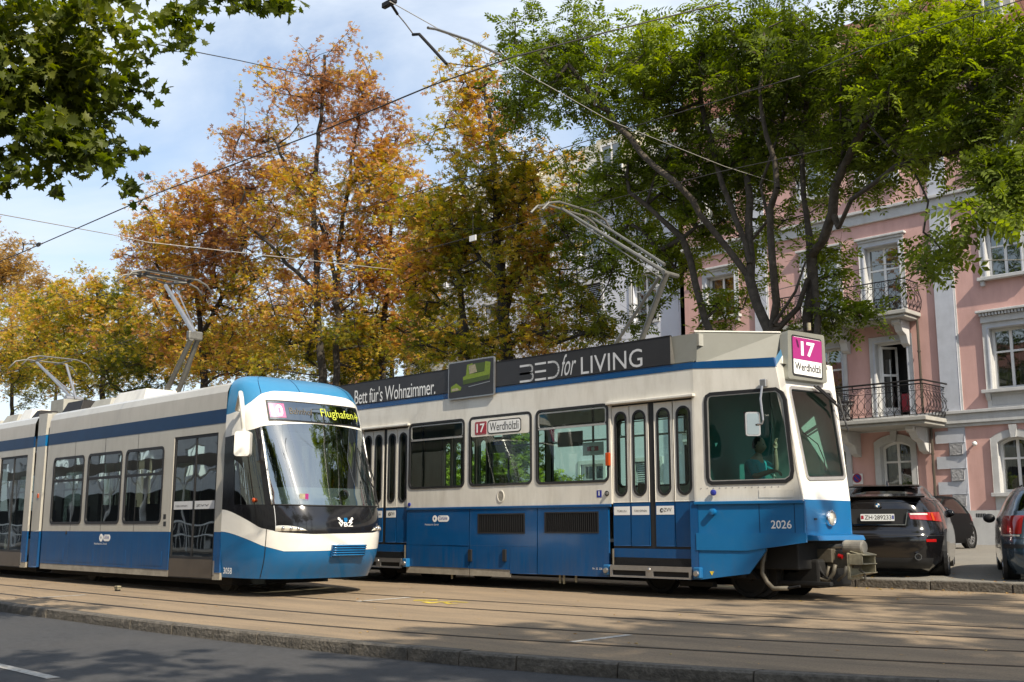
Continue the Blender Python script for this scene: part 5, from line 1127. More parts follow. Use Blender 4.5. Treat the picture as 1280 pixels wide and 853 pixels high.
# surrounds, sills, hoods
for w, k in WINS:
    a, b, c, d = w; s = .20
    if k == 'a':
        o = arch(a - s, b + s, c, d + s * 1.15, .24, 10)
        sr = PL('window_surround', 'pale_stone', o, [outl(w, k)], .34, XZo(.06), PK, bevel=.01)
        PL('keystone', 'pale_stone', [((a + b) / 2 - .07, d - .01), ((a + b) / 2 + .07, d - .01), ((a + b) / 2 + .11, d + .36), ((a + b) / 2 - .11, d + .36)], [], .2, XZo(.12), sr, bevel=.01)
        MB().box(a - s - .06, b + s + .06, YF - .16, YF + .1, c - .12, c - .005).build('sill', 'pale_stone', sr, bevel=.01)
        PL('apron', 'pale_stone', rect(a - s + .03, b + s - .03, zpl + .15, c - .125), [], .05, XZo(.04), sr, bevel=.01)
    else:
        sr = PL('window_surround', 'pale_stone', rect(a - s, b + s, c, d + s), [outl(w, k)], .34, XZo(.055), PK, bevel=.012)
        PL('inner_moulding', 'blue_stone', rect(a - .07, b + .07, c + .003, d + .07), [rect(a - .03, b + .03, c + .003, d + .03)], .03, XZo(.075), sr)
        if k == 'w1':
            MB().box(a - s - .12, b + s + .12, YF - .26, YF + .02, d + s + .30, d + s + .38).build('hood', 'pale_stone', sr, bevel=.015)
            MB().box(a - s - .02, b + s + .02, YF - .12, YF + .02, d + s + .003, d + s + .20).build('frieze', 'pale_stone', sr)
            m = MB(); n = 16
            for i in range(n): x = a - s - .04 + (b - a + 2 * s + .08) * (i + .5) / n; m.box(x - .03, x + .03, YF - .21, YF - .11, d + s + .205, d + s + .295)
            m.build('dentils', 'pale_stone', sr)
            MB().box(a - s - .12, b + s + .12, YF - .2, YF + .02, c - .11, c - .005).build('sill', 'pale_stone', sr, bevel=.01)
            PL('apron', 'pale_stone', rect(a - s, b + s, zS1t + .01, c - .115), [rect(a - s + .12, b + s - .12, zS1t + .08, c - .2)], .05, XZo(.05), sr); PL('apron_field', 'pale_stone', rect(a - s + .1, b + s - .1, zS1t + .07, c - .18), [], .05, XZo(.02), sr)
            for x in (a - s + .05, b + s - .05): MB().hexa([(x - .07, YF - .07, zS1t + .25), (x + .07, YF - .07, zS1t + .25), (x + .07, YF, zS1t + .25), (x - .07, YF, zS1t + .25)], [(x - .07, YF - .18, c - .115), (x + .07, YF - .18, c - .115), (x + .07, YF, c - .115), (x - .07, YF, c - .115)]).build('console', 'pale_stone', sr, bevel=.01)
        elif k in 'w':
            MB().box(a - s - .12, b + s + .12, YF - .2, YF + .02, d + s + .08, d + s + .16).build('hood', 'pale_stone', sr, bevel=.015); MB().box(a - s - .02, b + s + .02, YF - .11, YF + .02, d + s + .003, d + s + .078).build('frieze', 'pale_stone', sr)
            MB().box(a - s - .08, b + s + .08, YF - .2, YF + .02, c - .11, c - .005).build('sill', 'pale_stone', sr, bevel=.01)
            for x in (a - s + .05, b + s - .05): MB().box(x - .06, x + .06, YF - .13, YF, c - .27, c - .115).build('console', 'pale_stone', sr, bevel=.01)
        elif k == 'd':
            MB().box(a - s - .10, b + s + .10, YF - .18, YF + .02, d + s + .08, d + s + .16).build('hood', 'pale_stone', sr, bevel=.015); MB().box(a - s - .02, b + s + .02, YF - .11, YF + .02, d + s + .003, d + s + .078).build('frieze', 'pale_stone', sr)
# string courses, pilasters, quoins, eaves
for z0, z1, dd in ((zS1, zS1t - .1, .14), (zS1t - .098, zS1t, .20), (zS1 - .10, zS1 - .003, .08)): MB().box(xl, xr, YF - dd, YF + .02, z0, z1).build('string_course', 'pale_stone', PK, bevel=.012)
for z0, z1, dd in ((zS2 - .45, zS2 - .10, .10), (zS2 - .098, zS2, .22)): MB().box(xl, xr, YF - dd, YF + .02, z0, z1).build('string_course', 'pale_stone', PK, bevel=.012)
for px0, px1, py in ((1167.5, 1190.5, 345), (944, 959, 370)):
    a, b = b_(px0, py)[0], b_(px1, py)[0]
    PL('pilaster', 'blue_stone', rect(a, b, zS1t + .004, zS2 - .455), [], .1, XZo(.07), PK, bevel=.01); PL('pilaster', 'blue_stone', rect(a, b, zS2 + .004, zEave), [], .1, XZo(.07), PK, bevel=.01)
    PL('pilaster_edge', 'pale_stone', rect(b + .003, b + .06, zS1t + .004, zS2 - .455), [], .06, XZo(.03), PK)
    # quoins of the ground floor
    zq = zpl + .35; hgt = .40; i = 0
    PL('quoin_pier', 'blue_stone', rect(a + .12, b + .05, b_(1218, 638.4)[1] + .003, zS1 - .105), [], .1, XZo(.03), PK)
    while zq < zS1 - .5:
        q = PL('quoin', 'blue_stone', rect(a - .28, b + .02, zq, zq + hgt * .9), [], .1, XZo(.05), PK, bevel=.015) if i % 2 else PL('quoin', 'rough_stone', rect(a + .19, b - .05, zq + .03, zq + hgt * .86), [], .12, XZo(.09), PK, bevel=.02)
        zq += hgt; i += 1
MB().box(xl - .1, xr, YF - .55, YF + .1, zEave, zEave + .35).build('eaves_cornice', 'pale_stone', PK, bevel=.03)
for k in range(40):
    x = xl + .4 + k * .75
    if x < xr: MB().box(x, x + .18, YF - .45, YF, zEave - .25, zEave - .003).build('eaves_bracket', 'pale_stone', PK)
m = MB().grid([[(x, YF - .45, zEave + .352), (x, YF + 1.6, zEave + 3.4), (x, YF + 6, zEave + 5), (x, YF + 11, zEave + 3)] for x in (xl - .1, xr)]); m.build('roof', 'roof_tile', PK)
PL('gable_wall', 'pink_render', rect(-YF - 11, -YF, 0, zEave), [], .2, lambda u, v, w: (xl + w, -u, v), PK)
for cx in (cols[1], cols[3]):
    xm = (cx[0] + cx[1]) / 2; dm = MB().box(xm - .85, xm + .85, YF + .0, YF + 2.2, zEave + .4, zEave + 2.3).build('dormer', 'roof_slate', PK, bevel=.02)
    PL('dormer_frame', 'window_white', rect(xm - .6, xm + .6, zEave + .7, zEave + 2.1), [rect(xm - .53, xm - .03, zEave + .77, zEave + 2.03), rect(xm + .03, xm + .53, zEave + .77, zEave + 2.03)], .05, XZ(YF - .06), dm); PL('pane', 'house_glass', rect(xm - .55, xm + .55, zEave + .75, zEave + 2.05), [], 0, XZ(YF - .02), dm)
# down pipes
for px0, py0, px1, py1 in ((1148, 397, 1153.5, 478), (1168, 560, 1171, 625)):
    x, z = b_((px0 + px1) / 2, (py0 + py1) / 2); z0, z1 = (zS1t, 7.9) if py0 < 400 else (zpl, zS1 - .1)
    dp = MB().tube([(x, YF - .12, z0), (x, YF - .12, z1)], .045, 8).build('down_pipe', 'brown_panel', PK)
    for z in np.arange(z0 + .5, z1, 1.5): MB().lathe((x, YF - .12, z), (0, 0, 1), [(0, .04), (0, .062), (.05, .062), (.05, .04)], 8).build('clamp', 'brown_panel', dp)
# balconies
def scroll(c, r, a0, turns, n=14, s=1):
    return [(c[0] + s * r * (1 - .7 * t) * math.cos(a0 + turns * 2 * PI * t), c[1] + r * (1 - .7 * t) * math.sin(a0 + turns * 2 * PI * t)) for t in np.linspace(0, 1, n)]
def balcony(xa, xb, z, dep, brackets, topbar=True, extra=False):
    yf = YF - dep
    B_ = MB().box(xa, xb, yf, YF - .001, z - .13, z).build('balcony', 'slab_stone', PK, bevel=.02)
    MB().box(xa + .08, xb - .08, yf + .08, YF - .001, z - .24, z - .133).build('slab_moulding', 'slab_stone', B_, bevel=.03)
    H = 1.0; rl = MB()
    def run(p0, p1):
        p0, p1 = Vector(p0), Vector(p1); d = (p1 - p0); L = d.length; d.normalize(); nrm = Vector((d.y, -d.x, 0)); n = max(2, round(L / .24)); w = L / n
        P = lambda u, h, o=0: p0 + d * u + Vector((0, 0, h)) + nrm * o
        bel = lambda h: .10 * math.sin(PI * min(1, max(0, h / .75))) if h < .75 else 0
        for h, r in ((.06, .012), (.80, .010), (H, .022)): rl.tube([P(0, h), P(L, h)], r, 5)
        for k in range(n + 1):
            u = k * w; rl.tube([P(u, h, bel(h)) for h in (.03, .2, .4, .6, .78, H)], .008, 4)
            if k < n:
                for s in (1, -1):
                    rl.tube([P(u + w / 2 + s * w * .46 * math.cos(t * PI * 2), .07 + .70 * t, bel(.07 + .70 * t)) for t in np.linspace(0, 1, 11)], .008, 4)
                rl.tube([P(u + w / 2 + q[0], .89 + q[1]) for q in scroll((0, 0), .075, 0, 1, 10)], .008, 4)
                for s in (1, -1): rl.tube([P(u + w / 2 + q[0], .16 + q[1], bel(.16)) for q in scroll((s * w * .2, 0), .055, 0, 1.2, 9, s)], .007, 4)
    run((xa + .05, yf + .05, z), (xb - .05, yf + .05, z)); run((xb - .05, yf + .05, z), (xb - .05, YF, z)); run((xa + .05, YF, z), (xa + .05, yf + .05, z))
    rl.build('railing', 'iron', B_)
    if extra:
        MB().tube([(xa, yf - .03, z + H + .10), (xb - .02, yf - .03, z + H + .10), (xb + .05, YF - .1, z + H + .10)], .03, 6).build('hand_rail', 'dark_metal', B_)
        for x in np.linspace(xa + .1, xb - .1, 5): MB().tube([(x, yf, z + .9), (x, yf - .03, z + H + .12)], .018, 5).build('rail_post', 'dark_metal', B_)
    for x in brackets:
        prof = [(0, -.24), (-dep * .75, -.24), (-dep * .75, -.36), (-dep * .62, -.42), (-dep * .5, -.62), (-dep * .28, -.72), (-dep * .18, -.98), (0, -1.08)]
        m = MB(); n = len(prof); m.add([(x - .13, YF + p[0], z + p[1]) for p in prof] + [(x + .13, YF + p[0], z + p[1]) for p in prof], [tuple(range(n)), tuple(range(n, 2 * n))[::-1]] + [(i, i + n, (i + 1) % n + n, (i + 1) % n) for i in range(n)])
        m.build('balcony_bracket', 'pale_stone', B_, bevel=.02)
        for s in (-1, 1): MB().lathe((x + s * .13, YF - dep * .6, z - .36), (s, 0, 0), [(0, .09), (.03, .085), (.035, .001)], 12).build('volute', 'pale_stone', B_)
    return B_
xb1 = b_(1184, 500)[0]; y1f = xb1 / (b_(1156, 500)[0] / YF); dep1 = YF - y1f
B1 = balcony(PY(1037, 520, y1f)[0], xb1, 4.5, dep1, [b_(1163, 540)[0] - .15, b_(1066, 540)[0] + .15], extra=True)
xb2 = b_(1149, 360)[0]; y2f = xb2 / (b_(1130.5, 360)[0] / YF); dep2 = YF - y2f
B2 = balcony(PY(968, 380, y2f)[0], xb2, 8.02, dep2, [b_(1136, 400)[0] - .1, b_(985, 400)[0] + .15, (b_(1136, 400)[0] + b_(985, 400)[0]) / 2])
# table and chair on the lower balcony
tb = empty('balcony_table', (b_(1070, 500)[0], YF - dep1 / 2, 4.5), 'small folding table standing on the lower iron balcony of the pink house', 'table')
x, y = tb.location.x, tb.location.y
MB().lathe((x, y, 5.2), (0, 0, 1), [(0, .001), (0, .33), (.025, .33), (.025, .001)], 18).build('table_top', 'iron', tb)
for s in (-1, 1): MB().tube([(x - .25 * s, y - .15, 4.5), (x + .25 * s, y - .15, 5.2)], .012, 5).build('leg', 'iron', tb); MB().tube([(x - .25 * s, y + .15, 4.5), (x + .25 * s, y + .15, 5.2)], .012, 5).build('leg', 'iron', tb)
# wall lamp and no-parking sign
u, v = b_(1220.5, 555); wl2 = MB().tube([(u, YF, v + .06), (u, YF - .12, v + .06)], .03, 8).build('wall_lamp', 'rubber'); tag(wl2, 'small round wall lamp on the pink wall between the quoins and the arched window', 'lamp')
MB().sphere((u, YF - .13, v), .075, 10).build('globe', 'window_white', wl2, smooth=True)
q = wR(1065.5, 1079.5, 592, 604); ns = PL('no_parking_sign', 'window_white', rect(q[0], q[1], q[2] - .05, q[3] - .02), [], .03, XZo(.05)); tag(ns, 'white panel with round blue no-parking disc on the pink wall by the tram', 'sign')
cx, cz = b_(1072.5, 598); PL('sign_ring', 'print_red', circ(cx, cz, .155, 20), [circ(cx, cz, .12, 20)], .01, XZo(.066), ns); PL('sign_disc', 'print_blue', circ(cx, cz, .12, 20), [], .01, XZo(.062), ns)
PL('sign_bar', 'print_red', [(cx - .1, cz + .07), (cx - .07, cz + .1), (cx + .1, cz - .07), (cx + .07, cz - .1)][::-1], [], .004, XZo(.068), ns)

# white house seen through the trees
WH = empty('apartment_building', (-33, YF, ZG), 'white rendered house with grey shutters half hidden behind the middle trees', 'building')
xw1 = xl - .05; xw0 = b_(500, 400)[0]; zE = b_(700, 258)[1]
cA = b_(732, 390)[0]; cB = b_(800, 390)[0]; sp = cB - cA; cc = [cA + sp * k for k in range(-8, 3) if xw0 + 1 < cA + sp * k < xw1 - .9]
zf1 = b_(732, 412)[1]; rows = [(1.9, 3.7), (zf1 - .0, zf1 + 2.0), (zf1 + 3.3, zf1 + 5.0)]
rows = [r for r in rows if r[1] < zE - .3]
ww_ = [(c - .62, c + .62, z0, z1) for c in cc for z0, z1 in rows]
PL('wall', 'white_render', rect(xw0, xw1, 0, zE), [rect(*w) for w in ww_], .3, XZ(YF + .3), WH)
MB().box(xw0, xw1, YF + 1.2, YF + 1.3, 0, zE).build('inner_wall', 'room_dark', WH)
for i, w in enumerate(ww_):
    g = house_window(w, 'w', WH, True, y=YF + .3)
    PL('window_surround', 'pale_stone', rect(w[0] - .14, w[1] + .14, w[2] - .1, w[3] + .16), [rect(*w)], .1, XZ(YF + .26), WH)
    sh = 1.0 if abs((w[0] + w[1]) / 2 - cA) < .3 and w[2] == rows[1][0] else random.choice([0, .35, .5, 0])
    if sh:
        s = PL('shutter', 'dark_metal', rect(w[0] + .02, w[1] - .02, w[3] - (w[3] - w[2]) * sh, w[3]), [], .01, XZ(YF + .42), WH)
        for z in np.arange(w[3] - (w[3] - w[2]) * sh + .03, w[3], .085): MB().hexa([(w[0] + .03, YF + .37, z), (w[1] - .03, YF + .37, z), (w[1] - .03, YF + .375, z + .01), (w[0] + .03, YF + .375, z + .01)], [(w[0] + .03, YF + .41, z + .045), (w[1] - .03, YF + .41, z + .045), (w[1] - .03, YF + .415, z + .055), (w[0] + .03, YF + .415, z + .055)]).build('slat', 'shutter', s)
MB().box(xw0, xw1, YF - .1, YF + .35, zE, zE + .3).build('eaves_cornice', 'slab_stone', WH, bevel=.02)
for k in range(60):
    x = xw0 + .2 + k * .45
    if x < xw1 - .2: MB().box(x, x + .16, YF - .02, YF + .3, zE - .16, zE - .003).build('eaves_bracket', 'slab_stone', WH)
m = MB().grid([[(x, YF - .1, zE + .302), (x, YF + 1.8, zE + 3.2), (x, YF + 6, zE + 4.2), (x, YF + 11, zE + 2)] for x in (xw0, xw1)]); m.build('roof', 'roof_slate', WH)
MB().box(xw0, xw0 + .3, YF + .6, YF + 11, 0, zE).build('gable_wall', 'white_render', WH)
for k in (0, -3, -6):
    u = b_(760, 205)[0] + k * sp / 1.5
    if u < xw0 + 1: continue
    dm = MB().box(u - .9, u + .9, YF + .3, YF + 2.5, zE + .6, zE + 2.6).build('dormer', 'cream_render', WH, bevel=.02)
    PL('dormer_window', 'window_white', rect(u - .6, u + .6, zE + .9, zE + 2.3), [rect(u - .52, u - .03, zE + 1, zE + 2.2), rect(u + .03, u + .52, zE + 1, zE + 2.2)], .05, XZ(YF + .22), dm); PL('pane', 'house_glass', rect(u - .55, u + .55, zE + .95, zE + 2.25), [], 0, XZ(YF + .26), dm)
# low cream house far left behind the chestnuts, and the pale terrace across the road (mirrored in the glass)
def plain_house(name, x0, x1, y, z1, mat, label, face=1, rows_=(1.4, 4.4, 7.4, 10.4), step=3.0, ww=1.2, hh=1.7, roofm='roof_tile'):
    H_ = empty(name, ((x0 + x1) / 2, y, .3), label, 'building'); s = face
    ws_ = [(x + step / 2 - ww / 2, x + step / 2 + ww / 2, z, z + hh) for x in np.arange(x0, x1 - step + .1, step) for z in rows_ if z + hh < z1 - .4]
    PL('wall', mat, rect(x0, x1, -.3, z1), [rect(*w) for w in ws_], .3, XZ(y, s), H_); MB().box(x0, x1, min(y + .9 * s, y + s), max(y + .9 * s, y + s), -.3, z1).build('inner_wall', 'room_dark', H_)
    src = None
    for w in ws_:
        if src is None:
            src = PL('window', 'window_white', rect(*w), [rect(w[0] + .06, (w[0] + w[1]) / 2 - .03, w[2] + .06, w[3] - .06), rect((w[0] + w[1]) / 2 + .03, w[1] - .06, w[2] + .06, w[3] - .06)], .06, XZ(y + .18 * s, s), H_); pn = PL('pane', 'house_glass', rect(w[0] + .03, w[1] - .03, w[2] + .03, w[3] - .03), [], 0, XZ(y + .21 * s, s), src); w0 = w
        else: c = copy_obj(src, H_, (w[0] - w0[0], 0, w[2] - w0[2])); c2_ = copy_obj(pn, c, (0, 0, 0))
    MB().box(x0 - .2, x1 + .2, min(y - .4 * s, y + .2 * s), max(y - .4 * s, y + .2 * s), z1, z1 + .25).build('eaves_cornice', 'slab_stone', H_)
    MB().grid([[(x, y - .4 * s, z1 + .252), (x, y + 4 * s, z1 + 3), (x, y + 9 * s, z1 + .3)] for x in (x0 - .2, x1 + .2)]).build('roof', roofm, H_)
    MB().box(x0, x1, min(y + 8.8 * s, y + 9 * s), max(y + 8.8 * s, y + 9 * s), -.3, z1).build('back_wall', mat, H_)
plain_house('house', -78, -52, 36, 7.2, 'cream_render', 'cream house glimpsed behind the yellow-green trees at the far left', 1)
plain_house('terrace_house', -52, 14, -21, 13.4, 'cream_render', 'long pale terrace across the road, outside the frame, mirrored in the tram windows', -1)
plain_house('terrace_house', -160, -56, -24, 12.5, 'pale_stone', 'pale stone terrace farther down the road, outside the frame, mirrored in the left tram', -1, rows_=(1.4, 5.2, 9.0), step=4.2, ww=1.9, hh=2.3)
SH = empty('tram_shelter', (-62, -9, 0), 'long white steel shelter with arched lattice across the road, outside the frame', 'shelter')
m = MB()
for k in range(13):
    x = -92 + k * 4.5
    m.tube([(x, -9, -.1), (x, -9, 4.2)], .09, 6)
    m.tube([(x + 4.5 * t, -9, 2.9 + 1.2 * math.sin(PI * t)) for t in np.linspace(0, 1, 9)], .06, 5)
    for j in range(1, 9): m.tube([(x + .5 * j, -9, .1), (x + .5 * j, -9, 1.25)], .025, 4)
m.tube([(-92, -9, 1.3), (-34, -9, 1.3)], .05, 5); m.tube([(-92, -9, .7), (-34, -9, .7)], .04, 5)
m.build('lattice', 'window_white', SH)
MB().grid([[(x, -11.5, 4.5), (x, -9, 4.25), (x, -7.5, 4.6)] for x in (-93, -33)]).build('canopy', 'window_white', SH)
MB().box(-92, -34, -12.2, -12.0, 0, 3.2).build('back_wall', 'room_dark', SH)
# ---------------- cars ----------------
class Car:
    """horizontal slices (z, y_rear, y_front, half width, corner exponent) joined by a smooth curve; local x = right, y = forward"""
    def __init__(s, loc, head, sl, label, name='parked_car'):
        s.o = Vector(loc); s.h = head; s.sl = sl; s.zs = [q[0] for q in sl]; s.T = empty(name, loc, label, 'car')
    def w(s, x, y, z):
        c, n = math.cos(s.h), math.sin(s.h); return Vector((s.o.x + c * x - n * y, s.o.y + n * x + c * y, s.o.z + z))
    def S(s, th, z, o=0):
        v = [smooth_interp(z, s.zs, [q[k] for q in s.sl]) for k in range(5)]; yr, yf, wd, n = v[1], v[2], v[3], v[4]
        ly = (yf - yr) / 2; yc = (yf + yr) / 2; t = R(th); c, q = math.cos(t), math.sin(t)
        return s.w((wd + o) * math.copysign(abs(c) ** (2 / n), c), yc + (ly + o) * math.copysign(abs(q) ** (2 / n), q), z)
    def patch(s, name, mat, t0, t1, z0, z1, o=0, na=30, nz=8, par=None, z0f=None, z1f=None):
        P = [[s.S(t, (z0 if not z0f else z0f(t)) + ((z1 if not z1f else z1f(t)) - (z0 if not z0f else z0f(t))) * k / nz, o) for t in np.linspace(t0, t1, na)] for k in range(nz + 1)]
        return MB().grid(P).build(name, mat, par or s.T, smooth=True)
    def wheel(s, x, y, r=.36, wd=.24, mat='alloy', spokes=5, rim=.68):
        sd = 1 if x > 0 else -1; c = s.w(x, y, r); ax = (s.w(1, 0, 0) - s.w(0, 0, 0)) * sd
        wh = MB().lathe(c, ax, [(-wd, .001), (-wd, r * .9), (-wd * .85, r), (-wd * .15, r), (0, r * .93), (.005, r * rim + .01), (-.02, r * rim)], 28).build('wheel', 'tyre', s.T, smooth=True)
        m = MB().lathe(c, ax, [(-.01, r * rim), (-.03, r * rim * .93), (-.10, r * rim * .9), (-.10, .05)], 28); u = ax.orthogonal().normalized(); w_ = ax.cross(u)
        m.build('rim', 'dark_metal', wh)
        m = MB().lathe(c, ax, [(-.012, r * rim), (.0, r * rim), (.0, r * rim * .93), (-.03, r * rim * .92)], 28)
        for k in range(spokes):
            a = 2 * PI * k / spokes; d = u * math.cos(a) + w_ * math.sin(a); t = ax.cross(d); q = r * rim
            for off_ in (-.035, .035):
                p0, p1 = c + d * .04 + t * off_ * .5 - ax * .03, c + d * q * .96 + t * off_ * 1.2 - ax * .015
                m.hexa([p0 - t * .014, p1 - t * .018, p1 + t * .018, p0 + t * .014], [v + ax * .02 for v in (p0 - t * .014, p1 - t * .018, p1 + t * .018, p0 + t * .014)])
        m.lathe(c, ax, [(-.02, .055), (.0, .05), (.005, .001)], 14); m.build('spokes', mat, wh)
        MB().lathe(c, ax, [(.008, r * 1.02), (.008, r * 1.16), (-.05, r * 1.16), (-.05, .001)], 28).build('wheel_arch', 'rubber', s.T)
    def fr(s, x, y, z, u=(1, 0, 0), v=(0, 0, 1)):
        p = s.w(x, y, z); uu = s.w(x + u[0], y + u[1], z + u[2]) - p; vv = s.w(x + v[0], y + v[1], z + v[2]) - p; return plane_fr(p, uu, vv)
# black coupe-backed off-roader seen from behind
zc = .27
HX = R(22.5)
x6 = Car((PY(1097, 640, 17.35)[0], 17.35, zc), R(20.5), [(.10, .35, 4.6, .84, 5), (.22, .10, 4.8, .98, 5), (.40, .03, 4.86, 1.03, 5), (.62, 0, 4.87, 1.045, 5), (.72, .02, 4.87, 1.04, 5), (.80, .07, 4.85, 1.03, 5), (.95, .10, 4.75, 1.0, 4.6), (1.12, .12, 4.35, .96, 4.2), (1.26, .16, 3.75, .89, 3.8), (1.34, .20, 3.5, .83, 3.4), (1.38, .42, 3.35, .785, 3.2), (1.47, .95, 3.1, .71, 3), (1.55, 1.45, 2.85, .64, 3), (1.60, 1.85, 2.7, .56, 3), (1.625, 2.15, 2.55, .40, 3), (1.63, 2.3, 2.4, .1, 3)],
         'glossy black sloping-roofed off-road car seen from behind, parked right of the tram nose')
x6.patch('body', 'car_black', -180, 180, .10, 1.345, na=120, nz=40)
x6.patch('roof', 'car_black', -180, 180, 1.56, 1.628, na=90, nz=10)
x6.patch('rear_window', 'car_glass', -112, -68, 1.37, 1.56, .003, nz=10); x6.patch('rear_pillar', 'car_black', -150, -112, 1.345, 1.56, nz=10); x6.patch('rear_pillar', 'car_black', -68, -30, 1.345, 1.56, nz=10)
x6.patch('side_window', 'car_glass', -30, 40, 1.345, 1.56); x6.patch('side_window', 'car_glass', 140, 210, 1.345, 1.56); x6.patch('windscreen', 'car_glass', 40, 140, 1.345, 1.56)
x6.patch('window_trim', 'chrome', -38, 40, 1.30, 1.318, .006, nz=2)
MB().hexa([x6.w(-.74, .13, 1.325), x6.w(.74, .13, 1.325), x6.w(.72, .5, 1.37), x6.w(-.72, .5, 1.37)], [x6.w(-.76, .10, 1.355), x6.w(.76, .10, 1.355), x6.w(.72, .5, 1.405), x6.w(-.72, .5, 1.405)]).build('boot_spoiler', 'car_black', x6.T, bevel=.012)
# curtains of the rear roof edge
MB().hexa([x6.w(-.60, 1.28, 1.545), x6.w(.60, 1.28, 1.545), x6.w(.56, 1.75, 1.59), x6.w(-.56, 1.75, 1.59)], [x6.w(-.61, 1.24, 1.565), x6.w(.61, 1.24, 1.565), x6.w(.56, 1.75, 1.605), x6.w(-.56, 1.75, 1.605)]).build('roof_spoiler', 'car_black', x6.T, bevel=.01)
MB().hexa([x6.w(-.02, 1.9, 1.60), x6.w(.02, 1.9, 1.60), x6.w(.02, 2.15, 1.62), x6.w(-.02, 2.15, 1.62)], [x6.w(-.008, 1.95, 1.69), x6.w(.008, 1.95, 1.69), x6.w(.012, 2.12, 1.64), x6.w(-.012, 2.12, 1.64)]).build('aerial_fin', 'car_black', x6.T)
for s in (1, -1):
    A_ = (-78, -28) if s > 0 else (-152, -102)
    tl = lambda t: 1.135 - .02 * abs(t + 90) / 60; th_ = lambda t: 1.20
    l = x6.patch('tail_light', 'red_lens', *A_, .94, 1.09, .012, na=26, par=None, z0f=lambda t: .93 + .0009 * (62 - abs(t + 90)), z1f=lambda t: 1.10 - .0006 * (62 - abs(t + 90)))
    x6.patch('light_bar', 'clear_lens', *((-77, -56) if s > 0 else (-124, -103)), 1.045, 1.07, .018, na=14, nz=2, par=l); x6.patch('light_bar', 'orange_lens', *((-50, -46) if s > 0 else (-134, -130)), .95, 1.08, .02, na=4, nz=2, par=l)
    x6.patch('reflector', 'red_lens', *((-66, -50) if s > 0 else (-130, -114)), .60, .645, .006, na=10, nz=2)
    p = x6.w(s * .60, .02, .36); MB().lathe(p, x6.w(0, -1, 0) - x6.w(0, 0, 0), [(0, .05), (.03, .055), (.03, .045), (-.02, .04)], 18).build('exhaust', 'chrome', x6.T)
    x6.wheel(s * 1.01, .98, .38, .32, 'alloy'); x6.wheel(s * .97, 3.9, .38, .26, 'alloy')
    MB().sphere(x6.w(s * .99, 3.05, 1.10), .10, 8, (1, .5, .75)).build('door_mirror', 'car_black', x6.T, smooth=True)
    x6.patch('flank_crease', 'chrome', *((-34, -10) if s > 0 else (190, 214)), .985, .992, .004, nz=2)
f = x6.fr(0, .055, 0); pz = PY(1096, 651.5, 17.5)[1] - zc
PL('plate_recess', 'rubber', [(-.42, pz - .05), (.42, pz - .05), (.47, pz + .20), (-.47, pz + .20)], [], .02, f, x6.T); x6t = x6.T
fp = x6.fr(0, .02, 0); PL('chrome_strip', 'chrome', [(-.42, pz - .07), (.42, pz - .07), (.42, pz - .055), (-.42, pz - .055)], [], .02, fp, x6.T)
for s in (-1, 1): PL('chrome_strip', 'chrome', [(s * .42, pz - .07), (s * .435, pz - .07), (s * .475, pz + .14), (s * .46, pz + .14)][::s], [], .02, fp, x6.T)
pl = PL('number_plate', 'plate_white', rrect(-.28, .26, pz, pz + .115, .01), [], .01, lambda u, v, w: fp(u, v, w - .012), x6.T)
text('ZH·289233', lambda u, v, w: fp(u, v, w - .0135), -.215, pz + .022, width=.43, height=.072, mat='print_black', parent=pl, w=0, off=.01)
PL('canton_badge', 'print_red', rect(-.272, -.23, pz + .03, pz + .09), [], .001, lambda u, v, w: fp(u, v, w - .0135), pl); PL('canton_badge', 'print_blue', rect(.225, .252, pz + .03, pz + .09), [], .001, lambda u, v, w: fp(u, v, w - .0135), pl)
fe = x6.fr(0, .095, PY(1096, 632, 17.55)[1] - zc)
em = PL('emblem', 'print_black', circ(0, 0, .052, 24), [], .02, lambda u, v, w: fe(u, v, w - .02), x6.T); PL('emblem_ring', 'chrome', circ(0, 0, .052, 24), [circ(0, 0, .047, 24)], .005, lambda u, v, w: fe(u, v, w - .024), em)
for k in range(4):
    pts = [(0, 0)] + [(.033 * math.cos(R(90 * k + t)), .033 * math.sin(R(90 * k + t))) for t in range(0, 91, 15)]; PL('emblem_quarter', 'print_white' if k % 2 == 0 else 'bright_blue_paint', pts, [], .002, lambda u, v, w: fe(u, v, w - .023), em)
x6.patch('bumper_seam', 'rubber', -150, -30, .70, .708, .004, na=60, nz=2); x6.patch('bumper_trim', 'rubber', -125, -55, .16, .34, .005, na=30, nz=4)
x6.patch('boot_seam', 'rubber', -140, -40, 1.245, 1.252, .003, na=40, nz=2)
# dark blue-grey estate at the right edge
xv = PY(1251, 680, 17.25)[0] + .90 * math.cos(HX)
sv = Car((xv, 17.25 + .9 * math.sin(HX), zc), HX, [(.12, .2, 4.5, .80, 5), (.25, .05, 4.62, .86, 5), (.42, 0, 4.66, .89, 5), (.60, .02, 4.66, .895, 5), (.68, .05, 4.64, .885, 5), (.85, .07, 4.55, .88, 4.6), (1.0, .10, 4.2, .86, 4.2), (1.06, .13, 3.7, .83, 4), (1.12, .17, 3.5, .80, 4), (1.25, .30, 3.25, .74, 4), (1.38, .44, 3.0, .66, 4), (1.44, .55, 2.8, .61, 4), (1.48, .75, 2.6, .52, 4), (1.49, 1.2, 2.2, .2, 4)],
         'dark blue-grey estate car cut off by the right edge of the picture, seen from behind')
sv.patch('body', 'car_blue_grey', -180, 180, .12, 1.07, na=120, nz=30); sv.patch('roof', 'car_blue_grey', -180, 180, 1.41, 1.489, na=90, nz=10)
sv.patch('rear_window', 'car_glass', -125, -55, 1.09, 1.40, .002, nz=10); sv.patch('window_base', 'car_blue_grey', -180, 180, 1.06, 1.10, .001, na=90, nz=3)
for a, b in ((-150, -125), (-55, -30)): sv.patch('rear_pillar', 'car_blue_grey', a, b, 1.09, 1.42, .0, nz=8)
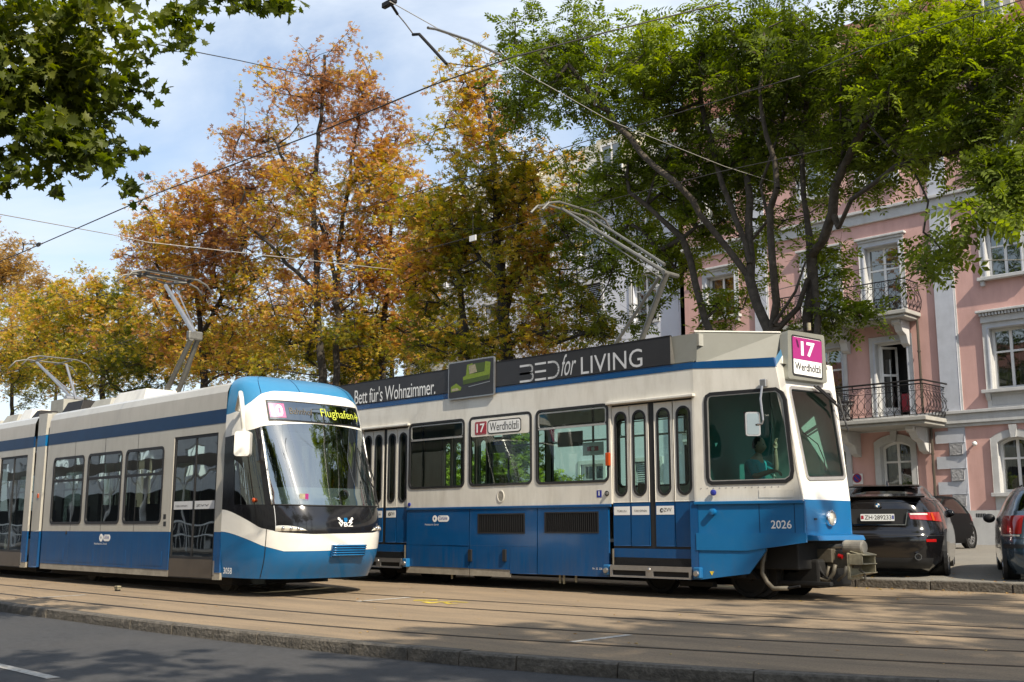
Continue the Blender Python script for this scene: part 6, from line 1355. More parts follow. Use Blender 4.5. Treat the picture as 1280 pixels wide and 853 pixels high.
for a, b in ((-30, 40), (140, 210), (40, 140)): sv.patch('side_window', 'car_glass', a, b, 1.09, 1.42)
for a, b in ((-152, -112), (-68, -28)):
    l = sv.patch('tail_light', 'red_lens', a, b, .74, 1.02, .010, na=18); sv.patch('light_trim', 'clear_lens', a + 2, b - 2, .70, .725, .014, na=12, nz=2, par=l)
sv.patch('bumper_strip', 'rubber', -155, -25, .52, .58, .008, na=40, nz=3); sv.patch('bumper_seam', 'rubber', -150, -30, .665, .675, .003, na=40, nz=2)
for s in (1, -1):
    sv.wheel(s * .865, .85, .33, .24); sv.wheel(s * .865, 3.6, .33, .24); MB().sphere(sv.w(s * .97, 3.0, 1.0), .11, 8, (1, .5, .75)).build('door_mirror', 'rubber', sv.T, smooth=True)
for s in (-.5, .5): MB().tube([sv.w(s, .9, 1.50), sv.w(s, 2.4, 1.51)], .015, 6).build('roof_rail', 'rubber', sv.T)
# small charcoal hatchback facing the camera, near the house wall
xh = PY(1212, 668, 29.5)[0] - .82
hb = Car((xh, 30.4, .56), PI, [(.14, .15, 3.9, .76, 5), (.25, .04, 4.0, .80, 5), (.45, 0, 4.05, .825, 5), (.65, .03, 4.05, .82, 4.6), (.82, .08, 3.85, .80, 4.2), (.90, .14, 3.3, .78, 4), (1.0, .22, 3.0, .74, 3.8), (1.2, .45, 2.7, .66, 3.6), (1.33, .7, 2.45, .58, 3.4), (1.38, 1.0, 2.2, .45, 3.2), (1.395, 1.4, 1.9, .15, 3)],
         'small charcoal hatchback parked by the house wall, behind the black car')
hb.patch('body', 'car_charcoal', -180, 180, .14, .93, na=110, nz=24); hb.patch('roof', 'car_charcoal', -180, 180, 1.30, 1.394, na=80, nz=8)
for a, b, mt, nm in ((-125, -55, 'car_glass', 'rear_window'), (55, 125, 'car_glass', 'windscreen'), (-28, 14, 'car_glass', 'side_window'), (18, 40, 'car_glass', 'side_window'), (140, 208, 'car_glass', 'side_window'), (-55, -28, 'car_charcoal', 'pillar'), (-152, -125, 'car_charcoal', 'pillar'), (40, 55, 'car_charcoal', 'pillar'), (125, 140, 'car_charcoal', 'pillar'), (14, 18, 'rubber', 'pillar')): hb.patch(nm, mt, a, b, .92, 1.31, nz=8)
for s in (1, -1):
    hb.wheel(s * .79, .72, .31, .2); hb.wheel(s * .79, 3.2, .31, .2); MB().sphere(hb.w(s * .90, 2.55, .98), .12, 8, (1, .55, .8)).build('door_mirror', 'car_black', hb.T, smooth=True)
for a, b in ((-150, -118), (-62, -30)): hb.patch('tail_light', 'red_lens', a, b, .72, .92, .01, na=10)
for a, b in ((118, 150), (30, 62)): hb.patch('headlight', 'clear_lens', a, b, .56, .70, .01, na=10)
hb.patch('door_seam', 'rubber', 6, 8, .3, .92, .003, na=2)
# ---------------- trees ----------------
def np_mesh(name, V, F, mat, smooth=False):
    me = bpy.data.meshes.new(name); V = np.asarray(V, 'f'); F = np.asarray(F, 'i'); k = F.shape[1]
    me.vertices.add(len(V)); me.vertices.foreach_set('co', V.ravel()); me.loops.add(F.size); me.loops.foreach_set('vertex_index', F.ravel())
    me.polygons.add(len(F)); me.polygons.foreach_set('loop_start', np.arange(0, F.size, k, dtype='i'))
    me.update(calc_edges=True); me.validate() if False else None
    if smooth: me.shade_smooth()
    return setmat(me, mat)
def kite(dx, dy, L, w, z=0, base=(0, 0, 0), fold=.0):
    """a leaflet from base along (dx, dy): base, left, tip, right"""
    n = math.hypot(dx, dy); dx, dy = dx / n, dy / n; bx_, by_, bz_ = base
    return [(bx_, by_, bz_), (bx_ + dx * L * .55 - dy * w, by_ + dy * L * .55 + dx * w, bz_ + fold + z * .4), (bx_ + dx * L, by_ + dy * L, bz_ + z), (bx_ + dx * L * .55 + dy * w, by_ + dy * L * .55 - dx * w, bz_ + fold + z * .4)]
def tpl_chestnut():
    V = [(0, 0, 0)]; F = []
    for a, L in ((-100, .62), (-50, .88), (0, 1), (50, .88), (100, .62)):
        k = kite(math.cos(R(a)), math.sin(R(a)), L, .17, -.22 * L); b = len(V); V += k[1:]; F.append((0, b, b + 1, b + 2))
    return np.array(V), np.array(F)
def tpl_pinnate(n=5):
    V = []; F = []
    def add(k): b = len(V); V.extend(k); F.append((b, b + 1, b + 2, b + 3))
    rise = lambda t: .10 * math.sin(t * PI) - .30 * t * t
    V += [(0, -.006, 0), (1, -.003, rise(1)), (1, .003, rise(1)), (0, .006, 0)]; F.append((0, 1, 2, 3))
    for i in range(n):
        t = .18 + .76 * i / (n - 1)
        for s in (1, -1): add(kite(.5, s, .36 * (1 - .25 * abs(t - .5)), .085, -.10, (t, 0, rise(t)), .02))
    add(kite(1, 0, .30, .085, -.08, (.97, 0, rise(.97))))
    return np.array(V), np.array(F)
def tpl_plane():
    """five-lobed leaf as a fan of quads"""
    out = [(0, 0), (.10, -.30), (-.10, -.52), (.28, -.42), (.42, -.62), (.52, -.30), (.80, -.30), (.72, -.12), (1.08, 0), (.72, .12), (.80, .30), (.52, .30), (.42, .62), (.28, .42), (-.10, .52), (.10, .30)]
    V = [(.38, 0, .05)] + [(x, y, -.10 * (abs(y) + max(0, x - .5))) for x, y in out]; n = len(out)
    F = [(0, 1 + i, 1 + (i + 1) % n, 1 + (i + 2) % n) for i in range(0, n, 2)]
    return np.array(V), np.array(F)
TPL = {'chestnut': tpl_chestnut(), 'pinnate': tpl_pinnate(), 'plane': tpl_plane()}
def rots(n, tilt, rng):
    a = rng.uniform(0, 2 * PI, n); t = rng.normal(0, tilt, n); r = rng.normal(0, tilt, n)
    ca, sa, ct, st, cr_, sr = np.cos(a), np.sin(a), np.cos(t), np.sin(t), np.cos(r), np.sin(r); z = np.zeros(n); o = np.ones(n)
    Rz = np.stack([ca, -sa, z, sa, ca, z, z, z, o], 1).reshape(-1, 3, 3); Ry = np.stack([ct, z, st, z, o, z, -st, z, ct], 1).reshape(-1, 3, 3); Rx = np.stack([o, z, z, z, cr_, -sr, z, sr, cr_], 1).reshape(-1, 3, 3)
    return Rz @ Ry @ Rx
def leaf_arrays(kind, pos, size, tilt, rng):
    T, F = TPL[kind]; n = len(pos); Rm = rots(n, tilt, rng); s = size * rng.uniform(.65, 1.2, n)
    V = np.einsum('nij,vj->nvi', Rm, T) * s[:, None, None] + pos[:, None, :]
    return V.reshape(-1, 3), (F[None] + (np.arange(n) * len(T))[:, None, None]).reshape(-1, F.shape[1])
def grow(limbs, clusters, rng, step=.45, jit=.06, rtip=.008, droop=.1):
    """limbs: polylines (first starts at the root); clusters: points joined to the nearest wood"""
    pos = []; par = []; plen = []; rmin = []
    for li, (pl, r0, r1) in enumerate(limbs):
        pl = [np.array(p, float) for p in pl]; pts = []
        for a, b in zip(pl[:-1], pl[1:]):
            k = max(1, int(np.linalg.norm(b - a) / step)); pts += [a + (b - a) * i / k for i in range(k)]
        pts.append(pl[-1]); prev = -1
        if li and pos:
            d = np.linalg.norm(np.array(pos) - pts[0], axis=1); prev = int(d.argmin())
        for i, p in enumerate(pts):
            q = p + rng.normal(0, .03, 3) * (i > 0); pos.append(q); par.append(prev); plen.append(0 if prev < 0 else plen[prev] + step); rmin.append(r0 + (r1 - r0) * i / max(1, len(pts) - 1)); prev = len(pos) - 1
    base = np.array(pos); order = np.argsort([np.min(np.linalg.norm(base - c, axis=1)) for c in clusters]); tips = []
    for ci in order:
        c = clusters[ci]; P = np.array(pos); d = np.linalg.norm(P - c, axis=1); cost = d + .10 * np.array(plen) + 1.2 * np.clip(P[:, 2] - c[2], 0, None) * (d > .8)
        j = int(cost.argmin()); a = P[j]; D = c - a; L = np.linalg.norm(D)
        k = max(1, int(L / step)); prev = j; mid = rng.normal(0, jit * L + .02, 3); mid[2] += droop * L
        for i in range(1, k + 1):
            t = i / k; q = a + D * t + mid * (4 * t * (1 - t)) + (rng.normal(0, .02, 3) if i < k else 0)
            pos.append(q); par.append(prev); plen.append(plen[prev] + L / k); rmin.append(0); prev = len(pos) - 1
        tips.append(prev)
    n = len(pos); e = 2.35; acc = np.zeros(n)
    for t in tips: acc[t] += rtip ** e
    for i in range(n - 1, -1, -1):
        if par[i] >= 0: acc[par[i]] += max(acc[i], 0)
    r = np.maximum(np.maximum(acc, 1e-12) ** (1 / e), np.array(rmin)); r = np.maximum(r, .006)
    return np.array(pos), np.array(par), np.minimum(r, np.where(np.array(rmin) > 0, np.array(rmin) * 1.0 + .0, 1.0)) if False else r
def wood(name, pos, par, r, mat, parent, extra=None, cap=None):
    idx = np.nonzero(par >= 0)[0]; a, b = pos[par[idx]], pos[idx]; ra, rb = r[par[idx]], r[idx]; ra = np.minimum(ra, rb * 1.6)
    if extra is not None: a = np.vstack([a, extra[0]]); b = np.vstack([b, extra[1]]); ra = np.concatenate([ra, extra[2]]); rb = np.concatenate([rb, extra[2] * .5])
    d = b - a; L = np.linalg.norm(d, axis=1, keepdims=True) + 1e-9; d = d / L; up = np.where(np.abs(d[:, 2:3]) > .9, [[1., 0, 0]], [[0, 0, 1.]]); u = np.cross(d, up); u /= np.linalg.norm(u, axis=1, keepdims=True); w = np.cross(d, u)
    out = []
    for sel, k in ((np.maximum(ra, rb) > .05, 9), ((np.maximum(ra, rb) <= .05) & (np.maximum(ra, rb) > .015), 5), (np.maximum(ra, rb) <= .015, 3)):
        if not sel.any(): continue
        A, B, RA, RB, U, W = a[sel], b[sel] + d[sel] * rb[sel][:, None] * .3, ra[sel], rb[sel], u[sel], w[sel]; t = np.arange(k) * 2 * PI / k
        ring = U[:, None] * np.cos(t)[None, :, None] + W[:, None] * np.sin(t)[None, :, None]
        V = np.concatenate([A[:, None] + ring * RA[:, None, None], B[:, None] + ring * RB[:, None, None]], 1); m = len(A)
        f = np.array([(i, (i + 1) % k, k + (i + 1) % k, k + i) for i in range(k)]); F = (f[None] + (np.arange(m) * 2 * k)[:, None, None]).reshape(-1, 4); out.append((V.reshape(-1, 3), F))
    V = []; F = []; o = 0
    for v, f in out: V.append(v); F.append(f + o); o += len(v)
    return link(name, np_mesh(name, np.vstack(V), np.vstack(F), mat, False), parent)
def blob_points(blobs, rng, dens=1):
    """blobs: (centre, (rx, ry, rz), count); points favour the outer shell"""
    out = []
    for c, rad, n in blobs:
        n = max(2, int(n * dens))
        v = rng.normal(0, 1, (n, 3)); v /= np.linalg.norm(v, axis=1, keepdims=True); q = rng.uniform(0, 1, (n, 1)) ** .42
        v = v * q * (1 + .22 * np.sin(v[:, :1] * 5 + c[0]) * np.cos(v[:, 2:3] * 4 + c[1])); out.append(np.array(c) + v * np.array(rad))
    return np.vstack(out)
def tree(label, limbs, blobs, kind, mat, size, per, spread=.55, seed=1, bark='bark_dark', tilt=.55, name='tree', rtip=.012, twigs=5, dens=.78, base=None):
    rng = np.random.default_rng(seed); cl = blob_points(blobs, rng, dens); pos, par, r = grow(limbs, cl, rng, rtip=rtip)
    T = empty(name, tuple(base if base is not None else limbs[0][0][0]), label, 'tree')
    n = len(cl); td = rng.normal(0, 1, (n, twigs, 3)); td[..., 2] = td[..., 2] * .6; td /= np.linalg.norm(td, axis=2, keepdims=True); tl = rng.uniform(.5, 1.1, (n, twigs, 1)) * spread * 1.5
    a = np.repeat(cl[:, None], twigs, 1).reshape(-1, 3); b = (cl[:, None] + td * tl).reshape(-1, 3)
    wood('trunk', pos, par, r, bark, T, (a, b, np.full(len(a), rtip * .7)))
    m = n * per; pick = rng.integers(0, len(a), m); t = rng.uniform(.25, 1.08, (m, 1)); lp = a[pick] + (b[pick] - a[pick]) * t + rng.normal(0, spread * .16, (m, 3))
    V, F = leaf_arrays(kind, lp, size, tilt, rng); link('crown', np_mesh('crown', V, F, mat), T)
    return T, lp
def Pd(px, py, d):
    v = ray(px, py); return np.array(Vector((0, 0, CAM_H)) + v * (d / math.hypot(v.x, v.y)))
def PYn(px, py, Y): return np.array(P3(px, py, Y))
def blobY(px, py, rx, rz, Y, n, ry=None):
    c = PYn(px, py, Y); d = Vector((c[0], c[1], 0)).dot(_FH); s = d / 1370
    return (c, (rx * s * 1.25, (ry or rx) * s * .9, rz * s), n)
GY = lambda Y: gz(min(Y, YK)) + .12 + max(0, Y - YK) * .018
def root(px, Y): p = PYn(px, 640, Y); p[2] = GY(Y) - .1; return p
GA = 'row of trees behind the trams'
def stem(px0, Y, pts, r0, r1): return ([root(px0, Y)] + [PYn(x, y, Y + dy) for x, y, dy in pts], r0, r1)
# chestnuts in autumn colour, left to middle
tree('tall rusty-orange chestnut with two grey stems, behind the rounded blue tram nose',
     [stem(404, 22, [(402, 470, 0), (398, 400, 0), (395, 330, 0), (392, 240, 0), (400, 150, 0), (404, 70, 0)], .20, .05), stem(418, 22.3, [(420, 440, 0), (421, 380, .3), (424, 300, .4), (440, 200, .6), (452, 120, .6)], .15, .04), ([PYn(420, 360, 22.6), PYn(405, 290, 22.4), PYn(370, 230, 22), PYn(340, 170, 21.6)], .09, .03), ([PYn(396, 370, 22), PYn(360, 330, 21.8), PYn(320, 290, 21.6)], .07, .025)],
     [blobY(400, 105, 78, 62, 22, 62), blobY(335, 170, 55, 60, 22, 40), blobY(440, 150, 55, 70, 22.5, 48), blobY(470, 225, 50, 55, 22.8, 40), blobY(320, 235, 60, 45, 22.5, 50), blobY(380, 260, 110, 75, 22, 150), blobY(400, 370, 110, 75, 22.5, 150), blobY(400, 450, 100, 40, 23, 60)],
     'chestnut', 'chestnut_leaf', .125, 50, spread=.55, seed=21)
tree('dense orange and yellow chestnut between the two raised pantographs of the left tram',
     [stem(255, 23.5, [(255, 470, 0), (250, 400, 0), (240, 320, 0), (235, 240, 0)], .2, .05), ([PYn(252, 420, 23.5), PYn(290, 350, 23.5), PYn(310, 280, 23.5)], .1, .03), ([PYn(252, 430, 23.5), PYn(210, 370, 23.4), PYn(190, 310, 23.2)], .09, .03)],
     [blobY(255, 270, 95, 62, 23, 150), blobY(205, 320, 62, 55, 23.5, 90), blobY(300, 340, 85, 80, 24, 150), blobY(235, 405, 110, 65, 23.5, 170), blobY(185, 285, 28, 18, 23, 14), blobY(300, 440, 80, 40, 23, 50)],
     'chestnut', 'chestnut_leaf', .14, 54, spread=.6, seed=22)
tree('yellow-green chestnut behind the left tram, between the small pantograph and the orange crown',
     [stem(128, 25, [(128, 480, 0), (125, 420, 0), (120, 360, 0)], .2, .06), ([PYn(126, 440, 25), PYn(90, 390, 25), PYn(60, 350, 25)], .09, .03)],
     [blobY(120, 385, 80, 50, 25, 150), blobY(60, 405, 65, 60, 25.5, 130), blobY(130, 450, 100, 45, 25, 120), blobY(180, 450, 60, 55, 25, 70)],
     'chestnut', 'chestnut_leaf_green', .165, 54, spread=.75, seed=23)
tree('olive chestnut at the left edge, directly above the rear of the grey tram',
     [stem(15, 27, [(15, 480, 0), (15, 420, 0), (12, 380, 0)], .2, .06)], [blobY(10, 425, 70, 60, 27, 140), blobY(-50, 400, 60, 70, 27, 70), blobY(30, 470, 60, 40, 27, 60)],
     'chestnut', 'chestnut_leaf_green', .175, 54, spread=.85, seed=24)
tree('pale golden tree at the far left edge, rising above the olive chestnut',
     [stem(-20, 38, [(-20, 420, 0), (-18, 360, 0), (-15, 310, 0)], .3, .08)], [blobY(-10, 345, 60, 50, 38, 150), blobY(35, 375, 28, 24, 38, 40), blobY(10, 330, 28, 30, 38, 40), blobY(52, 345, 13, 12, 38, 8)],
     'chestnut', 'golden_leaf', .24, 46, spread=1.1, seed=25)
tree('thinner orange chestnut with sky beside it, left of the dark middle stems',
     [stem(478, 24.5, [(478, 440, 0), (482, 380, 0), (488, 300, 0), (490, 220, 0)], .14, .04), stem(455, 25, [(455, 430, 0), (450, 360, 0), (446, 290, 0)], .11, .04)],
     [blobY(490, 280, 62, 70, 24.5, 100), blobY(495, 370, 70, 70, 24.5, 110), blobY(500, 190, 36, 40, 24.5, 22), blobY(460, 440, 70, 40, 24.5, 60)],
     'chestnut', 'chestnut_leaf', .135, 44, spread=.6, seed=26)
tree('far yellow-green chestnut low between the left tram roof and the orange crowns', [stem(330, 31, [(330, 460, 0), (332, 410, 0)], .2, .08)], [blobY(330, 440, 95, 42, 31, 130), blobY(255, 445, 60, 36, 31, 70)],
     'chestnut', 'chestnut_leaf_green', .18, 50, spread=.8, seed=71)
tree('far dull green chestnut low behind the advertising board, left of the picture board', [stem(490, 31, [(490, 460, 0), (492, 410, 0)], .2, .08)], [blobY(480, 430, 90, 48, 31, 130), blobY(420, 440, 50, 40, 31, 50)],
     'chestnut', 'chestnut_leaf_green', .18, 50, spread=.8, seed=72)
tree('far olive chestnut low at the left, behind the small pantograph', [stem(70, 33, [(70, 480, 0), (72, 430, 0)], .2, .08)], [blobY(70, 455, 100, 42, 33, 130), blobY(160, 440, 60, 44, 33, 80)],
     'chestnut', 'chestnut_leaf_green', .2, 50, spread=.85, seed=73)
tree('slim dark-stemmed chestnut leaning left, just above the armchair picture board',
     [stem(586, 20.3, [(586, 440, 0), (580, 390, 0), (572, 345, 0), (555, 300, 0), (535, 250, 0)], .11, .04), ([PYn(572, 345, 20.3), PYn(590, 290, 20), PYn(600, 250, 20)], .05, .02)],
     [blobY(545, 270, 48, 50, 20.3, 60), blobY(550, 350, 62, 55, 20.5, 90), blobY(560, 425, 70, 30, 20.5, 50)],
     'chestnut', 'chestnut_leaf_yellow', .135, 34, spread=.55, seed=27)
tree('tall yellow and rust chestnut with thick forked trunk before the white house',
     [stem(640, 20, [(638, 470, 0), (630, 400, 0), (624, 330, 0), (620, 260, 0), (618, 190, 0), (605, 110, 0)], .26, .05), ([PYn(630, 395, 20), PYn(645, 330, 20.3), PYn(652, 260, 20.5), PYn(655, 190, 20.5)], .13, .04),
      ([PYn(634, 435, 20), PYn(665, 415, 19.7), PYn(700, 428, 19.5), PYn(730, 420, 19.4)], .06, .02), ([PYn(628, 350, 20), PYn(590, 310, 19.8), PYn(560, 290, 19.6)], .06, .02), ([PYn(640, 345, 20.3), PYn(680, 338, 20), PYn(720, 335, 19.8)], .05, .02), ([PYn(632, 425, 20), PYn(600, 425, 20), PYn(570, 415, 20)], .05, .02)],
     [blobY(590, 105, 52, 45, 20, 32), blobY(600, 170, 60, 50, 20, 46), blobY(640, 225, 72, 50, 20, 80), blobY(600, 280, 75, 50, 20, 80), blobY(665, 300, 55, 50, 20, 50), blobY(620, 360, 90, 50, 20, 56), blobY(640, 425, 100, 28, 20, 64), blobY(700, 380, 45, 40, 19.7, 26), blobY(745, 415, 35, 18, 19.6, 18)],
     'chestnut', 'chestnut_leaf_yellow', .135, 34, spread=.55, seed=28)
# the green tree with feathery leaves behind the older tram
blobG = lambda px, py, rx, rz, Y, n: blobY(px, py, rx, rz, yy_(Y) + (1.1 if py > 110 and px < 1150 else .2), n)
yy_ = lambda Y: Y if Y > 18 else 18 + (Y - 18) * .3
g = lambda *p: [PYn(x, y, yy_(Y)) for x, y, Y in p]
limbs = [([root(966, 18.6)] + g((966, 440, 18.6), (962, 418, 18.6), (948, 385, 18.7), (937, 350, 18.8), (938, 300, 19), (936, 250, 19.1), (930, 190, 19.3), (922, 120, 19.5), (915, 50, 19.6)), 0.144, 0.042),
         (g((964, 420, 18.6), (967, 380, 18.5), (968, 330, 18.4), (964, 290, 18.3), (960, 262, 18.3), (974, 236, 18.2), (968, 205, 18.2), (958, 170, 18.1), (950, 110, 18), (955, 40, 18)), 0.086, 0.028),
         ([root(1008, 18.9)] + g((1010, 440, 18.9), (1011, 400, 18.9), (1014, 350, 18.9), (1013, 318, 18.9), (1008, 280, 19), (1004, 240, 19), (1003, 190, 19.1), (1008, 130, 19.2), (1010, 60, 19.3)), 0.115, 0.035),
         ([root(1018, 18.7)] + g((1024, 440, 18.7), (1022, 400, 18.7), (1018, 350, 18.8)), 0.094, 0.063),
         (g((1014, 320, 18.9), (1030, 295, 18.7), (1040, 265, 18.5), (1043, 235, 18.4), (1056, 200, 18.2), (1085, 155, 17.8), (1130, 110, 17.2), (1180, 80, 16.6)), 0.079, 0.021),
         (g((1042, 245, 18.4), (1050, 200, 18.6), (1058, 150, 18.8), (1075, 90, 19)), 0.050, 0.017), (g((1048, 285, 18.5), (1062, 250, 18.2), (1095, 225, 17.8), (1150, 195, 17), (1200, 190, 16.4)), 0.036, 0.014),
         (g((976, 408, 18.6), (1000, 385, 18.7), (1010, 350, 18.8)), 0.058, 0.049), (g((968, 405, 18.5), (990, 365, 18.4), (1008, 330, 18.6)), 0.036, 0.021),
         (g((935, 345, 18.8), (905, 305, 18.6), (878, 270, 18.4), (845, 230, 18.1), (800, 190, 17.8), (760, 140, 17.4), (725, 100, 17)), 0.072, 0.021), (g((937, 330, 18.8), (915, 260, 18.9), (895, 210, 19), (880, 150, 19.1), (870, 80, 19.2)), 0.050, 0.017),
         ([root(905, 19.2)] + g((900, 440, 19.2), (884, 400, 19.2), (870, 355, 19.2), (855, 300, 19.2), (825, 270, 19), (790, 240, 18.8)), 0.072, 0.021), (g((940, 300, 19), (962, 275, 18.8), (952, 230, 18.8), (975, 160, 18.9), (990, 90, 19)), 0.036, 0.014),
         (g((1175, 82, 16.6), (1215, 110, 15.8), (1250, 150, 15.2)), 0.029, 0.014), (g((1085, 155, 17.8), (1130, 200, 17), (1160, 250, 16.3), (1156, 290, 15.9)), 0.025, 0.008), (g((1200, 190, 16.4), (1235, 220, 14.8), (1270, 240, 14)), 0.029, 0.010)]
bl = [blobG(905, 60, 110, 60, 18.6, 130), blobG(780, 95, 95, 80, 18, 125), blobG(700, 70, 68, 62, 17.6, 60), blobG(645, 40, 30, 34, 17.4, 12), blobG(655, 135, 55, 42, 17.4, 34), blobG(1030, 70, 130, 75, 18.6, 170), blobG(1160, 75, 105, 70, 17, 140), blobG(1255, 90, 60, 90, 15.8, 70),
      blobG(1000, 160, 90, 60, 18.6, 84), blobG(870, 190, 100, 70, 18.6, 75), blobG(760, 220, 70, 60, 18.2, 45), blobG(1110, 165, 88, 50, 17.5, 74), blobG(1200, 170, 70, 40, 16.4, 45), blobG(1085, 205, 50, 20, 17.2, 10), blobG(1055, 250, 22, 22, 17.4, 6), blobG(1172, 308, 22, 18, 15.9, 5), blobG(1150, 345, 14, 12, 15.9, 2),
      blobG(1040, 335, 24, 46, 18.2, 14), blobG(1045, 400, 38, 20, 18.2, 18), blobG(905, 395, 34, 22, 18.8, 16), blobG(850, 330, 45, 45, 18.8, 22), blobG(800, 300, 48, 45, 18.6, 22), blobG(735, 330, 45, 50, 18.6, 24), blobG(890, 280, 60, 50, 18.8, 26), blobG(985, 240, 60, 60, 18.8, 30), blobG(770, 265, 60, 45, 19, 30), blobG(845, 225, 55, 40, 19, 28), blobG(920, 225, 55, 40, 19, 30), blobG(835, 150, 60, 40, 19, 30), blobG(710, 265, 40, 40, 19, 16), blobG(935, 330, 30, 40, 19, 8), blobG(1262, 215, 36, 35, 14.4, 34), blobG(740, 395, 30, 18, 19.4, 8), blobG(800, 395, 36, 18, 19.0, 8)]
TG, lpg = tree('big green tree with many dark limbs and feathery leaves behind the older tram', limbs, bl, 'pinnate', 'green_leaf', .33, 15, spread=.42, seed=31, bark='bark', tilt=.5, twigs=4, rtip=.0088, dens=.62)
# dark leaf sprays hanging into the top right corner, each leaf a part of the same tree
rng = np.random.default_rng(5)
def leaf_parts(tree_o, kind, mat, positions, size, tilt, rng, name='leaf', rotfix=None):
    T, F = TPL[kind]; me = bpy.data.meshes.new(name); me.from_pydata([tuple(v) for v in T], [], [tuple(f) for f in F]); setmat(me, mat); wl_ = wloc(tree_o)
    Rm = rots(len(positions), tilt, rng)
    for i, p in enumerate(positions):
        o = bpy.data.objects.new(name, me); COL.objects.link(o); o.parent = tree_o; s = size * rng.uniform(.75, 1.15)
        M4 = Matrix(((*[float(v) for v in Rm[i][0]], 0), (*[float(v) for v in Rm[i][1]], 0), (*[float(v) for v in Rm[i][2]], 0), (0, 0, 0, 1)))
        o.matrix_local = Matrix.Translation(Vector([float(v) for v in p]) - wl_) @ M4 @ Matrix.Scale(s, 4)
tp = []
for px, py, n, sx, sy, d in ((1205, 268, 10, 16, 10, 17.6), (1232, 275, 14, 16, 12, 17.6), (1262, 262, 26, 20, 22, 17.6), (1275, 225, 22, 16, 26, 17.6), (1235, 250, 10, 16, 10, 18), (1172, 310, 9, 16, 9, 18.2), (1190, 325, 7, 9, 8, 18.2), (1168, 350, 4, 8, 6, 18.2)):
    for _ in range(n): tp.append(Pd(px + rng.normal(0, sx * .6), py + rng.normal(0, sy * .6), d + rng.normal(0, .25)))
leaf_parts(TG, 'pinnate', 'green_leaf', tp, .44, .7, rng)
leaf_parts(TG, 'pinnate', 'yellow_leaf', [Pd(1085 + rng.normal(0, 9), 78 + rng.normal(0, 4), 19.5) for _ in range(9)], .4, .6, rng)
# London planes along the pavement on the camera side; branches of the first hang into the top left corner
q = lambda px, py, d: Pd(px, py, d)
base = np.array([-12.8, 1.4, -.05])
limbs = [([base, base + [0, .05, 2.2], base + [.05, .1, 4.2], base + [.2, .3, 5.6]], .26, .16), ([base + [.1, .2, 5.0], q(-60, 60, 13), q(0, 70, 12.6), q(60, 90, 12.4)], .12, .04), ([q(-60, 60, 13), q(20, 30, 12.4), q(100, 20, 12), q(180, 2, 11.6)], .06, .02), ([q(20, 30, 12.4), q(150, -25, 11.4), q(260, -22, 10.8), q(345, -8, 10.3)], .05, .015), ([q(0, 70, 12.6), q(40, 150, 12.4), q(100, 190, 12.3)], .04, .015), ([q(-60, 60, 13), q(-30, 140, 13), q(20, 200, 12.8)], .05, .02)]
def blobD(px, py, rx, rz, d, n, ry=.9): c = q(px, py, d); s = d / 1370; return (c, (rx * s, ry, rz * s), n)
bl = [blobD(40, 55, 85, 62, 12.5, 70), blobD(105, 105, 48, 48, 12.3, 34), blobD(20, 130, 62, 50, 12.6, 44), blobD(75, 175, 48, 24, 12.4, 22), blobD(110, 195, 26, 16, 12.3, 8), blobD(25, 190, 40, 18, 12.6, 12), blobD(120, 25, 45, 26, 12, 18), blobD(175, 5, 28, 12, 11.6, 7), blobD(-70, 80, 60, 110, 13, 50), blobD(260, -14, 60, 8, 10.8, 9, .3), blobD(325, -8, 30, 9, 10.4, 6, .25), blobD(-60, -60, 160, 60, 12.5, 90), blobD(75, 222, 16, 9, 12.3, 2)]
TP, lpp = tree('overhanging plane tree branches with lobed leaves in the top left corner', limbs, bl, 'plane', 'plane_leaf', .118, 28, spread=.26, dens=.66, seed=41, bark='bark', tilt=.75, twigs=4, rtip=.005, name='plane_tree')
crown = [c for c in TP.children if c.name.startswith('crown')][0]; crown['kind'] = 'stuff'
# the leaves that show singly: 150 at the rim as parts
rim = []
for px, py, n, sx, sy, d in ((30, 215, 10, 22, 8, 12.3), (70, 235, 9, 12, 6, 12.3), (95, 205, 14, 16, 8, 12.2), (135, 205, 12, 10, 8, 12.2), (120, 180, 12, 14, 10, 12.2), (150, 110, 18, 12, 26, 12.1), (158, 70, 14, 10, 16, 12.1), (200, 18, 16, 16, 8, 11.6), (255, 8, 12, 14, 5, 10.8), (300, 8, 16, 16, 6, 10.4), (338, 8, 18, 14, 8, 10.3), (60, 150, 16, 30, 18, 12), (100, 60, 16, 30, 26, 11.9)):
    for _ in range(n): rim.append(Pd(px + rng.normal(0, sx * .6), py + rng.normal(0, sy * .6), d + rng.normal(0, .15)))
leaf_parts(TP, 'plane', 'plane_leaf', rim, .135, .8, rng)
def street_tree(x, y, h0, h1, rad, label, seed, n=230, mat='plane_leaf', per=26):
    z = gz(7) - .15; b = np.array([x, y, z]); L = [([b, b + [.05, .05, h0 * .7], b + [0, .1, h0 + 1]], .28, .2)]
    r_ = np.random.default_rng(seed)
    for k in range(6): a = 2 * PI * k / 6 + r_.uniform(-.3, .3); L.append(([b + [0, .1, h0 + .4 + .1 * k], b + [rad * .35 * math.cos(a), rad * .35 * math.sin(a), h0 + 2], b + [rad * .7 * math.cos(a), rad * .7 * math.sin(a), (h0 + h1) / 2 + 1]], .1, .04))
    return tree(label, L, [(b + [0, 0, (h0 + h1) / 2], (rad, rad, (h1 - h0) / 2), n)], 'plane', mat, .26, per, spread=.55, seed=seed, bark='bark', tilt=.7, twigs=3, name='plane_tree')
street_tree(1.2, -1.6, 6.0, 12.0, 5.0, 'plane tree outside the frame above the camera, shading the dark road', 51, n=300)
street_tree(8.5, 4.6, 10.0, 15.5, 3.9, 'tall plane tree outside the frame to the right, dappling the nearest rails', 52, n=230)
street_tree(12, 9.6, 12, 19, 3.3, 'very tall plane tree outside the frame to the right, dappling the far rails', 57, n=90)
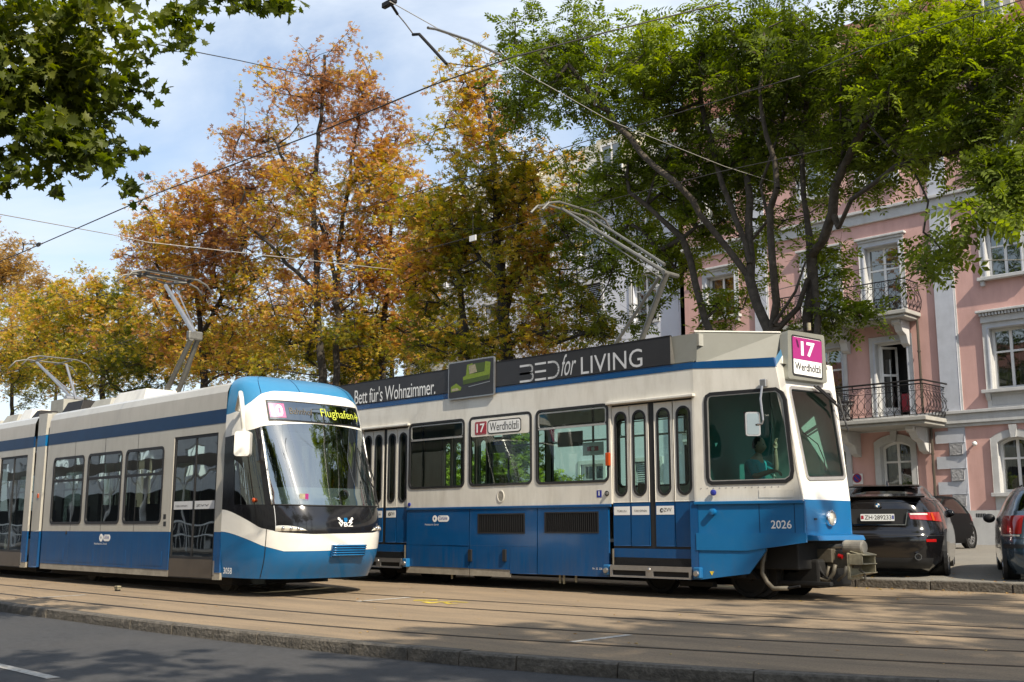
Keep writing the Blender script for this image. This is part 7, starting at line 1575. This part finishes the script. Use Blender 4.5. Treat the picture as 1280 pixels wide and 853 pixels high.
street_tree(-22, -.5, 5.5, 11, 4.6, 'plane tree outside the frame to the left on the near pavement', 53, n=190)
street_tree(8.5, 30, 3.5, 15, 4.2, 'unseen tree added outside the frame to the right to shade the pink house', 55, n=260)  # added out of view to keep direct sun off the facade
street_tree(15.5, 31, 4.5, 17, 4.6, 'farther unseen tree added outside the frame to the right to shade the upper pink house', 56, n=260)  # second unseen tree, added to shade the upper storeys
def shrub(label, blobs, seed, mat='green_leaf'):
    b = blobs[0][0].copy(); b[2] = GY(b[1]); tree(label, [([b, b + [0, 0, .5]], .05, .03)], blobs, 'chestnut', mat, .13, 34, spread=.3, seed=seed, name='shrub', dens=1, rtip=.006)
shrub('sunlit green bush seen through the rear window of the older tram', [blobY(545, 585, 50, 45, 19, 50, 60), blobY(600, 600, 40, 30, 19, 26, 50)], 61)
shrub('low green bush seen through the middle windows of the older tram', [blobY(650, 580, 30, 50, 19, 30, 40), blobY(690, 612, 30, 20, 19, 18, 40)], 62)
shrub('green bush behind the rear door of the older tram', [blobY(480, 590, 40, 45, 20, 40, 50)], 63)
# ---------------- overhead wires ----------------
def wire(pts, r, label, mat='wire', name='overhead_wire', sag=.0):
    P = []
    for a, b in zip(pts[:-1], pts[1:]):
        a, b = Vector(a), Vector(b)
        for k in range(12): t = k / 12; c = a.lerp(b, t); c.z -= sag * 4 * t * (1 - t); P.append(c)
    P.append(Vector(pts[-1])); o = MB().tube(P, r, 5).build(name, mat, None, smooth=True); return tag(o, label, 'wire')
W = lambda px, py, Y: P3(px, py, Y)
wire([W(-20, 335, 7.6), W(28, 315.5, 7.6), W(200, 240.5, 7.6), W(400, 165, 7.75), W(540, 107, 8.1), W(640, 72, 8.6), W(760, 40, 9.4), W(900, 5, 10.5)], .010, 'dark contact wire rising from the left edge across the orange trees')
wire([W(-20, 474, 14.4), W(0, 468, 14.4), W(146, 430.5, 14.4), W(400, 348, 14.4), W(715, 262, 14.4), W(900, 215, 14.6), W(1040, 185, 15)], .007, 'contact wire over the older tram, touching its current collector')
wire([W(0, 415, 10.7), W(207, 342, 10.7), W(420, 270, 10.7), W(640, 205, 10.9), W(1000, 95, 11.8)], .007, 'contact wire above the newer tram, touching its tall pantograph')
wire([W(-30, 262, 5.5), W(0, 268, 6), W(140, 293.5, 8.5), W(185, 303, 9.2), W(490, 337, 14.5)], .008, 'pale span wire crossing low in front of the orange crowns', 'wire_light')
wire([W(148, 46, 5.5), W(300, 76, 9), W(400, 98, 12), W(500, 132, 15)], .008, 'dark span wire from the overhanging leaves to the tall rusty tree')
wire([W(487, 2, 7.5), W(560, 43, 9), W(640, 82, 11), W(760, 150, 13), W(905, 208, 16.5), W(1000, 238, 19)], .006, 'pale span wire running down from the clamp into the green tree', 'wire_light')
wire([W(880, 385, 20), W(1100, 331, 20), W(1200, 326, 20), W(1285, 325, 20)], .008, 'thin pale wire across the right part of the pink house', 'wire_light')
wire([W(1010, 92, 12), W(1071, 65, 11), W(1180, 30, 10), W(1285, -2, 9)], .005, 'dark wire through the green crown to the top right corner')
rg = tag(MB().tube([W(535, 35, 8.1), W(545, 36.5, 8.3), W(585, 50, 9.2), W(626, 69, 10)], .019, 8).build('registration_arm', 'steel'), 'pale steel registration arm beside the green crown, right of the upper clamp', 'arm')
rh = tag(MB().tube([W(516, 43.5, 8), W(524, 43, 8), W(538, 58, 8.05), W(558, 80, 8.1)], .020, 8).build('registration_arm', 'dark_metal'), 'short curved dark registration arm hanging below the clamp', 'arm')
MB().tube([W(497, 18, 7.9), W(507, 30, 7.95), W(517, 43.5, 8)], .008, 5).build('link', 'wire', rh)
p = W(488, 4, 7.7); cl = tag(MB().box(p.x - .14, p.x + .10, p.y - .03, p.y + .03, p.z - .03, p.z + .04).build('wire_clamp', 'dark_metal', bevel=.01), 'dark wire clamp at the top edge where the pale span wire starts', 'clamp')
MB().tube([p + Vector((.0, 0, 0)), W(497, 18, 7.9)], .018, 6).build('clamp_stem', 'dark_metal', cl)
p = W(28, 316, 7.6); st = MB().tube([W(28, 303, 7.6), W(29.5, 309, 7.6), W(28, 316, 7.6)], .012, 5).build('wire_stirrup', 'dark_metal'); tag(st, 'small triangular stirrup on the dark contact wire at the left edge', 'clamp')
MB().tube([W(29, 305, 7.6), W(50, 305.5, 7.6)], .010, 5).build('stirrup_arm', 'dark_metal', st); m_ = W(48, 306, 7.6); MB().box(m_.x - .06, m_.x + .06, m_.y - .02, m_.y + .02, m_.z - .03, m_.z + .03).build('stirrup_clamp', 'dark_metal', st)
p = W(591, 298, 14); pn = MB().box(p.x - .09, p.x + .09, p.y - .01, p.y + .01, p.z - .055, p.z + .055).build('wire_plate', 'window_white'); tag(pn, 'small blank white plate hanging between the yellow leaves above the picture board', 'plate')
MB().tube([p + Vector((0, 0, .055)), p + Vector((0, 0, .5))], .006, 4).build('plate_hanger', 'wire', pn)

# ---------------- the driver ----------------
def skin_mesh(nodes, edges, radii, sub=2):
    me = bpy.data.meshes.new('s'); me.from_pydata(nodes, edges, []); ob = bpy.data.objects.new('s', me); COL.objects.link(ob)
    md = ob.modifiers.new('skin', 'SKIN'); md.use_smooth_shade = True
    for i, v in enumerate(me.skin_vertices[0].data): r = radii[i]; v.radius = r if isinstance(r, tuple) else (r, r); v.use_root = i == 0
    s = ob.modifiers.new('sub', 'SUBSURF'); s.levels = sub; s.render_levels = sub
    dg = bpy.context.evaluated_depsgraph_get(); out = bpy.data.meshes.new_from_object(ob.evaluated_get(dg)); bpy.data.objects.remove(ob); out.materials.clear(); return out
hp = P3(947, 559, Y2 + .95); hx, hy, hz_ = hp
dr = empty('person', (hx, hy, 1.2), 'tram driver in a teal shirt seated at the cab window, one hand raised', 'person')
n = [(hx - .10, hy, hz_ - .78), (hx - .09, hy, hz_ - .60), (hx - .06, hy, hz_ - .42), (hx - .03, hy, hz_ - .26), (hx + .0, hy, hz_ - .14), (hx + .02, hy, hz_ - .07),
     (hx - .02, hy - .19, hz_ - .25), (hx + .10, hy - .26, hz_ - .46), (hx + .33, hy - .18, hz_ - .38), (hx + .37, hy - .17, hz_ - .37),
     (hx - .02, hy + .19, hz_ - .25), (hx + .16, hy + .24, hz_ - .36), (hx + .22, hy + .14, hz_ - .12), (hx + .235, hy + .12, hz_ - .02),
     (hx + .08, hy - .12, hz_ - .80), (hx + .38, hy - .12, hz_ - .74), (hx + .42, hy - .12, hz_ - 1.1), (hx + .08, hy + .12, hz_ - .80), (hx + .38, hy + .12, hz_ - .74), (hx + .42, hy + .12, hz_ - 1.1)]
e = [(0, 1), (1, 2), (2, 3), (3, 4), (4, 5), (3, 6), (6, 7), (7, 8), (8, 9), (3, 10), (10, 11), (11, 12), (12, 13), (0, 14), (14, 15), (15, 16), (0, 17), (17, 18), (18, 19)]
rr = [(.12, .15), (.12, .14), (.12, .16), (.10, .15), .055, .05, .062, .048, .034, .024, .062, .048, .034, .024, .09, .07, .05, .09, .07, .05]
body = skin_mesh(n, e, rr); setmat(body, 'skin'); link('body', body, dr, True)
sh = skin_mesh([n[i] for i in (0, 1, 2, 3, 6, 7, 10, 11)] + [tuple(np.array(n[3]) + [.01, 0, .06])], [(0, 1), (1, 2), (2, 3), (3, 4), (4, 5), (3, 6), (6, 7), (3, 8)], [(.135, .165), (.135, .155), (.135, .175), (.115, .165), .078, .064, .078, .064, .07]); setmat(sh, 'teal_shirt'); link('shirt', sh, dr, True)
ctr = Vector((hx + .03, hy, hz_ + .02)); P = []
for i in range(15):
    t = PI * i / 14; zz = math.cos(t); row = []
    for k in range(20):
        a = 2 * PI * k / 20; rx_ = .098 * math.sin(t) ** .8; ry_ = .075 * math.sin(t) ** .8
        if zz < -.2: rx_ *= 1 - .18 * (-zz - .2); ry_ *= 1 - .35 * (-zz - .2)
        x = math.cos(a) * rx_; y = math.sin(a) * ry_
        if abs(math.sin(a)) < .35 and math.cos(a) > 0 and -.45 < zz < .1: x += .028 * (1 - abs(zz + .25) / .35)      # nose
        if math.cos(a) > .8 and -.75 < zz < -.5: x += .008
        row.append(ctr + Vector((x, y, zz * .125)))
    P.append(row)
head = MB().grid(P, True).build('head', 'skin', dr, smooth=True)
P = []
for i in range(9):
    t = PI * .60 * i / 8; zz = math.cos(t); P.append([ctr + Vector((-.012 + math.cos(a) * .105 * math.sin(t) ** .8 * (1 if math.cos(a) < .2 else .93), math.sin(a) * .084 * math.sin(t) ** .8, (zz if math.cos(a) < .3 else max(zz, .42)) * .135)) for a in [2 * PI * k / 20 for k in range(20)]])
MB().grid(P, True).build('hair', 'hair', dr, smooth=True)
for s in (-1, 1):
    MB().sphere(ctr + Vector((.085, s * .028, .01)), .012, 6).build('eye', 'print_black', head); MB().sphere(ctr + Vector((-.005, s * .076, -.01)), .028, 6, (.7, .35, 1)).build('ear', 'skin', head, smooth=True)
MB().sphere(ctr + Vector((.083, 0, -.068)), .02, 6, (.5, 1, .3)).build('mouth', 'print_red', head, smooth=True)
def hand(c, d, up_, side, curl, par=dr):
    """palm and five bent fingers; d = finger direction, up_ = back of the hand"""
    c, d, up_ = Vector(c), Vector(d).normalized(), Vector(up_); up_ = (up_ - d * up_.dot(d)).normalized(); w = d.cross(up_) * side
    pts = [tuple(c - d * .03), tuple(c), tuple(c + d * .045), tuple(c + d * .075)]; ed = [(0, 1), (1, 2), (2, 3)]; rd = [(.022, .022), (.03, .02), (.038, .015), (.036, .012)]
    for k, L in enumerate((.062, .074, .078, .068)):
        o = (k - 1.5) * .019; a = c + d * .08 - w * o; b = a + (d * math.cos(curl) - up_ * math.sin(curl)) * L * .5; q = b + (d * math.cos(curl * 2) - up_ * math.sin(curl * 2)) * L * .5
        i = len(pts); pts += [tuple(a), tuple(b), tuple(q)]; ed += [(2, i), (i, i + 1), (i + 1, i + 2)]; rd += [.0095, .0085, .007]
    a = c + d * .01 + w * .035; b = a + (d * .6 + w * .7).normalized() * .035; q = b + (d * .9 + w * .2 - up_ * .3).normalized() * .03; i = len(pts); pts += [tuple(a), tuple(b), tuple(q)]; ed += [(1, i), (i, i + 1), (i + 1, i + 2)]; rd += [.013, .011, .009]
    me = skin_mesh(pts, ed, rd, 1); setmat(me, 'skin'); return link('hand', me, par, True)
hand(n[9], (.9, .1, -.3), (.2, 0, 1), 1, .5); hand(n[13], (.1, -.15, 1), (-1, 0, .1), 1, .25)
